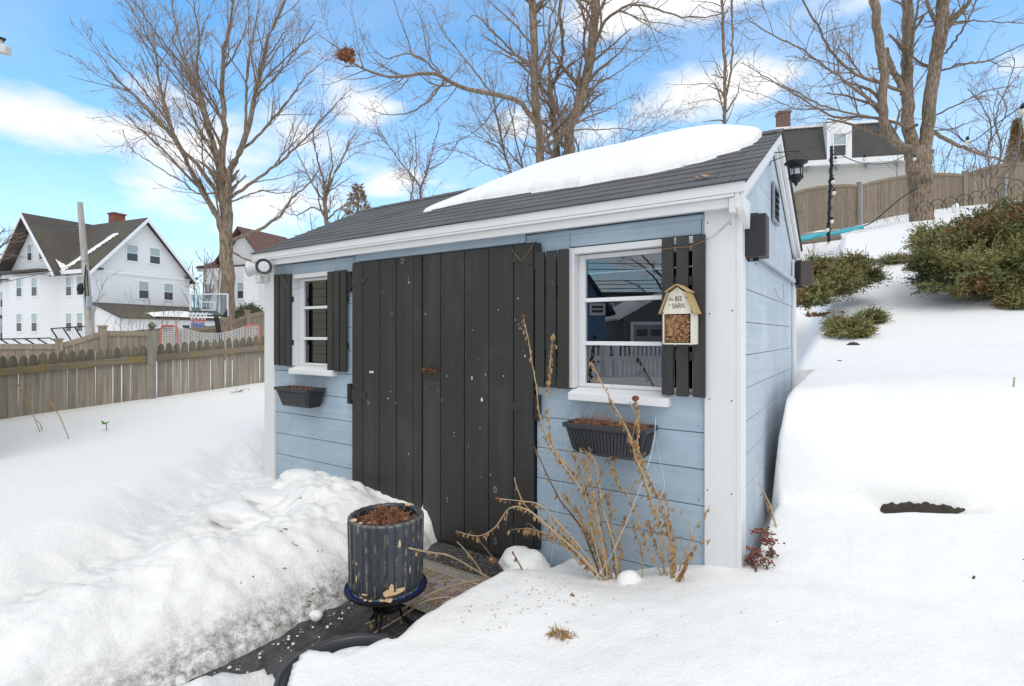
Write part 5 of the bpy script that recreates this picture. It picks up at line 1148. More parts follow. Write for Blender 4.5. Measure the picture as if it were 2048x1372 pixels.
# brown board fence behind, stepped
def board_fence(label, pts, hgt, pitch=.14, cat='fence', mat='brown_fence', arch=0.0, parts=True, capdrop=.0):
    t = thing('board_fence', label, cat, (pts[0] + pts[-1]) / 2); qq = random.Random(len(pts) * 7 + int(hgt * 10))
    for a, b in zip(pts, pts[1:]):
        d = Vector((b.x - a.x, b.y - a.y, 0)); L = d.length; d.normalize(); nn = Vector((-d.y, d.x, 0))
        if nn.dot(Vector((CAM[0] - a.x, CAM[1] - a.y, 0))) < 0: nn = -nn
        n = max(2, int(L / pitch)); m = MB()
        for i in range(n):
            u0, u1 = i / n, (i + .96) / n; zz = lambda u: a.z + (b.z - a.z) * u + arch * (math.sin(math.pi * u) ** .8 if 0 < u < 1 else 0)
            p0, p1 = a + d * L * u0, a + d * L * u1
            m.hexa([Vector((p0.x, p0.y, zz(u0) - hgt)), Vector((p1.x, p1.y, zz(u1) - hgt)), Vector((p1.x, p1.y, zz(u1) - hgt)) - nn * .02, Vector((p0.x, p0.y, zz(u0) - hgt)) - nn * .02, Vector((p0.x, p0.y, zz(u0))), Vector((p1.x, p1.y, zz(u1))), Vector((p1.x, p1.y, zz(u1))) - nn * .02, Vector((p0.x, p0.y, zz(u0))) - nn * .02], qq.random() ** 1.5)
        m.build('boards', mat, t)
        m = MB(); K = 10
        for i in range(K):
            u0, u1 = i / K, (i + 1) / K; zz = lambda u: a.z + (b.z - a.z) * u + arch * (max(0, math.sin(math.pi * u)) ** .8); p0, p1 = a + d * L * u0, a + d * L * u1
            m.hexa([Vector((p.x, p.y, z)) for p, z in ((p0 + nn * .03, zz(u0) - .10), (p1 + nn * .03, zz(u1) - .10), (p1 - nn * .03, zz(u1) - .10), (p0 - nn * .03, zz(u0) - .10), (p0 + nn * .03, zz(u0) + .03), (p1 + nn * .03, zz(u1) + .03), (p1 - nn * .03, zz(u1) + .03), (p0 - nn * .03, zz(u0) + .03))])
        m.build('top_rail', mat, t)
        m = MB(); p0 = a; m.add([Vector(v) for v in ()], []) if False else None
        R = Matrix(((d.x, nn.x, 0, p0.x), (d.y, nn.y, 0, p0.y), (0, 0, 1, 0), (0, 0, 0, 1))); m.box((-.07, -.07, a.z - hgt), (.07, .07, a.z + .13), mat=R); m.box((-.09, -.09, a.z + .131), (.09, .09, a.z + .17), mat=R); m.build('post', mat, t)
    return t
board_fence('brown board fence running behind the picket fence toward the net', [P(-60, 690, 12.5), P(118, 690, 13), P(205, 664, 13.6), P(302, 664, 14.6)], 1.0)
board_fence('brown stepped board fence between the hoop and the shed', [P(310, 668, 16), P(388, 657, 17), P(450, 650, 17.6), P(495, 630, 18.2), P(560, 618, 19), P(700, 590, 21)], 1.6)
# net with red frames
def netgoal():
    t = thing('sports_net', 'white sports net with red end frames sagging above the picket fence', 'net', P(420, 700, 10.2))
    L = [P(320, 695, 9.9), P(323, 655, 9.9), P(330, 651, 9.9), P(349, 652, 10.0), P(354, 660, 10.0), P(355, 698, 10.0)]; Rr = [P(486, 668, 10.6), P(490, 654, 10.6), P(500, 650, 10.6), P(514, 651, 10.7), P(519, 660, 10.7), P(519, 690, 10.7)]
    for f in (L, Rr):
        m = MB(); m.tube(smooth_pts(f, 4), .016, 8); m.tube([f[1] + Vector((.0, .35, -.02)), f[1]], .012, 6); m.build('end_frame', 'net_red', t, smooth=True)
    m = MB(); NX_, NZ_ = 78, 13
    def pt(u, v):
        a = P(322 + (518 - 322) * u, 0, 9.9 + .8 * u); sag = 15 * math.sin(math.pi * min(1, max(0, (u - .17) / .70))) if .17 < u < .87 else 0
        top = CZ - (652 + sag - HOR) / FOC * (9.9 + .8 * u); return Vector((a.x, a.y, top - v * .46))
    for i in range(NX_ + 1):
        m.tube([pt(i / NX_, v / 3) + Vector((.01 * math.sin(i * 9), 0, 0)) for v in range(4)], .0032, 3, caps=False)
    for j in range(NZ_ + 1):
        m.tube([pt(i / 26, j / NZ_) for i in range(27)], .0045 if j == 0 else .003, 3, caps=False)
    m.build('netting', 'net_white', t)
netgoal()
# basketball hoop
t = NT('board_glass', 0.05); gl = t.n('ShaderNodeBsdfGlossy'); gl.inputs['Roughness'].default_value = 0.08
tr = t.n('ShaderNodeBsdfTransparent'); tr.inputs['Color'].default_value = (0.80, 0.82, 0.85, 1); ms = t.n('ShaderNodeMixShader'); ms.inputs[0].default_value = 0.08
t.l(tr.outputs[0], ms.inputs[1]); t.l(gl.outputs[0], ms.inputs[2]); t.l(ms.outputs[0], t.t.nodes['Material Output'].inputs['Surface']); MT['board_glass'] = t.m
def hoop():
    D = 15.2; t = thing('basketball_hoop', 'basketball hoop with clear backboard and black pole beyond the fences', 'basketball hoop', P(440, 680, D + .8))
    c = lambda px, py, dd=0: P(px, py, D + dd + (px - 418) * .006)
    n3 = Vector((-FW[0], -FW[1], 0))
    def bar(m, a, b, w=.03): m.tube([a, b], w, 4)
    m = MB(); q4 = [c(381, 588), c(455, 588), c(455, 632), c(381, 632)]
    m.prism([q4[0], q4[1], q4[2], q4[3]], n3 * .012); m.build('backboard', 'board_glass', t)
    m = MB()
    for a, b in zip(q4, q4[1:] + q4[:1]): bar(m, a, b, .028)
    i4 = [c(404, 604), c(430, 604), c(430, 620), c(404, 620)]
    for a, b in zip(i4, i4[1:] + i4[:1]): bar(m, a + n3 * .02, b + n3 * .02, .02)
    m.build('board_frame', 'white_metal', t)
    m = MB(); bar(m, c(381, 631.5) + n3 * .03, c(455, 631.5) + n3 * .03, .03)
    m.prism([c(380, 620) + n3 * .03, c(388, 634) + n3 * .03, c(380, 634) + n3 * .03], n3 * .02); m.prism([c(456, 618) + n3 * .03, c(456, 634) + n3 * .03, c(446, 634) + n3 * .03], n3 * .02); m.build('edge_pad', 'metal_black', t)
    rc = c(411, 625) + n3 * .35; m = MB()
    ring = [rc + Vector((math.cos(a) * .23, math.sin(a) * .23, 0)) for a in [k * math.pi / 10 for k in range(21)]]; m.tube(ring, .012, 5); bar(m, c(411, 625), rc - n3 * .22, .02); m.build('rim', 'metal_black', t)
    for mt_, lo, hi in (('net_white', 0, .5), ('net_red', .45, .75), ('net_blue', .7, 1)):
        m = MB()
        for k in range(12):
            for s in (-1, 1):
                pts = []
                for v in range(4):
                    u = lo + (hi - lo) * v / 3; a = k * math.pi / 6 + s * u * 1.2; r = .23 * (1 - .5 * u); pts.append(rc + Vector((math.cos(a) * r, math.sin(a) * r, -.42 * u)))
                m.tube(pts, .008, 3, caps=False)
        m.build('net', mt_, t)
    m = MB(); b0 = c(431, 625, .12); b1 = c(439, 668, .8); m.tube([b0, b1], .07, 8); m.tube([b1, b1 - Vector((0, 0, 1.0))], .07, 8); m.tube([c(405, 615, .05), c(432, 628, .3)], .03, 6); m.build('pole', 'metal_black', t)
hoop()
# dark wire fences beyond
def wirefence(label, a, b, h, n):
    t = thing('wire_fence', label, 'fence', a); m = MB(); up = Vector((0, 0, h))
    m.tube([a + up, b + up], .03, 6); m.tube([a, b], .02, 6); m.build('rails', 'metal_black', t); m = MB()
    for k in range(n + 1):
        u = k / n; p = a + (b - a) * u; m.tube([p + up, p + (b - a) / n * .9], .035, 4)
    m.build('braces', 'metal_black', t); m = MB()
    for k in range(n * 6 + 1):
        u = k / (n * 6); p = a + (b - a) * u; m.tube([p, p + up], .008, 3, caps=False)
    m.build('wires', 'galv', t)
wirefence('dark wire fence with slanting braces left of the utility pole', P(102, 692, 26), P(172, 686, 27), .85, 3)
wirefence('dark wire fence with slanting braces below the white house addition', P(188, 688, 27), P(330, 672, 30), .45, 9)
wirefence('low dark wire fence at the foot of the white house at the far left', P(0, 692, 27), P(100, 690, 26.5), .35, 4)
# utility pole
D = 22; t = thing('utility_pole', 'leaning weathered utility pole with meter box before the white house', 'utility pole', P(181, 700, D))
m = MB(); m.tube([P(160, 405, D), P(167, 490, D), P(174, 580, D), P(180, 660, D), P(182, 705, D)], [.10, .115, .135, .16, .17], 14); m.build('shaft', 'pole_wood', t, smooth=True)
m = MB(); b = P(178, 603, D - .2); m.box(b + Vector((-.12, -.08, -.24)), b + Vector((.12, .08, .22))); m.build('meter_box', 'galv', t, bevel=.02)
m = MB(); m.tube([P(172, 530, D - .16), P(169, 560, D - .17), P(171, 600, D - .17), P(173, 614, D - .17), P(179, 614, D - .2)], .025, 6); m.tube([P(174, 540, D - .16), P(176, 575, D - .17), P(177, 595, D - .2)], .02, 6); b = P(162, 578, D - .1); lump(m, b, .16, 2, .5, (.8, .8, 1.4), 3); m.build('cables', 'metal_black', t)
m = MB(); m.box(P(153, 451, D - .05), P(157, 452.5, D + .05)); m.build('cross_bolt', 'galv', t)
wire('power_line', 'power line running from the utility pole past the white gable', [P(160, 456, D), P(100, 462, 24), P(38, 460, 26), P(-30, 470, 27)], .010, 'metal_black', 'power line')
wire('power_line', 'service cable drooping from the pole down to the left edge', [P(176, 520, D), P(130, 535, 20), P(60, 553, 17), P(-20, 570, 15)], .010, 'metal_black', 'power line')
# ---------------------------------------------------------------- houses
def camdir(lat, dep): v = RT * lat + FW * dep; return Vector((v[0], v[1], 0))
class House:
    def __init__(s, name, label, o, a, b, cat='house'):
        s.o = Vector((o.x, o.y, 0)); s.a = a.normalized(); s.b = b.normalized(); s.t = thing(name, label, cat, s.o + Vector((0, 0, o.z)))
    def p(s, u, v, z): return s.o + s.a * u + s.b * v + Vector((0, 0, z))
    def box(s, m, u0, u1, v0, v1, z0, z1): m.hexa([s.p(u0, v0, z0), s.p(u1, v0, z0), s.p(u1, v1, z0), s.p(u0, v1, z0), s.p(u0, v0, z1), s.p(u1, v0, z1), s.p(u1, v1, z1), s.p(u0, v1, z1)])
    def win(s, face, c, z0, z1, w, off=0.0, lite=True, parent=None, frame='white_house'):
        # face: 'a' wall along a (outside is -b), 'b' wall along b (outside is -a)
        P3 = (lambda x, y, z: s.p(x, -y - off, z)) if face == 'a' else (lambda x, y, z: s.p(-y - off, x, z))
        def bx(m, x0, x1, y0, y1, za, zb): m.hexa([P3(x0, y0, za), P3(x1, y0, za), P3(x1, y1, za), P3(x0, y1, za), P3(x0, y0, zb), P3(x1, y0, zb), P3(x1, y1, zb), P3(x0, y1, zb)])
        m = MB(); f = .085; x0, x1 = c - w / 2, c + w / 2
        bx(m, x0 - f, x0, .0, .05, z0 - f, z1 + f); bx(m, x1, x1 + f, .0, .05, z0 - f, z1 + f); bx(m, x0, x1, 0, .05, z1, z1 + f); bx(m, x0 - .03, x1 + .03, .0, .08, z0 - f * 1.1, z0); zm = (z0 + z1) / 2; bx(m, x0, x1, .0, .035, zm - .025, zm + .025)
        o = m.build('window', frame, parent or s.t)
        m = MB(); bx(m, x0, x1, .004, .012, z0, zm - .025); m.build('pane', 'far_glass_dark', o)
        m = MB(); bx(m, x0, x1, .004, .012, zm + .025, z1); m.build('pane', 'far_glass_light' if lite else 'far_glass_dark', o)
th = math.radians(67)
Hh = House('white_house', 'large white clapboard house with two steep gables and brick chimney', P(182, 690, 40), camdir(math.cos(th), math.sin(th)), camdir(-math.sin(th), math.cos(th)))
E_, RZ = 6.35, 10.75
m = MB(); Hh.box(m, 0, 7.8, 0, 12.2, -1, E_); m.prism([Hh.p(0, 0, E_), Hh.p(7.8, 0, E_), Hh.p(3.9, 0, RZ - .15)], Hh.b * 12.2); m.prism([Hh.p(0, 3.3, E_), Hh.p(0, 11.1, E_), Hh.p(0, 7.2, RZ - .1)], Hh.a * 3.9)
Hh_w = m.build('walls', 'clap_white', Hh.t)
m = MB(); bayp = [(0, 4.1), (-.9, 4.9), (-.9, 9.1), (0, 10.1)]; m.prism([Hh.p(u, v, -1) for u, v in bayp], (0, 0, E_ + .6)); m.build('bay', 'clap_white', Hh.t)
m = MB(); m.prism([Hh.p(u * 1.0 - .25 if u else -.0, v, E_ - .1) for u, v in ((0, 3.2), (-1.1, 4.3), (-1.1, 9.9), (0, 11.3))], (0, 0, .12)); m.build('bay_roof', 'roof_brown', Hh.t)
def roofslab(h, m, pts, t=.14): m.prism([h.p(*p) for p in pts], (0, 0, t))
ov = .45; sl = (RZ - E_) / 3.9
m = MB(); roofslab(Hh, m, [(-ov, -ov, E_ - ov * sl), (3.9, -ov, RZ), (3.9, 12.2, RZ), (-ov, 12.2, E_ - ov * sl)]); roofslab(Hh, m, [(7.8 + ov, -ov, E_ - ov * sl), (3.9, -ov, RZ), (3.9, 12.2, RZ), (7.8 + ov, 12.2, E_ - ov * sl)])
sl2 = (RZ - E_) / 3.9
roofslab(Hh, m, [(-ov - .5, 3.3 - ov, E_ - ov * sl2 + .03), (-ov - .5, 7.2, RZ + .06), (5.0, 7.2, RZ + .06), (5.0, 3.3 - ov, E_ - ov * sl2 + .03)]); roofslab(Hh, m, [(-ov - .5, 11.1 + ov, E_ - ov * sl2 + .03), (-ov - .5, 7.2, RZ + .06), (5.0, 7.2, RZ + .06), (5.0, 11.1 + ov, E_ - ov * sl2 + .03)])
Hr = m.build('roof', 'roof_brown', Hh.t)
m = MB()
def rakeb(h, m, p, q_, wd=.32, out=(0, 0, 0)):
    a, b = h.p(*p), h.p(*q_); o = Vector(out); m.prism([a, b, b - Vector((0, 0, wd)), a - Vector((0, 0, wd))], o)
rakeb(Hh, m, (-ov, -ov - .03, E_ - ov * sl + .1), (3.9, -ov - .03, RZ + .1), out=-Hh.b * .06); rakeb(Hh, m, (3.9, -ov - .03, RZ + .1), (7.8 + ov, -ov - .03, E_ - ov * sl + .1), out=-Hh.b * .06)
rakeb(Hh, m, (-ov - .53, 3.3 - ov, E_ - ov * sl2 + .15), (-ov - .53, 7.2, RZ + .18), out=-Hh.a * .06); rakeb(Hh, m, (-ov - .53, 7.2, RZ + .18), (-ov - .53, 11.1 + ov, E_ - ov * sl2 + .15), out=-Hh.a * .06)
Hh.box(m, -.5, -.02, 0, 12.2, E_ - .42, E_ - .12) ; Hh.box(m, -.05, 7.9, -.08, -.01, E_ - .25, E_ - .02)
Hh.box(m, -.06, .12, -.06, .12, -1, E_ - .43)
m.build('trim', 'white_house', Hh.t)
m = MB(); Hh.box(m, -.5, .6, -.47, -.1, E_ - .10, E_ + .05); Hh.box(m, 7.3, 8.3, -.47, -.1, E_ - .10, E_ + .05); m.build('eave_returns', 'roof_brown', Hh.t)
m = MB(); Hh.box(m, 4.3, 5.2, 4.6, 5.4, RZ - 1.2, RZ + 1.0); Hh.box(m, 4.22, 5.28, 4.52, 5.48, RZ + 1.0, RZ + 1.12); m.build('chimney', 'brick', Hr)
Hh.win('a', 2.95, 7.25, 8.5, .82); Hh.win('a', 4.75, 7.25, 8.5, .82); Hh.win('a', 3.85, 4.3, 5.65, .75); Hh.win('a', 5.9, 4.3, 5.65, .75)
for v in (6.4, 8.1): Hh.win('b', v, 7.35, 8.6, .62, off=.0)
for z0, z1 in ((4.35, 5.75), (1.6, 2.95)):
    for v, w, of in ((1.35, .7, 0), (2.75, .7, 0), (5.5, .72, .9), (7.6, .72, .9)): Hh.win('b', v, z0, z1, w, off=of)
# lean-to addition
m = MB(); m.prism([Hh.p(.2, -.02, -1), Hh.p(.2, -3.2, -1), Hh.p(.2, -3.2, 2.55), Hh.p(.2, -.02, 3.6)], Hh.a * 9.3); m.build('addition_walls', 'clap_white', Hh.t)
m = MB(); m.prism([Hh.p(0, 0, 3.66), Hh.p(0, -3.5, 2.5), Hh.p(0, -3.5, 2.62), Hh.p(0, 0, 3.78)], Hh.a * 9.7); ar = m.build('addition_roof', 'roof_brown', Hh.t)
for u0, u1, z0, z1 in ((3.3, 4.1, 1.15, 2.05), (4.9, 5.5, 1.15, 2.1), (5.7, 6.6, .2, 2.15), (6.75, 6.95, 1.2, 2.1), (8.1, 8.9, 1.15, 2.1)):
    m = MB(); Hh.box(m, u0, u1, -3.235, -3.205, z0, z1); m.build('opening', 'far_glass_dark', Hh.t)
def patch(h, label, fn, u0, u1, v0, v1, poly, seed, thick=.09):
    n1, n2 = 60, 36; U, V2 = np.meshgrid(np.linspace(u0, u1, n1), np.linspace(v0, v1, n2)); d = poly(U, V2) + .35 * (fbm(U * 1.6 + seed, V2 * 1.6, 3) - .5); kp = d > 0
    idx = -np.ones(U.shape, int); idx[kp] = np.arange(kp.sum()); q_ = np.stack([idx[:-1, :-1], idx[:-1, 1:], idx[1:, 1:], idx[1:, :-1]], -1).reshape(-1, 4); q_ = q_[(q_ >= 0).all(1)]
    pts = []; zt_ = fn(U, V2) + thick * np.clip(d * 3, .15, 1) ** .5
    for u, v, z in zip(U[kp], V2[kp], zt_[kp]): pts.append(h.p(u, v, z))
    o = nmesh('snow_patch', [tuple(p) for p in pts], q_, 'snow_clean', smooth=True); return tag(o, label, 'snow patch', 'snow patches left on the white house roofs')
patch(Hh, 'ragged snow patch in the roof valley of the white house', lambda U, V: np.maximum(E_ + U * sl, RZ + .06 - np.abs(V - 7.2) * sl2) + .16, -.4, 2.6, .7, 5.2, lambda U, V: .5 - np.abs((V - 3.0) + 0.62 * (U - .2)) + .0 * U, 3)
patch(Hh, 'long low snow drift on the lean-to roof of the white house', lambda U, V: 3.78 + V * .3314 + .02, 2.2, 9.6, -3.45, -.3, lambda U, V: np.minimum(1.0 + .9 * np.sin(np.clip((U - 2.2) / 7.4, 0, 1) * math.pi) - (V + 3.45), np.minimum(U - 2.3, 9.5 - U)) , 5)
# white house with red roof behind the maple
th = math.radians(20)
H2 = House('white_house', 'white house with dark red roof partly hidden behind the maple trunk', P(412, 690, 55), camdir(math.cos(th), -math.sin(th)), camdir(math.sin(th), math.cos(th)))
m = MB(); H2.box(m, 0, 8, 0, 8, -1, 8.3); m.prism([H2.p(1.8, 0, 8.3), H2.p(8, 0, 8.3), H2.p(4.9, 0, 11.6)], H2.b * 5); m.build('walls', 'clap_white', H2.t)
m = MB(); m.prism([H2.p(.8, -1.0, -1), H2.p(2.6, -1.0, -1), H2.p(3.4, 0, -1), H2.p(0, 0, -1)], (0, 0, 9)); m.prism([H2.p(4.0, -1.0, -1), H2.p(6.2, -1.0, -1), H2.p(7.0, 0, -1), H2.p(3.4, 0, -1)], (0, 0, 9)); m.build('bay', 'clap_white', H2.t)
m = MB(); roofslab(H2, m, [(1.2, -.6, 7.9), (4.9, -.6, 11.9), (4.9, 6, 11.9), (1.2, 6, 7.9)], .2); roofslab(H2, m, [(8.6, -.6, 7.9), (4.9, -.6, 11.9), (4.9, 6, 11.9), (8.6, 6, 7.9)], .2); roofslab(H2, m, [(-.6, -.6, 8.2), (2.2, -.6, 8.2), (3.2, 3, 11), (2.4, 4, 11), (-.6, 6, 8.2)], .2); H2.box(m, -.4, 8.4, -.9, 0, 8.1, 8.22); m.build('roof', 'roof_red', H2.t)
m = MB(); H2.box(m, -.4, 8.4, -.7, -.02, 7.78, 8.08); m.build('trim', 'white_house', H2.t)
m = MB(); H2.box(m, .3, 1.0, 2, 3, 8.4, 9.8); m.build('chimney', 'brick', H2.t)
for u in (4.45, 5.75): H2.win('a', u, 4.9, 6.4, .75, off=1.0)
for u in (1.6, 4.45, 5.75): H2.win('a', u, 1.6, 3.0, .75, off=1.0)
H2.win('a', 1.6, 4.9, 6.4, .75, off=1.0); H2.win('a', 3.3, 8.7, 10.0, .8)
# sliver of a house at the far left edge
H4 = House('white_house', 'sliver of a white house with porch at the far left edge', P(-110, 690, 55), camdir(1, 0), camdir(0, 1)); m = MB(); H4.box(m, 0, 6.4, 0, 8, -1, 6.8); m.build('walls', 'clap_white', H4.t); m = MB(); H4.box(m, 3, 7.0, -1.6, 0, 3.0, 3.3); H4.box(m, -.5, 6.8, -.5, 8.5, 6.8, 7.1); m.build('roof', 'roof_brown', H4.t); H4.win('a', 6.0, 4.2, 5.8, .5); H4.win('a', 6.0, .8, 2.4, .5)
# mansard house on the hill
th = math.radians(-12)
H3 = House('mansard_house', 'cream clapboard house with black mansard roof behind the hill fence', P(1545, 400, 36.5), camdir(math.cos(th), math.sin(th)), camdir(-math.sin(th), math.cos(th)))
ze = 13.0; ztp = 15.55; W3 = 8.2
m = MB(); H3.box(m, 0, W3, 0, 8, 1, ze - .35); m.build('walls', 'clap_cream', H3.t)
m = MB(); m.hexa([H3.p(-.1, -.1, ze), H3.p(W3 + .1, -.1, ze), H3.p(W3 + .1, 8.1, ze), H3.p(-.1, 8.1, ze), H3.p(.5, .65, ztp), H3.p(W3 - .75, .65, ztp), H3.p(W3 - .75, 7.4, ztp), H3.p(.5, 7.4, ztp)]); mr = m.build('roof', 'roof_slate', H3.t)
m = MB(); H3.box(m, -.3, W3 + .35, -.4, 8.2, ze - .35, ze - .01); H3.box(m, .3, W3 - .5, .5, 7.5, ztp + .005, ztp + .16); m.build('cornice', 'white_house', H3.t)
m = MB()
for k in range(5): H3.box(m, .3 + k * 1.8, .42 + k * 1.8, -.30, -.01, ze - .65, ze - .36)
m.build('brackets', 'clap_grey', H3.t)
m = MB(); H3.box(m, 3.35, 4.85, -.15, 1.6, ze, ztp + .2); d_ = m.build('dormer', 'white_house', H3.t); H3.win('a', 4.1, ze + .25, ze + 1.7, .72, off=.16, parent=H3.t); H3.win('a', 5.3, 9.55, 10.9, .85); H3.win('a', 1.55, 9.4, 10.4, .85)
m = MB(); H3.box(m, .9, 1.7, 2.0, 2.7, ztp + .3, ztp + 1.7); H3.box(m, .84, 1.76, 1.94, 2.76, ztp + 1.7, ztp + 1.85); m.build('chimney', 'brick_brown', mr)
m = MB(); H3.box(m, W3 + .01, W3 + 2.6, 1.5, 7, 1, 11.8); m.build('wing', 'clap_cream', H3.t); m = MB(); H3.box(m, W3 - .0, W3 + 2.9, 1.1, 7.3, 11.81, 12.15); m.build('wing_cornice', 'white_house', H3.t)
# ---------------------------------------------------------------- things seen only in the window glass, across the drive
HT = House('tan_house', 'tan vinyl sided house with brown corner reflected in left shed window', Vector((-5.22, -1.52, 0)), Vector((0, -1, 0)), Vector((-1, 0, 0)))
m = MB(); HT.box(m, 0, 5, 0, 2.6, .35, 3.4); m.build('walls', 'clap_tan', HT.t); m = MB(); HT.box(m, -.0, .13, -.025, .0, .35, 3.4); simple('brown_trim', (0.06, 0.03, 0.02, 1), .6); m.build('corner_post', 'brown_trim', HT.t); m = MB(); HT.box(m, .0, 5, 0, 2.6, -.3, .34); m.build('foundation', 'stone', HT.t)
m = MB(); m.prism([HT.p(.02, -.1, 3.4), HT.p(.02, 2.8, 3.4), HT.p(.02, 1.3, 4.3)], HT.a * 5); m.build('roof', 'roof_black', HT.t); HT.win('b', 3.2, 1.3, 2.5, .9)
board_fence('dark board fence in front of the tan house seen reflected', [Vector((-4.75, -2.3, 1.38)), Vector((-4.75, -6, 1.38))], 1.6, .12, mat='charcoal')
# security camera at the top left corner, on the tan house
c0 = P(2, 90, 4.05); t = thing('security_light', 'white security camera hanging at the top left edge of the picture', 'security camera', c0)
m = MB(); R = Matrix.Translation(P(1, 98, 4.0)) @ Matrix.Rotation(YAW, 4, 'Z') @ Matrix.Rotation(.22, 4, 'Y'); m.box((-.10, -.03, -.032), (.064, .03, .032), mat=R); m.build('housing', 'white_metal', t, bevel=.008)
m = MB(); p_ = P(-1, 78, 4.0); m.box((p_.x - .035, p_.y - .03, p_.z - .006), (p_.x + .035, p_.y + .03, p_.z + .006)); m.tube([p_ + Vector((-.3, -.16, .02)), p_ + Vector((0, 0, .006))], .012, 6); m.build('mounting_plate', 'metal_black', t)
m = MB(); m.tube([p_, p_ - Vector((0, 0, .06))], .018, 8); m.build('neck', 'white_metal', t)
# garage, grey house, blue house, picket gate, bare tree and wires
def MH(name, label, px, py, d, ang, cat='house'):
    a = math.radians(ang); o = M(px, py, d); f = Vector((-math.sin(YAW), -math.cos(YAW), 0)); r = Vector((math.cos(YAW), -math.sin(YAW), 0))
    return House(name, label, o, r * math.cos(a) + f * math.sin(a), r * -math.sin(a) + f * math.cos(a), cat)
Gg = MH('garage', 'dark gabled garage with panelled door reflected in the right window', 1245, 690, 24, 4, 'garage'); m = MB(); Gg.box(m, 0, 3.6, 0, 6, -.5, 2.1); m.prism([Gg.p(0, 0, 2.1), Gg.p(3.6, 0, 2.1), Gg.p(1.8, 0, 3.1)], Gg.b * 6); m.build('walls', 'clap_dark', Gg.t)
m = MB(); roofslab(Gg, m, [(-.35, -.3, 1.95), (1.8, -.3, 3.15), (1.8, 6, 3.15), (-.35, 6, 1.95)], .1); roofslab(Gg, m, [(3.95, -.3, 1.95), (1.8, -.3, 3.15), (1.8, 6, 3.15), (3.95, 6, 1.95)], .1); m.build('roof', 'snow_clean', Gg.t)
m = MB(); Gg.box(m, .45, 3.15, -.06, -.01, -.4, 1.75); gd = m.build('garage_door', 'clap_grey', Gg.t); m = MB()
for k in range(4): Gg.box(m, .6 + k * .64, 1.08 + k * .64, -.075, -.061, 1.25, 1.55)
m.build('door_lights', 'far_glass_dark', gd)
m = MB(); Gg.box(m, .3, .44, -.08, -.01, -.4, 1.9); Gg.box(m, 3.16, 3.3, -.08, -.01, -.4, 1.9); Gg.box(m, .441, 3.159, -.08, -.01, 1.76, 1.9); m.build('trim', 'white_house', Gg.t)
Gh = MH('grey_house', 'grey flat roofed house behind the garage seen in the right window', 1203, 690, 33, 0); m = MB(); Gh.box(m, 0, 9, 0, 8, -.5, 3.75); m.build('walls', 'clap_grey', Gh.t); m = MB(); Gh.box(m, -.2, 9.2, -.3, 8, 3.75, 3.95); m.build('roof', 'roof_black', Gh.t)
for u, z0, z1, w in ((.45, 2.2, 3.2, .35), (.45, .7, 1.2, .6), (1.9, .7, 1.2, .4), (2.6, 2.7, 3.3, .9), (4.2, 2.7, 3.3, .7)): Gh.win('a', u, z0, z1, w, lite=False)
m = MB(); Gh.box(m, .02, 1.9, -2.2, -2.1, -.4, .5); tag(m.build('white_fence', 'white_house'), 'plain white board fence in front of the grey house in the reflection', 'fence')
Bh = MH('blue_house', 'dark blue clapboard house with pointed gable seen in the right window', 1130, 690, 19, 0); m = MB(); Bh.box(m, -1, 1.38, 0, 7, -.5, 2.3); m.prism([Bh.p(-1.4, 0, 2.3), Bh.p(1.38, 0, 2.3), Bh.p(.75, 0, 3.35), Bh.p(-.4, 0, 3.5)], Bh.b * 7); m.build('walls', 'clap_blue', Bh.t); m = MB(); roofslab(Bh, m, [(1.7, -.3, 2.0), (.6, -.3, 3.6), (.6, 7, 3.6), (1.7, 7, 2.0)], .1); roofslab(Bh, m, [(.6, -.3, 3.6), (-1.4, -.3, 2.8), (-1.4, 7, 2.8), (.6, 7, 3.6)], .1); m.build('roof', 'roof_black', Bh.t)
Bh.win('a', 1.05, .1, 1.0, .35, lite=False); Bh.win('a', 1.1, 2.1, 2.35, .4, lite=False)
t = thing('picket_gate_fence', 'white vinyl picket fence and gate reflected low in right window', 'fence', M(1240, 690, 13)); fa = M(1120, 690, 12.6); fb = M(1420, 690, 13.6); d_ = Vector((fb.x - fa.x, fb.y - fa.y, 0)); LL = d_.length; d_.normalize(); nn = Vector((-d_.y, d_.x, 0))
def fb_(m, s0, s1, y0, y1, z0, z1): R = Matrix(((d_.x, nn.x, 0, fa.x), (d_.y, nn.y, 0, fa.y), (0, 0, 1, 0), (0, 0, 0, 1))); m.box((s0, y0, z0), (s1, y1, z1), mat=R)
m = MB(); s = 0
while s < LL:
    if not (1.02 < s < 1.45):
        R = Matrix(((d_.x, nn.x, 0, fa.x), (d_.y, nn.y, 0, fa.y), (0, 0, 1, 0), (0, 0, 0, 1))); m.prism([R @ Vector(v) for v in ((s, -.01, .05), (s + .07, -.01, .05), (s + .07, -.01, .98), (s + .035, -.01, 1.04), (s, -.01, .98))], nn * .02)
    s += .118
m.build('pickets', 'white_house', t); m = MB(); fb_(m, 0, LL, .02, .06, .2, .3); fb_(m, 0, LL, .02, .06, .68, .78); m.build('rails', 'white_house', t)
for s in (1.05, 1.3):
    m = MB(); fb_(m, s, s + .14, -.06, .08, .0, 1.12); fb_(m, s - .02, s + .16, -.08, .10, 1.121, 1.15); m.build('post', 'white_house', t)
m = MB(); fb_(m, 1.05, 1.45, -.09, -.065, .72, .82); m.build('latch', 'metal_black', t)
for i, (py0, py1) in enumerate(((523, 530), (536, 541), (564, 556), (569, 566), (579, 573))):
    m = MB(); m.tube([M(900, py0, 16), M(1200, (py0 * 2 + py1) / 3, 16), M(1500, py1, 16)], .012, 5); tag(m.build('power_line', 'metal_black'), '%s overhead wire across the sky of the window reflection' % ('topmost,second highest,middle,second lowest,lowest'.split(',')[i]), 'power line')
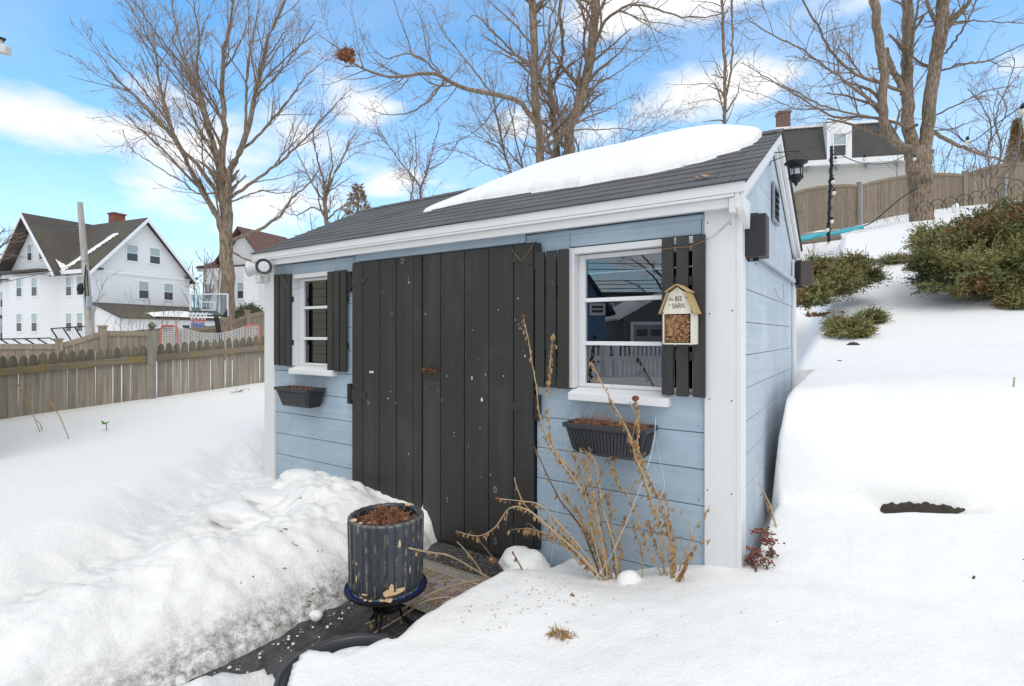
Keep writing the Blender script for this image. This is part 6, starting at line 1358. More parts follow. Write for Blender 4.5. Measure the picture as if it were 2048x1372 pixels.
# ---------------------------------------------------------------- hill: fence, tarp, edging, string lights
hf = [P(1340, 424, 28.5), P(1450, 412, 27.2), P(1560, 396, 26), P(1718, 372, 25), P(1930, 350, 24), P(2080, 330, 23.2), P(2300, 300, 22.5)]
board_fence('tall brown board fence with arched panels along the top of the hill', hf, 2.1, .15, arch=.26)
m = MB()
for px, d in ((1723, 24.6), (2012, 23.4)): m.tube([P(px, 470 if px < 1800 else 420, d), P(px, 372 if px < 1800 else 340, d)], .05, 8)
tag(m.build('steel_post', 'galv'), 'grey steel posts bolted to the hill fence', 'posts')
def blanket():
    n = 30; vs = []
    for i in range(n + 1):
        u = i / n; px = 1585 + (1728 - 1585) * u
        for j in range(7):
            v = j / 6; top = 474 - 22 * u ** 1.6; bot = 485 - 27 * u; p = P(px, top + (bot - top) * v + 1.4 * math.sin(u * 14 + v * 5), 17.6 - .9 * v + .15 * math.sin(u * 9)); vs.append(p)
    m = MB(); m.add(vs, [(i * 7 + j, (i + 1) * 7 + j, (i + 1) * 7 + j + 1, i * 7 + j + 1) for i in range(n) for j in range(6)]); o = m.build('tarp', 'tarp', smooth=True)
    s = o.modifiers.new('thick', 'SOLIDIFY'); s.thickness = .06; return tag(o, 'turquoise tarp slumped at the crest of the hill under the fence', 'tarp')
blanket()
m = MB(); m.tube([P(1570, 476, 18.5), P(1690, 462, 18.5)], .07, 6); m.tube([P(1570, 488, 18.5), P(1680, 474, 18.5)], .1, 6); tag(m.build('timber_edging', 'brown_fence'), 'weathered timbers lying along the foot of the hill fence', 'timber')
t = thing('lantern_pole', 'thin black pole wound with string lights in front of the hill fence', 'pole', P(1657, 480, 12.6)); m = MB(); D = 12.6
m.tube([P(1657, 484, D), P(1659, 400, D), P(1663, 330, D), P(1663, 292, D)], .034, 8); m.build('shaft', 'metal_black', t); m = MB()
wp = []; 
for k in range(60):
    u = k / 59; c = P(1657.5 + 6 * u, 480 - 180 * u, D); wp.append(c + Vector((math.cos(k * .9) * .05, math.sin(k * .9) * .05, 0)))
m.tube(wp, .010, 5); m.build('light_cord', 'metal_black', t)
for i, (px, py) in enumerate(((1655, 460), (1664, 443), (1668, 386), (1666, 364), (1671, 322))):
    m = MB(); c = P(px, py, D - .08); lump(m, c, .045, 2, .0, (1, 1, 1.15), 1); b = m.build('light_bulb', 'bulb', t, smooth=True); m = MB(); m.lathe([(.03, 0), (.03, .05), (.015, .07)], c + Vector((0, 0, .04)), 8); m.build('socket', 'metal_black', b)
def stringlight(label, seq, bulbs):
    t = thing('string_light', label, 'string lights', P(*seq[0])); m = MB(); m.tube(smooth_pts([P(*s) for s in seq], 8), .012, 5); m.build('cord', 'metal_black', t)
    for px, py, d in bulbs:
        c = P(px, py, d); m = MB(); lump(m, c, .05, 2, .0, (1, 1, 1.15), 1); b = m.build('light_bulb', 'bulb', t, smooth=True); m = MB(); m.lathe([(.032, 0), (.032, .06), (.015, .09)], c + Vector((0, 0, .05)), 8); m.build('socket', 'metal_black', b)
stringlight('string light cord strung from the black pole to the maple trunk', [(1664, 300, 12.6), (1720, 325, 14), (1780, 325, 15.5), (1828, 300, 17)], [(1829, 318, 16.8), (1729, 319, 14.2)])
stringlight('string light cord hanging from the maple toward the right edge', [(1848, 250, 17), (1900, 262, 14), (1936, 285, 12), (1990, 250, 10), (2060, 200, 8)], [(1935, 285, 12), (2046, 224, 8.4)])
wire('ground_cable', 'dark cable slanting down from the maple to the tarp', [P(1858, 366, 17.4), P(1838, 374, 17.3), P(1800, 398, 17.2), P(1750, 440, 17.2), P(1728, 452, 17.2)], .02, 'metal_black', 'cable')
def edging(label, spots, r, mat):
    t = thing('garden_edging', label, 'garden edging', spots[0]); m = MB()
    for c in spots: m.tube([c + Vector((r * math.cos(a) * RT[0], r * math.cos(a) * RT[1], r * 1.25 * math.sin(a))) for a in [k * math.pi / 12 for k in range(13)]], .009, 5); m.tube([c + Vector((r * .55 * math.cos(a) * RT[0], r * .55 * math.cos(a) * RT[1], r * .7 * math.sin(a))) for a in [k * math.pi / 8 for k in range(9)]], .006, 5)
    m.build('hoops', mat, t)
edging('row of black wire hoop edging on the hill crest', [P(1850 + 26 * k, 424 - 3.0 * k - k * k * .45, 15.5) for k in range(8)], .26, 'metal_black')
edging('low grey wire hoop edging below the maple', [P(1740 + 22 * k, 446 - 1.5 * k, 19) for k in range(4)], .24, 'galv')
t = thing('wire_edging', 'thin white wire edging zigzagging along the snowy crest', 'garden edging', P(1700, 462, 13)); m = MB()
for k in range(26):
    px = 1660 + 8.2 * k; h = hit(px, 476 - 2.0 * k); z = hz(h.x, h.y); a = Vector((h.x, h.y, z)); m.tube([a, a + Vector((.06, .05, .20)), a + Vector((.13, .11, 0))], .008, 4)
m.build('wires', 'line_white', t)
snow_lamp = at(1912, 425); m = MB(); lump(m, snow_lamp + Vector((0, 0, .15)), .12, 3, .1, (1, 1, 1.5), 4); tag(m.build('snow_lump', 'snow_clean', smooth=True), 'snow capped knob on the hill crest above the juniper', 'snow lump')
# ---------------------------------------------------------------- junipers
simple('shrub_core', (0.035, 0.035, 0.018, 1), .9, var=.5, scale=30)
def juniper(label, blobs, n, seed, leaf=.11, mat='juniper', name='juniper_bush', tw=1.0, group='juniper shrubs on the snowy slope'):
    g = np.random.default_rng(seed); c0 = blobs[0][0]; t = thing(name, label, 'shrub', (c0[0], c0[1], hz(c0[0], c0[1])), group)
    V = []; Fa = []; T = []; o = 0; Wt = np.array([b[1][0] * b[1][1] + b[1][0] * b[1][2] for b in blobs]); Wt = Wt / Wt.sum()
    core = MB()
    for bi, (c, r) in enumerate(blobs):
        lump(core, c, 1.0, 2, .3, tuple(x * .46 for x in r), seed + bi)
        k = int(n * Wt[bi]); d = g.normal(size=(k, 3)); d /= np.linalg.norm(d, axis=1)[:, None]; d[:, 2] = np.abs(d[:, 2]) * np.where(g.random(k) < .8, 1, -.5)
        rad = .66 + .42 * g.random(k) ** .8; rad = rad + np.where(g.random(k) < .10, .22 * g.random(k), 0); rad *= 1 + .5 * (vnoise3(d * 2.9 + seed) - .5) * 2
        P0 = np.array(c) + d * rad[:, None] * np.array(r)
        gap_ = vnoise3(P0 * 3.6 + seed * 2); kp_ = gap_ > np.quantile(gap_, .22); P0 = P0[kp_]; d = d[kp_]; k = len(P0); main = d * .9 + g.normal(size=(k, 3)) * .45 + np.array([0, 0, .12]); main[:, 2] *= .7; main /= np.linalg.norm(main, axis=1)[:, None]
        cl = vnoise3(P0 * 2.2 + seed); cl = (cl - cl.mean()) / (cl.std() + 1e-6); patchn = vnoise3(P0 * 1.3 + seed + 9); patchn = (patchn - patchn.mean()) / (patchn.std() + 1e-6)
        # each spray: 7 leaflets around its stem
        NJ = 15; pl = leaf * 3.4 * (.5 + .8 * g.random(k)); bend = g.normal(size=(k, 3)) * .25
        for j in range(NJ):
            u = j / NJ; side = g.normal(size=(k, 3)); side -= (side * main).sum(1)[:, None] * main; side /= np.linalg.norm(side, axis=1)[:, None]
            L = leaf * .85 * (.7 + .6 * g.random(k)); base = P0 + main * (pl * (u - .45))[:, None] + bend * (pl * u * u * .5)[:, None]
            tip = base + (main * .75 + side * .65) * (L * (1 - .6 * u))[:, None]; wd = np.cross(main, side) * (L * .13 * tw)[:, None]; mid = (base + tip) / 2
            q4 = np.stack([base, mid - wd, tip, mid + wd], 1).reshape(-1, 3); V.append(q4); Fa.append(np.arange(o, o + 4 * k).reshape(-1, 4)); o += 4 * k
            tint = np.clip(.27 + .15 * cl + .30 * g.random(k) + .2 * u, 0, .84); red = (patchn > 1.15) & (g.random(k) < .5) | (g.random(k) < .02); tint = np.where(red, .9 + .1 * g.random(k), tint)
            T.append(np.repeat(tint, 4))
    nmesh('foliage', np.concatenate(V), np.concatenate(Fa), mat, t, attr=np.concatenate(T)); core.build('branch_mass', 'shrub_core', t)
    m = MB(); rr_ = random.Random(seed)
    for c, r in blobs:
        for _ in range(5): a = Vector(c) - Vector((0, 0, r[2] * .6)); e = Vector(c) + Vector((rr_.uniform(-1, 1) * r[0], rr_.uniform(-1, 1) * r[1], rr_.uniform(-.2, .7) * r[2])) * .85; m.tube([a, (a + e) / 2 + Vector((0, 0, .05)), e], [.02, .014, .006], 5)
    m.build('stems', 'bark_grey', t)
def gp(px, py, up=0.0, back=0.0): h = hit(px, py); v = Vector((h.x, h.y, 0)) + Vector((FW[0], FW[1], 0)) * back; return (v.x, v.y, hz(v.x, v.y) + up)
juniper('large sprawling juniper with rusty patches on the right of the slope', [(P(1905, 560, 7.6), (.42, .5, .30)), (P(1975, 562, 7.5), (.45, .5, .32)), (P(2045, 560, 7.4), (.5, .5, .38)), (P(1885, 515, 8.2), (.36, .5, .28)), (P(1940, 508, 8.3), (.5, .6, .36)), (P(2010, 500, 8.3), (.55, .6, .42)), (P(2075, 490, 8.2), (.55, .6, .5)), (P(1965, 468, 9.0), (.42, .5, .28)), (P(2030, 445, 9.2), (.42, .5, .30)), (P(2090, 440, 9.0), (.5, .5, .4)), (P(1865, 485, 8.8), (.28, .4, .18)), (P(1850, 530, 7.9), (.22, .4, .14))], 9500, 3, .085)
juniper('middle juniper spreading beside the shed back corner', [(P(1618, 598, 7.4), (.24, .4, .17)), (P(1668, 574, 8), (.30, .45, .18)), (P(1722, 558, 8.4), (.24, .4, .14)), (P(1640, 548, 8.6), (.30, .4, .16)), (P(1690, 535, 9), (.28, .3, .13))], 3300, 5, .075)
juniper('small low juniper alone in the snow below the middle one', [(gp(1712, 675, .04, .1), (.19, .2, .14)), (gp(1748, 648, .03, .1), (.16, .18, .12)), (gp(1685, 655, .02, .05), (.12, .14, .08))], 1300, 7, .055)
juniper('juniper tip entering at the right edge below the large juniper', [(gp(2058, 618, .05, .15), (.14, .2, .14))], 400, 8, .07)
juniper('thin juniper spray between the middle and the large junipers', [(gp(1795, 530, .05, .2), (.28, .2, .1))], 350, 9, .06)
c = at(1650, 632); m = MB(); curls(m, c, 160, (.25, .10, .05), .03, 9); straw(m, c, 120, (.25, .10, .03), .09, 1.5, .003, 4); tag(m.build('dried_leaves', 'rust_leaf'), 'patch of brown dead leaves bared between two junipers', 'leaves', None, 'stuff')
m = MB(); c = at(1706, 690); lump(m, c + Vector((0, .02, -.03)), .07, 2, .3, (1, .8, .9), 4); tag(m.build('hollow_shade', 'stone'), 'dark lump standing in for the shaded hollow under the small juniper', 'snow hole')  # dark lump put in for the shade inside a snow hollow
m = MB(); c = at(1679, 722); lump(m, c + Vector((0, .01, -.01)), .022, 2, .3, (1.2, .8, .8), 4); tag(m.build('stone', 'stone'), 'small dark lump standing in for a shaded hole in the snow under the small juniper', 'stone')  # dark colour stands for the shade in a small snow hole
SKYS, CLOUDS, SUNE, EXPO = .120, .82, .9, .42
# ================================================================ bare trees
def btube(Pn, Rn, n):
    # Pn (N,K,3), Rn (N,K) -> verts, quads
    N, K, _ = Pn.shape; T = np.empty_like(Pn); T[:, 1:-1] = Pn[:, 2:] - Pn[:, :-2]; T[:, 0] = Pn[:, 1] - Pn[:, 0]; T[:, -1] = Pn[:, -1] - Pn[:, -2]
    T /= np.linalg.norm(T, axis=2)[..., None] + 1e-9
    up = np.where(np.abs(T[:, :, 2:3]) > .9, np.array([1., 0, 0]), np.array([0, 0, 1.])); U = np.cross(T, up); U /= np.linalg.norm(U, axis=2)[..., None] + 1e-9; W = np.cross(T, U)
    th = np.arange(n) * 2 * np.pi / n; V = Pn[:, :, None, :] + (U[:, :, None, :] * np.cos(th)[:, None] + W[:, :, None, :] * np.sin(th)[:, None]) * Rn[:, :, None, None]
    idx = np.arange(N * K * n).reshape(N, K, n); a = idx[:, :-1]; b = idx[:, 1:]
    F = np.stack([a, np.roll(a, -1, 2), np.roll(b, -1, 2), b], -1).reshape(-1, 4); return V.reshape(-1, 3), F
def resample(pts, rad, K):
    p = np.array([tuple(v) for v in pts]); d = np.r_[0, np.cumsum(np.linalg.norm(np.diff(p, axis=0), axis=1))]; u = np.linspace(0, d[-1], K)
    return np.stack([np.interp(u, d, p[:, i]) for i in range(3)], 1), np.interp(u, d, rad), d[-1]
def grow(g, Pn, Rn, Ln, per, lr, ang, up, K, wob, t0=.2, rr=.55, minr=.003, cap=None, clean=None):
    N, K0, _ = Pn.shape; cnt = np.maximum(1, np.round(per * Ln * (.7 + .6 * g.random(N)))).astype(int); par = np.repeat(np.arange(N), cnt); n = len(par)
    t = t0 + (1 - t0) * g.random(n) ** .85
    if clean: t = np.where(par == 0, clean + (1 - clean) * t, t)
    f = t * (K0 - 1); i = np.minimum(f.astype(int), K0 - 2); w = (f - i)[:, None]
    base = Pn[par, i] * (1 - w) + Pn[par, i + 1] * w; r0 = (Rn[par, i] * (1 - w[:, 0]) + Rn[par, i + 1] * w[:, 0])
    tan = Pn[par, i + 1] - Pn[par, i]; tan /= np.linalg.norm(tan, axis=1)[:, None] + 1e-9
    side = g.normal(size=(n, 3)); side -= (side * tan).sum(1)[:, None] * tan; side /= np.linalg.norm(side, axis=1)[:, None] + 1e-9
    a = np.radians(ang * (.7 + .6 * g.random(n))); d = tan * np.cos(a)[:, None] + side * np.sin(a)[:, None]; d[:, 2] += up; d /= np.linalg.norm(d, axis=1)[:, None]
    L = Ln[par] * lr * (.45 + .9 * g.random(n)) * (1.1 - .65 * t)
    if cap: L = np.minimum(L, cap * (.5 + .8 * g.random(n)))
    R0 = np.minimum(r0 * .8, np.maximum(minr, rr * r0 * (.6 + .6 * g.random(n))))
    out = np.empty((n, K, 3)); out[:, 0] = base; dd = d.copy(); st = (L / (K - 1))[:, None]
    for k in range(1, K):
        dd = dd + g.normal(size=(n, 3)) * wob; dd[:, 2] += up * .25; dd /= np.linalg.norm(dd, axis=1)[:, None]; out[:, k] = out[:, k - 1] + dd * st
    R = R0[:, None] * np.linspace(1, .28, K)[None]; return out, np.maximum(R, minr * .6), L
def footed(q):
    gz = hz(q[0].x, q[0].y)
    if q[0].z > gz - .05:
        n = max(1, int((q[0].z - gz) / 1.5)); return [Vector((q[0].x + .02 * math.sin(k * 2.1), q[0].y, gz - .15 + (q[0].z - gz + .15) * k / n)) for k in range(n)] + q
    return q
def tree(name, label, dist, limbs, levels, seed, group=None, trunkmat='bark', twigmat='twig', spread=.12, px0=0, py0=0, sc=1.0, cat='tree', buds=0, ground=True, jitter=1.0, bulk=.85, clean=.3):
    """limbs: list of (points in picture bearings, start radius, end radius, depth drift)"""
    g = np.random.default_rng(seed); K = 26; PP, RR, LL = [], [], []; ls_ = bulk
    for pts, ra, rb, drift in limbs:
        q = []
        n = len(pts)
        for i, (x, y) in enumerate(pts): q.append(P(px0 + x / sc, py0 + y / sc, dist + drift * (i / max(1, n - 1)) ** 1.2))
        
        if PP:
            prev = np.concatenate(PP); dd_ = np.linalg.norm(prev - np.array(tuple(q[0])), axis=1); j = int(dd_.argmin())
            if dd_[j] < 3.0: j2 = max((j // K) * K, j - 1); q = [Vector(prev[j2])] + (q if dd_[j] > .12 else q[1:])
            elif ground: q = footed(q)
        elif ground: q = footed(q)
        ra *= ls_
        q = smooth_pts(q, 6); nr = len(q); p, r, L = resample(q, np.linspace(ra, rb, nr), K); p[1:-1] += g.normal(size=(K - 2, 3)) * min(ra, .05) * .35 * jitter; PP.append(p); RR.append(r); LL.append(L)
    Pn = np.array(PP); Rn = np.array(RR); Ln = np.array(LL)
    b = PP[0][0]; t = thing(name, label, cat, tuple(b), group)
    V, F = btube(Pn, Rn, 12); nmesh('trunk', V, F, trunkmat, t, smooth=True)
    cur = (Pn, Rn, Ln); Vs, Fs, o = [], [], 0; lv = []
    allv = [(Pn, Rn, Ln)]
    for (per, lr, ang, up, K2, wob, t0, minr, sides, cap) in levels:
        cur = grow(g, *cur, per, lr, ang, up, K2, wob, t0, .5, minr, cap, clean if not lv else None); V, F = btube(cur[0], cur[1], sides); lv.append((V, F)); 
    nb = max(1, len(lv) - 1)
    for nm, sub, mt_ in (('branches', lv[:1], trunkmat), ('twigs', lv[1:], twigmat)):
        if not sub: continue
        Vs, Fs, o = [], [], 0
        for V, F in sub: Vs.append(V); Fs.append(F + o); o += len(V)
        nmesh(nm, np.concatenate(Vs), np.concatenate(Fs), mt_, t, smooth=(nm == 'branches'))
    if buds:
        Pt = cur[0]; n = len(Pt); sel = g.random((n, Pt.shape[1])) < buds; C = Pt[sel]; k = len(C); s = .014 + .012 * g.random(k)
        off = np.array([[1, 0, 0], [-.5, .87, 0], [-.5, -.87, 0], [0, 0, 1.6]]); V = C[:, None] + off[None] * s[:, None, None]; i = np.arange(k)[:, None] * 4
        F = np.concatenate([i + np.array([0, 1, 3]), i + np.array([1, 2, 3]), i + np.array([2, 0, 3])]); nmesh('buds', V.reshape(-1, 3), F, 'bud', t)
    return t
#             per/m  lenratio angle up  K  wob  t0   minr  sides cap
T1L = [(2.4, .40, 28, .10, 10, .09, .15, .010, 6, 3.0), (4.8, .45, 30, .08, 7, .10, .12, .0065, 4, 1.5), (4.4, .6, 32, .06, 4, .12, .1, .005, 3, .7)]
c1 = 2.695
tree('bare_tree', 'large fan shaped bare maple behind the picket fence on the left', 17, [
    ([(1228, 1790), (1225, 1600), (1230, 1480), (1215, 1320), (1225, 1150), (1212, 1080), (1215, 1000)], .26, .17, 0),
    ([(1218, 1290), (1180, 1190), (1110, 1060), (1050, 960), (1000, 860), (940, 740), (830, 640), (720, 510), (620, 420), (560, 350)], .12, .012, -2.5),
    ([(1205, 1080), (1130, 980), (1060, 880), (960, 790), (900, 620), (860, 450), (840, 300), (770, 150), (690, 10)], .09, .012, -1),
    ([(1210, 1020), (1170, 880), (1150, 780), (1110, 640), (1080, 500), (1000, 330), (950, 150), (920, -40)], .10, .015, 1.5),
    ([(1212, 1040), (1200, 820), (1210, 700), (1205, 560), (1200, 400), (1220, 200), (1250, 60), (1262, -120)], .13, .02, 0),
    ([(1225, 960), (1300, 800), (1340, 680), (1370, 520), (1410, 350), (1450, 180), (1540, 0), (1560, -120)], .13, .02, -.5),
    ([(1262, 1050), (1390, 960), (1500, 880), (1600, 790), (1700, 680), (1790, 580), (1850, 520)], .07, .010, 1.5),
    ([(1245, 1300), (1390, 1240), (1500, 1170), (1570, 1080), (1650, 1000), (1720, 920)], .08, .012, -1.5),
    ([(1190, 900), (1150, 760), (1090, 560), (1060, 380), (1070, 200), (1040, -20)], .08, .015, -2),
    ([(1060, 1040), (980, 980), (880, 920), (760, 840), (690, 790)], .035, .008, -1),
    ([(1310, 800), (1430, 690), (1540, 560), (1640, 420), (1760, 320)], .055, .010, 2),
    ([(1258, 1085), (1400, 1030), (1540, 1040), (1640, 990)], .04, .008, 0),
    ([(1370, 530), (1500, 400), (1620, 240), (1700, 110)], .05, .010, -1.5),
    ([(960, 790), (860, 740), (740, 690), (600, 600)], .035, .006, 1.5),
    ([(1340, 700), (1330, 480), (1350, 250), (1390, 60), (1400, -90)], .055, .012, 1.5),
    ([(900, 650), (800, 520), (700, 400), (600, 300), (540, 210)], .045, .008, -1.5),
    ([(1000, 860), (900, 700), (780, 560), (700, 500), (580, 390)], .045, .008, 2),
    ([(1030, 420), (900, 250), (780, 90), (700, -40)], .045, .010, .8),
    ([(1240, 1330), (1330, 1400), (1440, 1420), (1560, 1400), (1700, 1330)], .04, .008, 1.2),
    ([(1100, 600), (1000, 480), (880, 330), (780, 230), (680, 90)], .045, .010, -1.2),
], T1L, 3, sc=c1, buds=.10, clean=.85)
TL = [(1.9, .42, 42, .06, 9, .14, .12, .009, 5, 2.6), (4.4, .45, 46, .05, 6, .16, .1, .0065, 3, 1.3), (4.8, .55, 42, .04, 4, .18, .1, .005, 3, .6)]
tree('bare_tree', 'tall bare maple behind shed roof with long limb reaching left', 18, [
    ([(1190, 1150), (1190, 920), (1185, 700), (1162, 590), (1160, 450), (1155, 330), (1150, 200), (1145, 60), (1138, -120)], .175, .12, 0),
    ([(1162, 615), (1080, 550), (960, 510), (800, 480), (700, 440), (640, 402), (560, 395), (450, 415), (360, 410), (250, 380), (180, 345), (110, 280), (40, 220)], .10, .012, -4),
    ([(655, 410), (580, 340), (500, 295), (440, 290), (360, 320), (300, 280)], .05, .010, -1.5), ([(500, 297), (470, 200), (440, 130), (400, 10), (380, -60)], .03, .010, -1),
    ([(660, 430), (610, 520), (520, 590), (400, 620), (290, 600)], .045, .008, -2), ([(740, 455), (700, 520), (620, 600), (560, 680)], .03, .006, 1),
    ([(1152, 380), (1060, 300), (980, 220), (900, 140), (840, 85), (790, 110)], .06, .010, -2), ([(1152, 390), (1060, 330), (980, 290), (880, 260)], .045, .008, 1.5),
    ([(900, 470), (830, 380), (760, 290), (680, 200), (630, 110), (600, 20)], .045, .008, 1.5), ([(1000, 520), (930, 600), (860, 690), (760, 750), (650, 790)], .035, .007, 1.5),
    ([(590, 345), (590, 250), (560, 130), (500, 20)], .02, .008, 0), ([(1070, 330), (1080, 210), (1060, 100), (990, 20)], .03, .008, -1)
], TL, 5, sc=c1, px0=640, buds=.08)
tree('bare_tree', 'forked bare tree right of the long limbed maple', 19.5, [
    ([(1282, 1100), (1280, 880), (1276, 740), (1250, 600), (1242, 435)], .14, .10, 0),
    ([(1242, 440), (1300, 330), (1312, 200), (1290, 60), (1312, -60)], .085, .05, -1.5), ([(1242, 440), (1235, 250), (1240, 100), (1275, 10), (1280, -60)], .06, .03, 1.5),
    ([(1310, 700), (1280, 560), (1255, 440), (1215, 250), (1200, 20)], .05, .02, 1), ([(1240, 450), (1160, 370), (1090, 350)], .05, .015, 1)
], TL, 6, sc=c1, px0=640)
tree('bare_tree', 'mossy leaning bare maple behind the shed roof ridge', 19, [
    ([(1345, 1080), (1345, 870), (1345, 700), (1400, 560), (1440, 400), (1460, 280), (1480, 120), (1482, -100)], .21, .16, 0),
    ([(1482, 235), (1540, 110), (1620, 50), (1680, 20), (1780, 40), (1900, 75), (2060, 98), (2200, 60)], .075, .012, -3.5),
    ([(1620, 60), (1720, 110), (1820, 170), (1920, 210)], .03, .008, -1), ([(1430, 500), (1540, 430), (1650, 360), (1790, 260)], .045, .008, -2),
    ([(1320, 690), (1340, 630), (1385, 580)], .055, .05, 0), ([(1420, 540), (1520, 590), (1640, 540), (1720, 500)], .03, .006, 2),
    ([(1375, 700), (1500, 700), (1620, 690), (1740, 700), (1830, 600)], .035, .006, 1.5), ([(1480, 290), (1600, 260), (1760, 270), (1860, 180)], .03, .006, 2), ([(1440, 140), (1400, 20), (1360, -60)], .06, .04, 1), ([(1300, 720), (1310, 660)], .03, .03, 0)
], TL, 7, sc=c1, px0=640)
TLs = [(2.6, .45, 40, .05, 8, .18, .1, .010, 4, 2.2), (4.6, .45, 45, .04, 6, .2, .08, .0075, 3, 1.1), (3.4, .6, 40, .03, 4, .2, .1, .006, 3, .6)]
tree('bare_tree', 'reddish bare tree above the left end of the shed roof', 28, [
    ([(1765, 1330), (1765, 1215), (1752, 1130), (1760, 1050), (1790, 960), (1850, 850), (1880, 760)], .22, .03, 0), ([(1755, 1120), (1740, 1080), (1690, 1000), (1640, 900), (1580, 780)], .09, .02, 1.5),
    ([(1755, 1070), (1740, 960), (1700, 820), (1690, 690)], .09, .02, -1.5), ([(1780, 970), (1790, 860), (1760, 700)], .06, .02, 1), ([(1760, 1140), (1820, 1130), (1900, 1080), (1930, 990)], .06, .015, -1), ([(1750, 1130), (1680, 1120), (1600, 1160), (1500, 1130)], .06, .015, 1)
], [(2.2, .42, 38, .10, 8, .14, .1, .012, 4, 2.4), (4.0, .45, 40, .08, 6, .16, .1, .010, 3, 1.2), (3.6, .6, 38, .06, 4, .18, .1, .008, 3, .6)], 8, sc=c1, twigmat='twig_red', buds=.05)
for lb, d, seed, L in (
    ('small forked bare tree over the left half of the shed roof', 26, 9, [([(540, 1180), (542, 1070), (540, 1000), (490, 940), (400, 830), (320, 700)], .10, .02, 1), ([(545, 1010), (580, 900), (620, 760), (650, 640)], .06, .015, -1), ([(490, 1100), (500, 1000), (520, 880), (510, 700)], .06, .015, 1), ([(570, 920), (680, 860), (760, 740)], .04, .012, 0), ([(480, 930), (500, 800), (460, 680)], .04, .01, 1)]),
    ('slender leaning bare tree left of the tall maple trunk', 24, 10, [([(1050, 1100), (1040, 960), (1000, 850), (970, 700), (940, 560), (930, 440)], .11, .02, 0), ([(1010, 870), (960, 800), (860, 740), (740, 660)], .05, .012, 1), ([(985, 760), (1040, 640), (1060, 520), (1100, 420)], .05, .012, -1), ([(960, 650), (900, 520), (820, 420)], .045, .01, 1), ([(1030, 930), (920, 900), (790, 830), (670, 800)], .04, .01, 1.5)]),
    ('second slender bare tree hugging the tall maple trunk', 25, 13, [([(1110, 1100), (1100, 940), (1060, 780), (1040, 650), (1010, 540)], .09, .02, 0), ([(1080, 860), (1000, 800), (900, 720), (800, 540)], .045, .01, 1), ([(1070, 820), (1120, 700), (1130, 560)], .045, .01, -1)]),
    ('thin bare sapling crown behind the right part of the roof snow', 22, 14, [([(1600, 900), (1620, 790), (1720, 740), (1830, 690), (1960, 620)], .04, .008, 0), ([(1620, 790), (1700, 700), (1800, 600)], .03, .008, 1), ([(1430, 900), (1450, 830), (1540, 800), (1630, 780)], .03, .008, 1)])):
    tree('bare_tree', lb, d, L, TLs, seed, sc=c1, px0=640, twigmat='twig', trunkmat='bark_grey', group='small bare trees behind the shed')
c3 = 2.566
tree('bare_tree', 'thin twin stemmed bare tree rising above the roof snow', 22, [([(512, 800), (512, 635), (510, 470), (512, 300), (500, 150), (498, -60)], .10, .055, 0), ([(512, 450), (545, 330), (552, 150), (545, -60)], .055, .03, -.6),
    ([(510, 535), (450, 510), (380, 520), (290, 540)], .03, .006, -1), ([(508, 510), (470, 450), (430, 430), (320, 435), (205, 430)], .03, .006, 1), ([(505, 325), (460, 318), (380, 320)], .02, .005, 0), ([(500, 480), (420, 380), (380, 300)], .02, .005, -1), ([(545, 360), (620, 270), (660, 200)], .02, .005, 1), ([(515, 250), (590, 120), (680, 80)], .02, .005, 1)],
    [(1.8, .35, 50, .04, 7, .15, .15, .007, 4, 1.2), (3.6, .45, 45, .03, 5, .2, .1, .0055, 3, .6)], 15, sc=c3, px0=1250)
tree('bare_tree', 'massive three stemmed bare maple on the hill by the brown fence', 17.5, [
    ([(1525, 1180), (1520, 1040), (1512, 900), (1495, 760)], .42, .36, 0),
    ([(1470, 770), (1400, 740), (1345, 680), (1320, 560), (1330, 400), (1310, 250), (1290, 100), (1265, -120)], .18, .12, -.8),
    ([(1490, 800), (1460, 700), (1450, 560), (1450, 350), (1450, 150), (1438, -120)], .25, .15, .6),
    ([(1520, 820), (1545, 740), (1562, 560), (1590, 330), (1620, 150), (1642, -120)], .25, .17, -.4),
    ([(1430, 470), (1370, 350), (1340, 250)], .13, .08, .3),
    ([(1405, 465), (1300, 420), (1180, 380), (1060, 260), (980, 120), (900, -30)], .085, .02, -2.5),
    ([(1320, 600), (1240, 500), (1120, 420), (1020, 330), (860, 230), (700, 150), (620, 90)], .07, .010, -3),
    ([(1420, 640), (1250, 600), (1080, 600), (950, 530), (800, 440), (680, 370), (590, 320)], .07, .009, 2),
    ([(1310, 615), (1150, 580), (1000, 540), (880, 470), (760, 420), (640, 380)], .055, .008, -1.5), ([(1400, 640), (1500, 640)], .05, .04, -.5),
    ([(1595, 590), (1700, 540), (1850, 470), (2000, 440)], .045, .010, -2), ([(1590, 670), (1680, 660), (1790, 620)], .04, .012, -1),
    ([(1612, 370), (1720, 330), (1860, 310), (2070, 215)], .055, .012, -2.5), ([(1860, 312), (1930, 340), (2050, 345)], .03, .010, 0),
    ([(1590, 680), (1700, 740), (1800, 780), (1900, 810), (1980, 840)], .085, .03, 2), ([(1620, 300), (1700, 200), (1760, 100), (1820, -30)], .06, .02, -1.5), ([(1640, 130), (1740, 110), (1850, 110), (2050, 120)], .05, .012, -1.5),
    ([(1750, 110), (1720, 40), (1690, -60)], .035, .012, 0), ([(1230, 400), (1160, 300), (1090, 180), (1060, 50)], .04, .008, 1.5), ([(1080, 330), (960, 300), (820, 290)], .03, .006, 0), ([(1000, 560), (880, 560), (740, 500), (600, 460)], .03, .006, -1), ([(1200, 590), (1170, 450), (1150, 300), (1160, 120)], .035, .008, 1.2)
], [(1.9, .40, 42, .06, 9, .13, .15, .009, 5, 2.6), (4.4, .45, 46, .04, 6, .16, .1, .0065, 3, 1.3), (4.8, .55, 42, .03, 4, .18, .1, .005, 3, .6)], 16, sc=c3, px0=1250, buds=.06, bulk=.78, clean=.85)
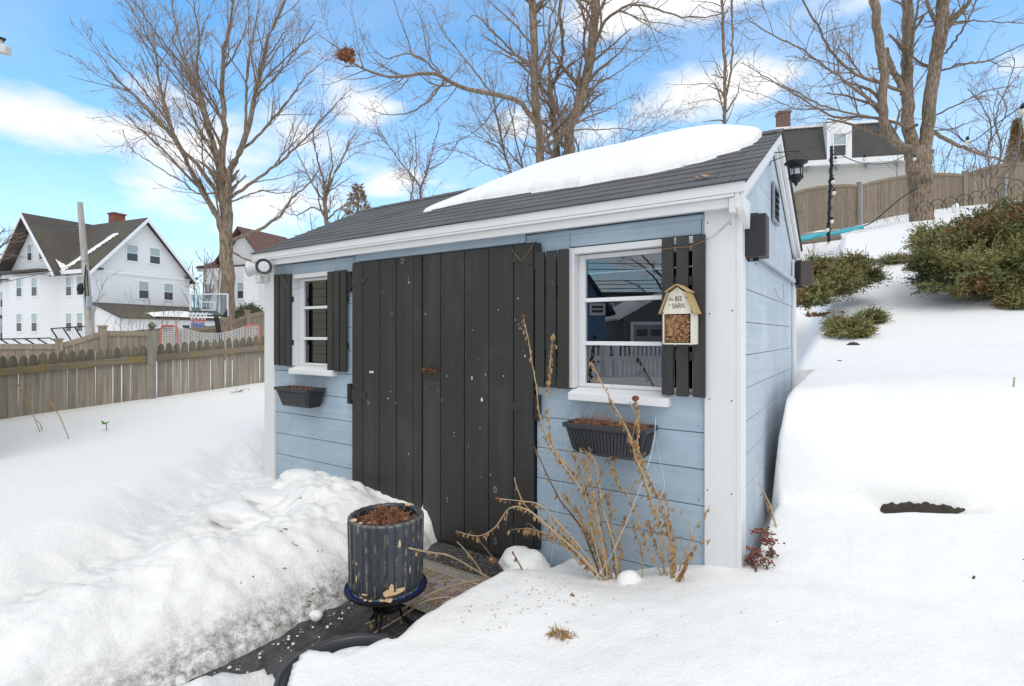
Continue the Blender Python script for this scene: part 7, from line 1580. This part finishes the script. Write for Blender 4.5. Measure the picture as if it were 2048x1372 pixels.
for lb, d, seed, L in (
    ('bare many stemmed tree at the right edge beside the maple', 21, 17, [([(1880, 900), (1860, 800), (1880, 660), (1830, 540), (1760, 460)], .05, .012, 0), ([(1900, 900), (1930, 760), (1900, 620), (1950, 480), (2020, 380)], .06, .012, 1), ([(1980, 900), (2020, 760), (2040, 600), (2100, 460)], .06, .015, 0), ([(1890, 720), (1960, 560), (1880, 440)], .035, .01, -1), ([(1780, 900), (1800, 800), (1720, 700), (1640, 620)], .03, .008, 1), ([(2000, 300), (1900, 330), (1810, 420)], .02, .006, 1)]),
    ('leafless shrub thicket in front of the fence at the right', 19, 18, [([(1870, 1000), (1850, 920), (1900, 830), (1990, 760)], .03, .008, 0), ([(1900, 990), (1960, 880), (2040, 800)], .03, .008, 0), ([(1830, 980), (1780, 900), (1700, 830)], .025, .006, 0), ([(1820, 980), (1830, 880), (1810, 800)], .025, .006, 1)])):
    tree('bare_tree', lb, d, L, TLs, seed, sc=c3, px0=1250, trunkmat='bark_grey')
# thin shrubs by the white house, far trees at the left
sh = [(1.6, .5, 25, .10, 7, .12, .05, .008, 3, 1.5), (2.5, .5, 30, .1, 4, .14, .1, .006, 3, .7)]
g9 = random.Random(5)
tree('bare_shrub', 'upright leafless shrub against the white house addition', 27, [([(x, 690), (x + g9.uniform(-6, 6), 650), (x + g9.uniform(-16, 16), 608 + g9.uniform(-12, 20))], .015, .006, 0) for x in range(228, 372, 9)], sh, 21, cat='shrub')
tree('bare_shrub', 'spindly leafless sapling beside the utility pole', 23, [([(188, 690), (186, 640), (195, 600), (205, 575), (216, 552)], .02, .006, 0), ([(186, 632), (178, 616), (184, 600)], .012, .005, 0), ([(196, 600), (204, 590), (213, 590)], .012, .005, 0), ([(188, 680), (215, 640), (240, 612)], .012, .005, 0)], sh, 22, cat='shrub')
tree('bare_tree', 'bare tree tops between the white houses on the left', 48, [([(x, 660), (x + g9.uniform(-6, 6), 600), (x + g9.uniform(-10, 10), 540 + g9.uniform(-25, 25))], .12, .03, g9.uniform(-3, 3)) for x in range(376, 436, 9)], [(1.0, .5, 32, .1, 7, .12, .2, .03, 3, 2.6), (1.6, .5, 34, .1, 5, .14, .1, .022, 3, 1.4)], 23, trunkmat='bark_grey', twigmat='twig_red')
tree('bare_tree', 'bare branches entering at the left edge above the white house roof', 34, [([(-60, 690), (-50, 600), (-30, 540), (-5, 500), (22, 478)], .2, .03, 0), ([(-40, 560), (-20, 530), (20, 515)], .06, .02, 0), ([(-45, 580), (-25, 500), (0, 470), (10, 455)], .06, .02, 0)], TLs, 24, trunkmat='bark_grey')
tree('bare_tree', 'bare tree standing behind the left eave of the shed', 34, [([(x, 660), (x + 4, 560), (x + g9.uniform(-14, 14), 500 + g9.uniform(-20, 20))], .12, .02, 0) for x in (560, 590, 620, 655)], TLs, 25, trunkmat='bark_grey', twigmat='twig_red')
# tree seen in the window glass
def refl_tree():
    t_ = tree('bare_tree', 'bare tree across the street reflected at top of right window', 24, [([(1330, 700), (1335, 600), (1345, 520), (1340, 430)], .2, .06, 0), ([(1338, 590), (1310, 560), (1280, 530), (1250, 515)], .07, .012, 0), ([(1343, 560), (1300, 530), (1270, 500), (1240, 505)], .07, .012, 0), ([(1343, 530), (1310, 490), (1290, 450)], .07, .015, 0), ([(1338, 600), (1300, 590), (1270, 570), (1245, 560)], .05, .012, 0), ([(1342, 550), (1380, 500), (1400, 440)], .08, .02, 0), ([(1336, 610), (1370, 580), (1410, 560)], .05, .012, 0)], TLs, 26, trunkmat='bark_grey', ground=False)
    for o in [t_] + list(t_.children):
        if o.type == 'MESH':
            v = np.empty(len(o.data.vertices) * 3, np.float32); o.data.vertices.foreach_get('co', v); v = v.reshape(-1, 3); v[:, 1] *= -1; o.data.vertices.foreach_set('co', v.ravel()); o.data.flip_normals(); o.data.update()
            o.matrix_parent_inverse = Matrix.Translation((t_.location.x, -t_.location.y, t_.location.z)).inverted()
    t_.location.y *= -1
refl_tree()
m = MB(); straw(m, P(640 + 128 / c1, 300 / c1, 14.1), 130, (.22, .1, .12), .28, 1.6, .006, 4); curls(m, P(640 + 140 / c1, 308 / c1, 14.1), 170, (.20, .12, .16), .07, 8); curls(m, P(640 + 168 / c1, 335 / c1, 14.1), 40, (.06, .05, .10), .06, 9)
tag(m.build('leaf_nest', 'rust_leaf'), 'clump of dead leaves caught near the tip of the long limb', 'nest')
# conifers
def conifer(label, px, pyt, pyb, d, rpx, seed, mat, dens):
    g = np.random.default_rng(seed); b = P(px, pyb, d); tp = P(px, pyt, d); H = tp.z - b.z; R0 = rpx / FOC * d; t = thing('conifer', label, 'tree', b); n = dens; u = g.random(n) ** .8; a = g.random(n) * 6.283; r = R0 * (1 - u) ** .9 * (.3 + .8 * g.random(n))
    C = np.stack([b.x + r * np.cos(a), b.y + r * np.sin(a), b.z + H * u - .15 * r], 1); dr = np.stack([np.cos(a), np.sin(a), .35 + 0 * a], 1) + g.normal(size=(n, 3)) * .4; dr /= np.linalg.norm(dr, axis=1)[:, None]
    s = g.normal(size=(n, 3)); s = np.cross(dr, s); s /= np.linalg.norm(s, axis=1)[:, None]; L = R0 * .28 * (.5 + g.random(n)); V = np.stack([C, C + dr * (L * .5)[:, None] + s * (L * .12)[:, None], C + dr * L[:, None], C + dr * (L * .5)[:, None] - s * (L * .12)[:, None]], 1).reshape(-1, 3)
    nmesh('foliage', V, np.arange(4 * n).reshape(-1, 4), mat, t, attr=np.repeat(g.random(n) * .8, 4)); m = MB(); m.tube([Vector((b.x, b.y, min(b.z - 1, hz(b.x, b.y) - .2))), b, tp], [R0 * .14, R0 * .12, .02], 6); m.build('trunk', 'bark', t)
conifer('small brown conifer above the left part of the shed roof', 716, 372, 470, 30, 40, 3, 'evergreen', 650)
conifer('narrow brown arborvitae behind the fence at the right edge', 2034, 240, 350, 26, 22, 4, 'evergreen', 5000)
juniper('rounded green bush beyond the fence near the maple trunk', [((P(498, 640, 24)), (.55, .5, .45)), ((P(486, 645, 23.6)), (.4, .4, .35))], 1600, 12, .16, 'bush_green', 'evergreen_bush', group=None)
tree('bare_shrub', 'dense twiggy brush along the fence right of the mansard house', 25, [([(x, 400), (x + g9.uniform(-8, 8), 350), (x + g9.uniform(-14, 14), 300 + g9.uniform(-20, 20))], .03, .008, 0) for x in range(1800, 1990, 12)], sh, 31, cat='shrub')

# ================================================================ sky, light, camera
w = bpy.data.worlds.new('World'); scene.world = w; w.use_nodes = True; nt = w.node_tree; nt.nodes.clear()
def wn(typ, **k):
    n = nt.nodes.new(typ)
    for a, b in k.items(): setattr(n, a, b)
    return n
def wl(a, b): nt.links.new(a, b)
def wm(op, a, b=0.0, c=0.0):
    n = wn('ShaderNodeMath', operation=op)
    for s, v in zip(n.inputs, (a, b, c)):
        if hasattr(v, 'is_output'): wl(v, s)
        else: s.default_value = v
    return n.outputs[0]
SUN_EL, SUN_AZ = math.radians(58), math.radians(132)      # azimuth clockwise from +Y
sky = wn('ShaderNodeTexSky', sky_type='NISHITA'); sky.sun_disc = False; sky.sun_elevation = SUN_EL; sky.sun_rotation = SUN_AZ; sky.altitude = 50; sky.air_density = 1.0; sky.dust_density = .4; sky.ozone_density = 2.2
tc = wn('ShaderNodeTexCoord'); sep = wn('ShaderNodeSeparateXYZ'); wl(tc.outputs['Generated'], sep.inputs[0])
az = wm('ARCTAN2', sep.outputs[0], sep.outputs[1]); el = wm('ARCSINE', sep.outputs[2])
mp = wn('ShaderNodeMapping'); mp.inputs['Scale'].default_value = (1, 1, 2.2); wl(tc.outputs['Generated'], mp.inputs['Vector'])
def wnoise(scale, det, rough, dist=.0):
    n = wn('ShaderNodeTexNoise'); wl(mp.outputs[0], n.inputs['Vector']); n.inputs['Scale'].default_value = scale; n.inputs['Detail'].default_value = det; n.inputs['Roughness'].default_value = rough; n.inputs['Distortion'].default_value = dist; return n.outputs['Fac']
nz = wnoise(4.2, 9, .5, .1)
dens = None
def dirs(px, py):
    v = FW + RT * ((px - 1024) / FOC); return math.atan2(v[0], v[1]), math.atan2((HOR - py) / FOC, math.hypot(*v))
for px, py, rx, ry, s in ((90, 225, 300, 62, 1.0), (300, 190, 130, 60, .8), (480, 300, 280, 75, .5), (740, 215, 150, 65, 1.0), (640, 300, 160, 90, .8), (780, 360, 120, 40, .5), (1340, 215, 190, 85, 1.0), (1480, 170, 130, 70, .8), (1180, 260, 190, 60, .7), (1270, 20, 330, 60, .9), (1780, -10, 420, 45, .6), (2010, 110, 110, 75, .9), (40, 430, 140, 45, .6), (330, 430, 240, 90, .55), (160, 530, 420, 60, .5), (560, 470, 220, 110, .8), (1760, 180, 150, 60, .35)):
    a0, e0 = dirs(px, py); a1, _ = dirs(px + rx, py); _, e1 = dirs(px, py - ry); a2, _ = dirs(px - rx, py); da = abs(a1 - a2) / 2; de = abs(e1 - e0)
    x = wm('DIVIDE', wm('SUBTRACT', az, a0), da); y = wm('DIVIDE', wm('SUBTRACT', el, e0), de); r = wm('SQRT', wm('ADD', wm('MULTIPLY', x, x), wm('MULTIPLY', y, y)))
    b = wm('MULTIPLY', wm('MAXIMUM', wm('SUBTRACT', 1.25, r), 0.0), s); dens = b if dens is None else wm('MAXIMUM', dens, b)
# unseen cloud cover behind the photographer, added to keep the light neutral
v0 = (math.sin(math.radians(150)), math.cos(math.radians(150)))
back = wm('ADD', wm('MULTIPLY', sep.outputs[0], v0[0]), wm('MULTIPLY', sep.outputs[1], v0[1]))
bk = wm('MULTIPLY', wm('MINIMUM', wm('MAXIMUM', wm('MULTIPLY', wm('ADD', back, .30), 2.2), 0.0), 1.0), 1.0)
top = wm('MINIMUM', wm('MAXIMUM', wm('MULTIPLY', wm('SUBTRACT', el, .60), 4.0), 0.0), 1.0)  # unseen overhead clouds, added so the skylight stays neutral
dens = wm('MAXIMUM', dens, wm('MAXIMUM', bk, top))
dn = wm('ADD', wm('MULTIPLY', dens, .62), wm('MULTIPLY', wm('SUBTRACT', nz, .5), 2.6))
sm_ = wn('ShaderNodeMapRange', interpolation_type='SMOOTHSTEP'); wl(dn, sm_.inputs['Value']); sm_.inputs['From Min'].default_value = .0; sm_.inputs['From Max'].default_value = .72; mask = sm_.outputs[0]
# thin veil toward the horizon
veil = wm('MULTIPLY', wm('POWER', wm('SUBTRACT', 1.0, wm('MAXIMUM', wm('MINIMUM', el, 1.0), 0.0)), 3.0), .62)
wisp = wm('MULTIPLY', wm('MAXIMUM', wm('SUBTRACT', wnoise(1.6, 7, .6, .5), .42), 0.0), 1.0)
mask = wm('MINIMUM', wm('ADD', wm('MAXIMUM', mask, veil), wisp), 1.0)
hs = wn('ShaderNodeMix', data_type='RGBA', blend_type='MULTIPLY'); hs.inputs[0].default_value = 1.0; wl(sky.outputs[0], hs.inputs[6]); SKYT = hs.inputs[7]; SKYT.default_value = (.60, 1.50, 1.80, 1)
bg1 = wn('ShaderNodeBackground'); wl(hs.outputs[2], bg1.inputs[0]); bg1.inputs[1].default_value = SKYS
bg2 = wn('ShaderNodeBackground'); cc = wn('ShaderNodeMix', data_type='RGBA'); wl(wnoise(5.0, 6, .5), cc.inputs[0]); cc.inputs[6].default_value = (.88, .91, .96, 1); cc.inputs[7].default_value = (1, .99, .975, 1); wl(cc.outputs[2], bg2.inputs[0]); bg2.inputs[1].default_value = CLOUDS
mx = wn('ShaderNodeMixShader'); wl(mask, mx.inputs[0]); wl(bg1.outputs[0], mx.inputs[1]); wl(bg2.outputs[0], mx.inputs[2]); ow = wn('ShaderNodeOutputWorld'); wl(mx.outputs[0], ow.inputs[0])
sd = Vector((math.sin(SUN_AZ) * math.cos(SUN_EL), math.cos(SUN_AZ) * math.cos(SUN_EL), math.sin(SUN_EL)))
L = bpy.data.lights.new('sun', 'SUN'); L.energy = SUNE; L.angle = math.radians(40); L.color = (1, .965, .92); so = bpy.data.objects.new('sun', L); COL.objects.link(so); so.rotation_euler = (-sd).to_track_quat('-Z', 'Y').to_euler()
cam = bpy.data.cameras.new('camera'); cam.sensor_width = 36; cam.lens = FOC / 2048 * 36; cam.shift_y = -(686 - HOR) / 2048; cam.clip_end = 1500; cam.clip_start = .02
co = bpy.data.objects.new('camera', cam); COL.objects.link(co); co.location = (CAM[0], CAM[1], CZ); co.rotation_euler = (math.pi / 2, 0, YAW); scene.camera = co
scene.view_settings.view_transform = 'Standard'; scene.view_settings.look = 'None'; scene.view_settings.gamma = 1; scene.view_settings.exposure = EXPO
scene.render.resolution_x = 1024; scene.render.resolution_y = 686
scene.cycles.transparent_max_bounces = 16; scene.cycles.max_bounces = 6
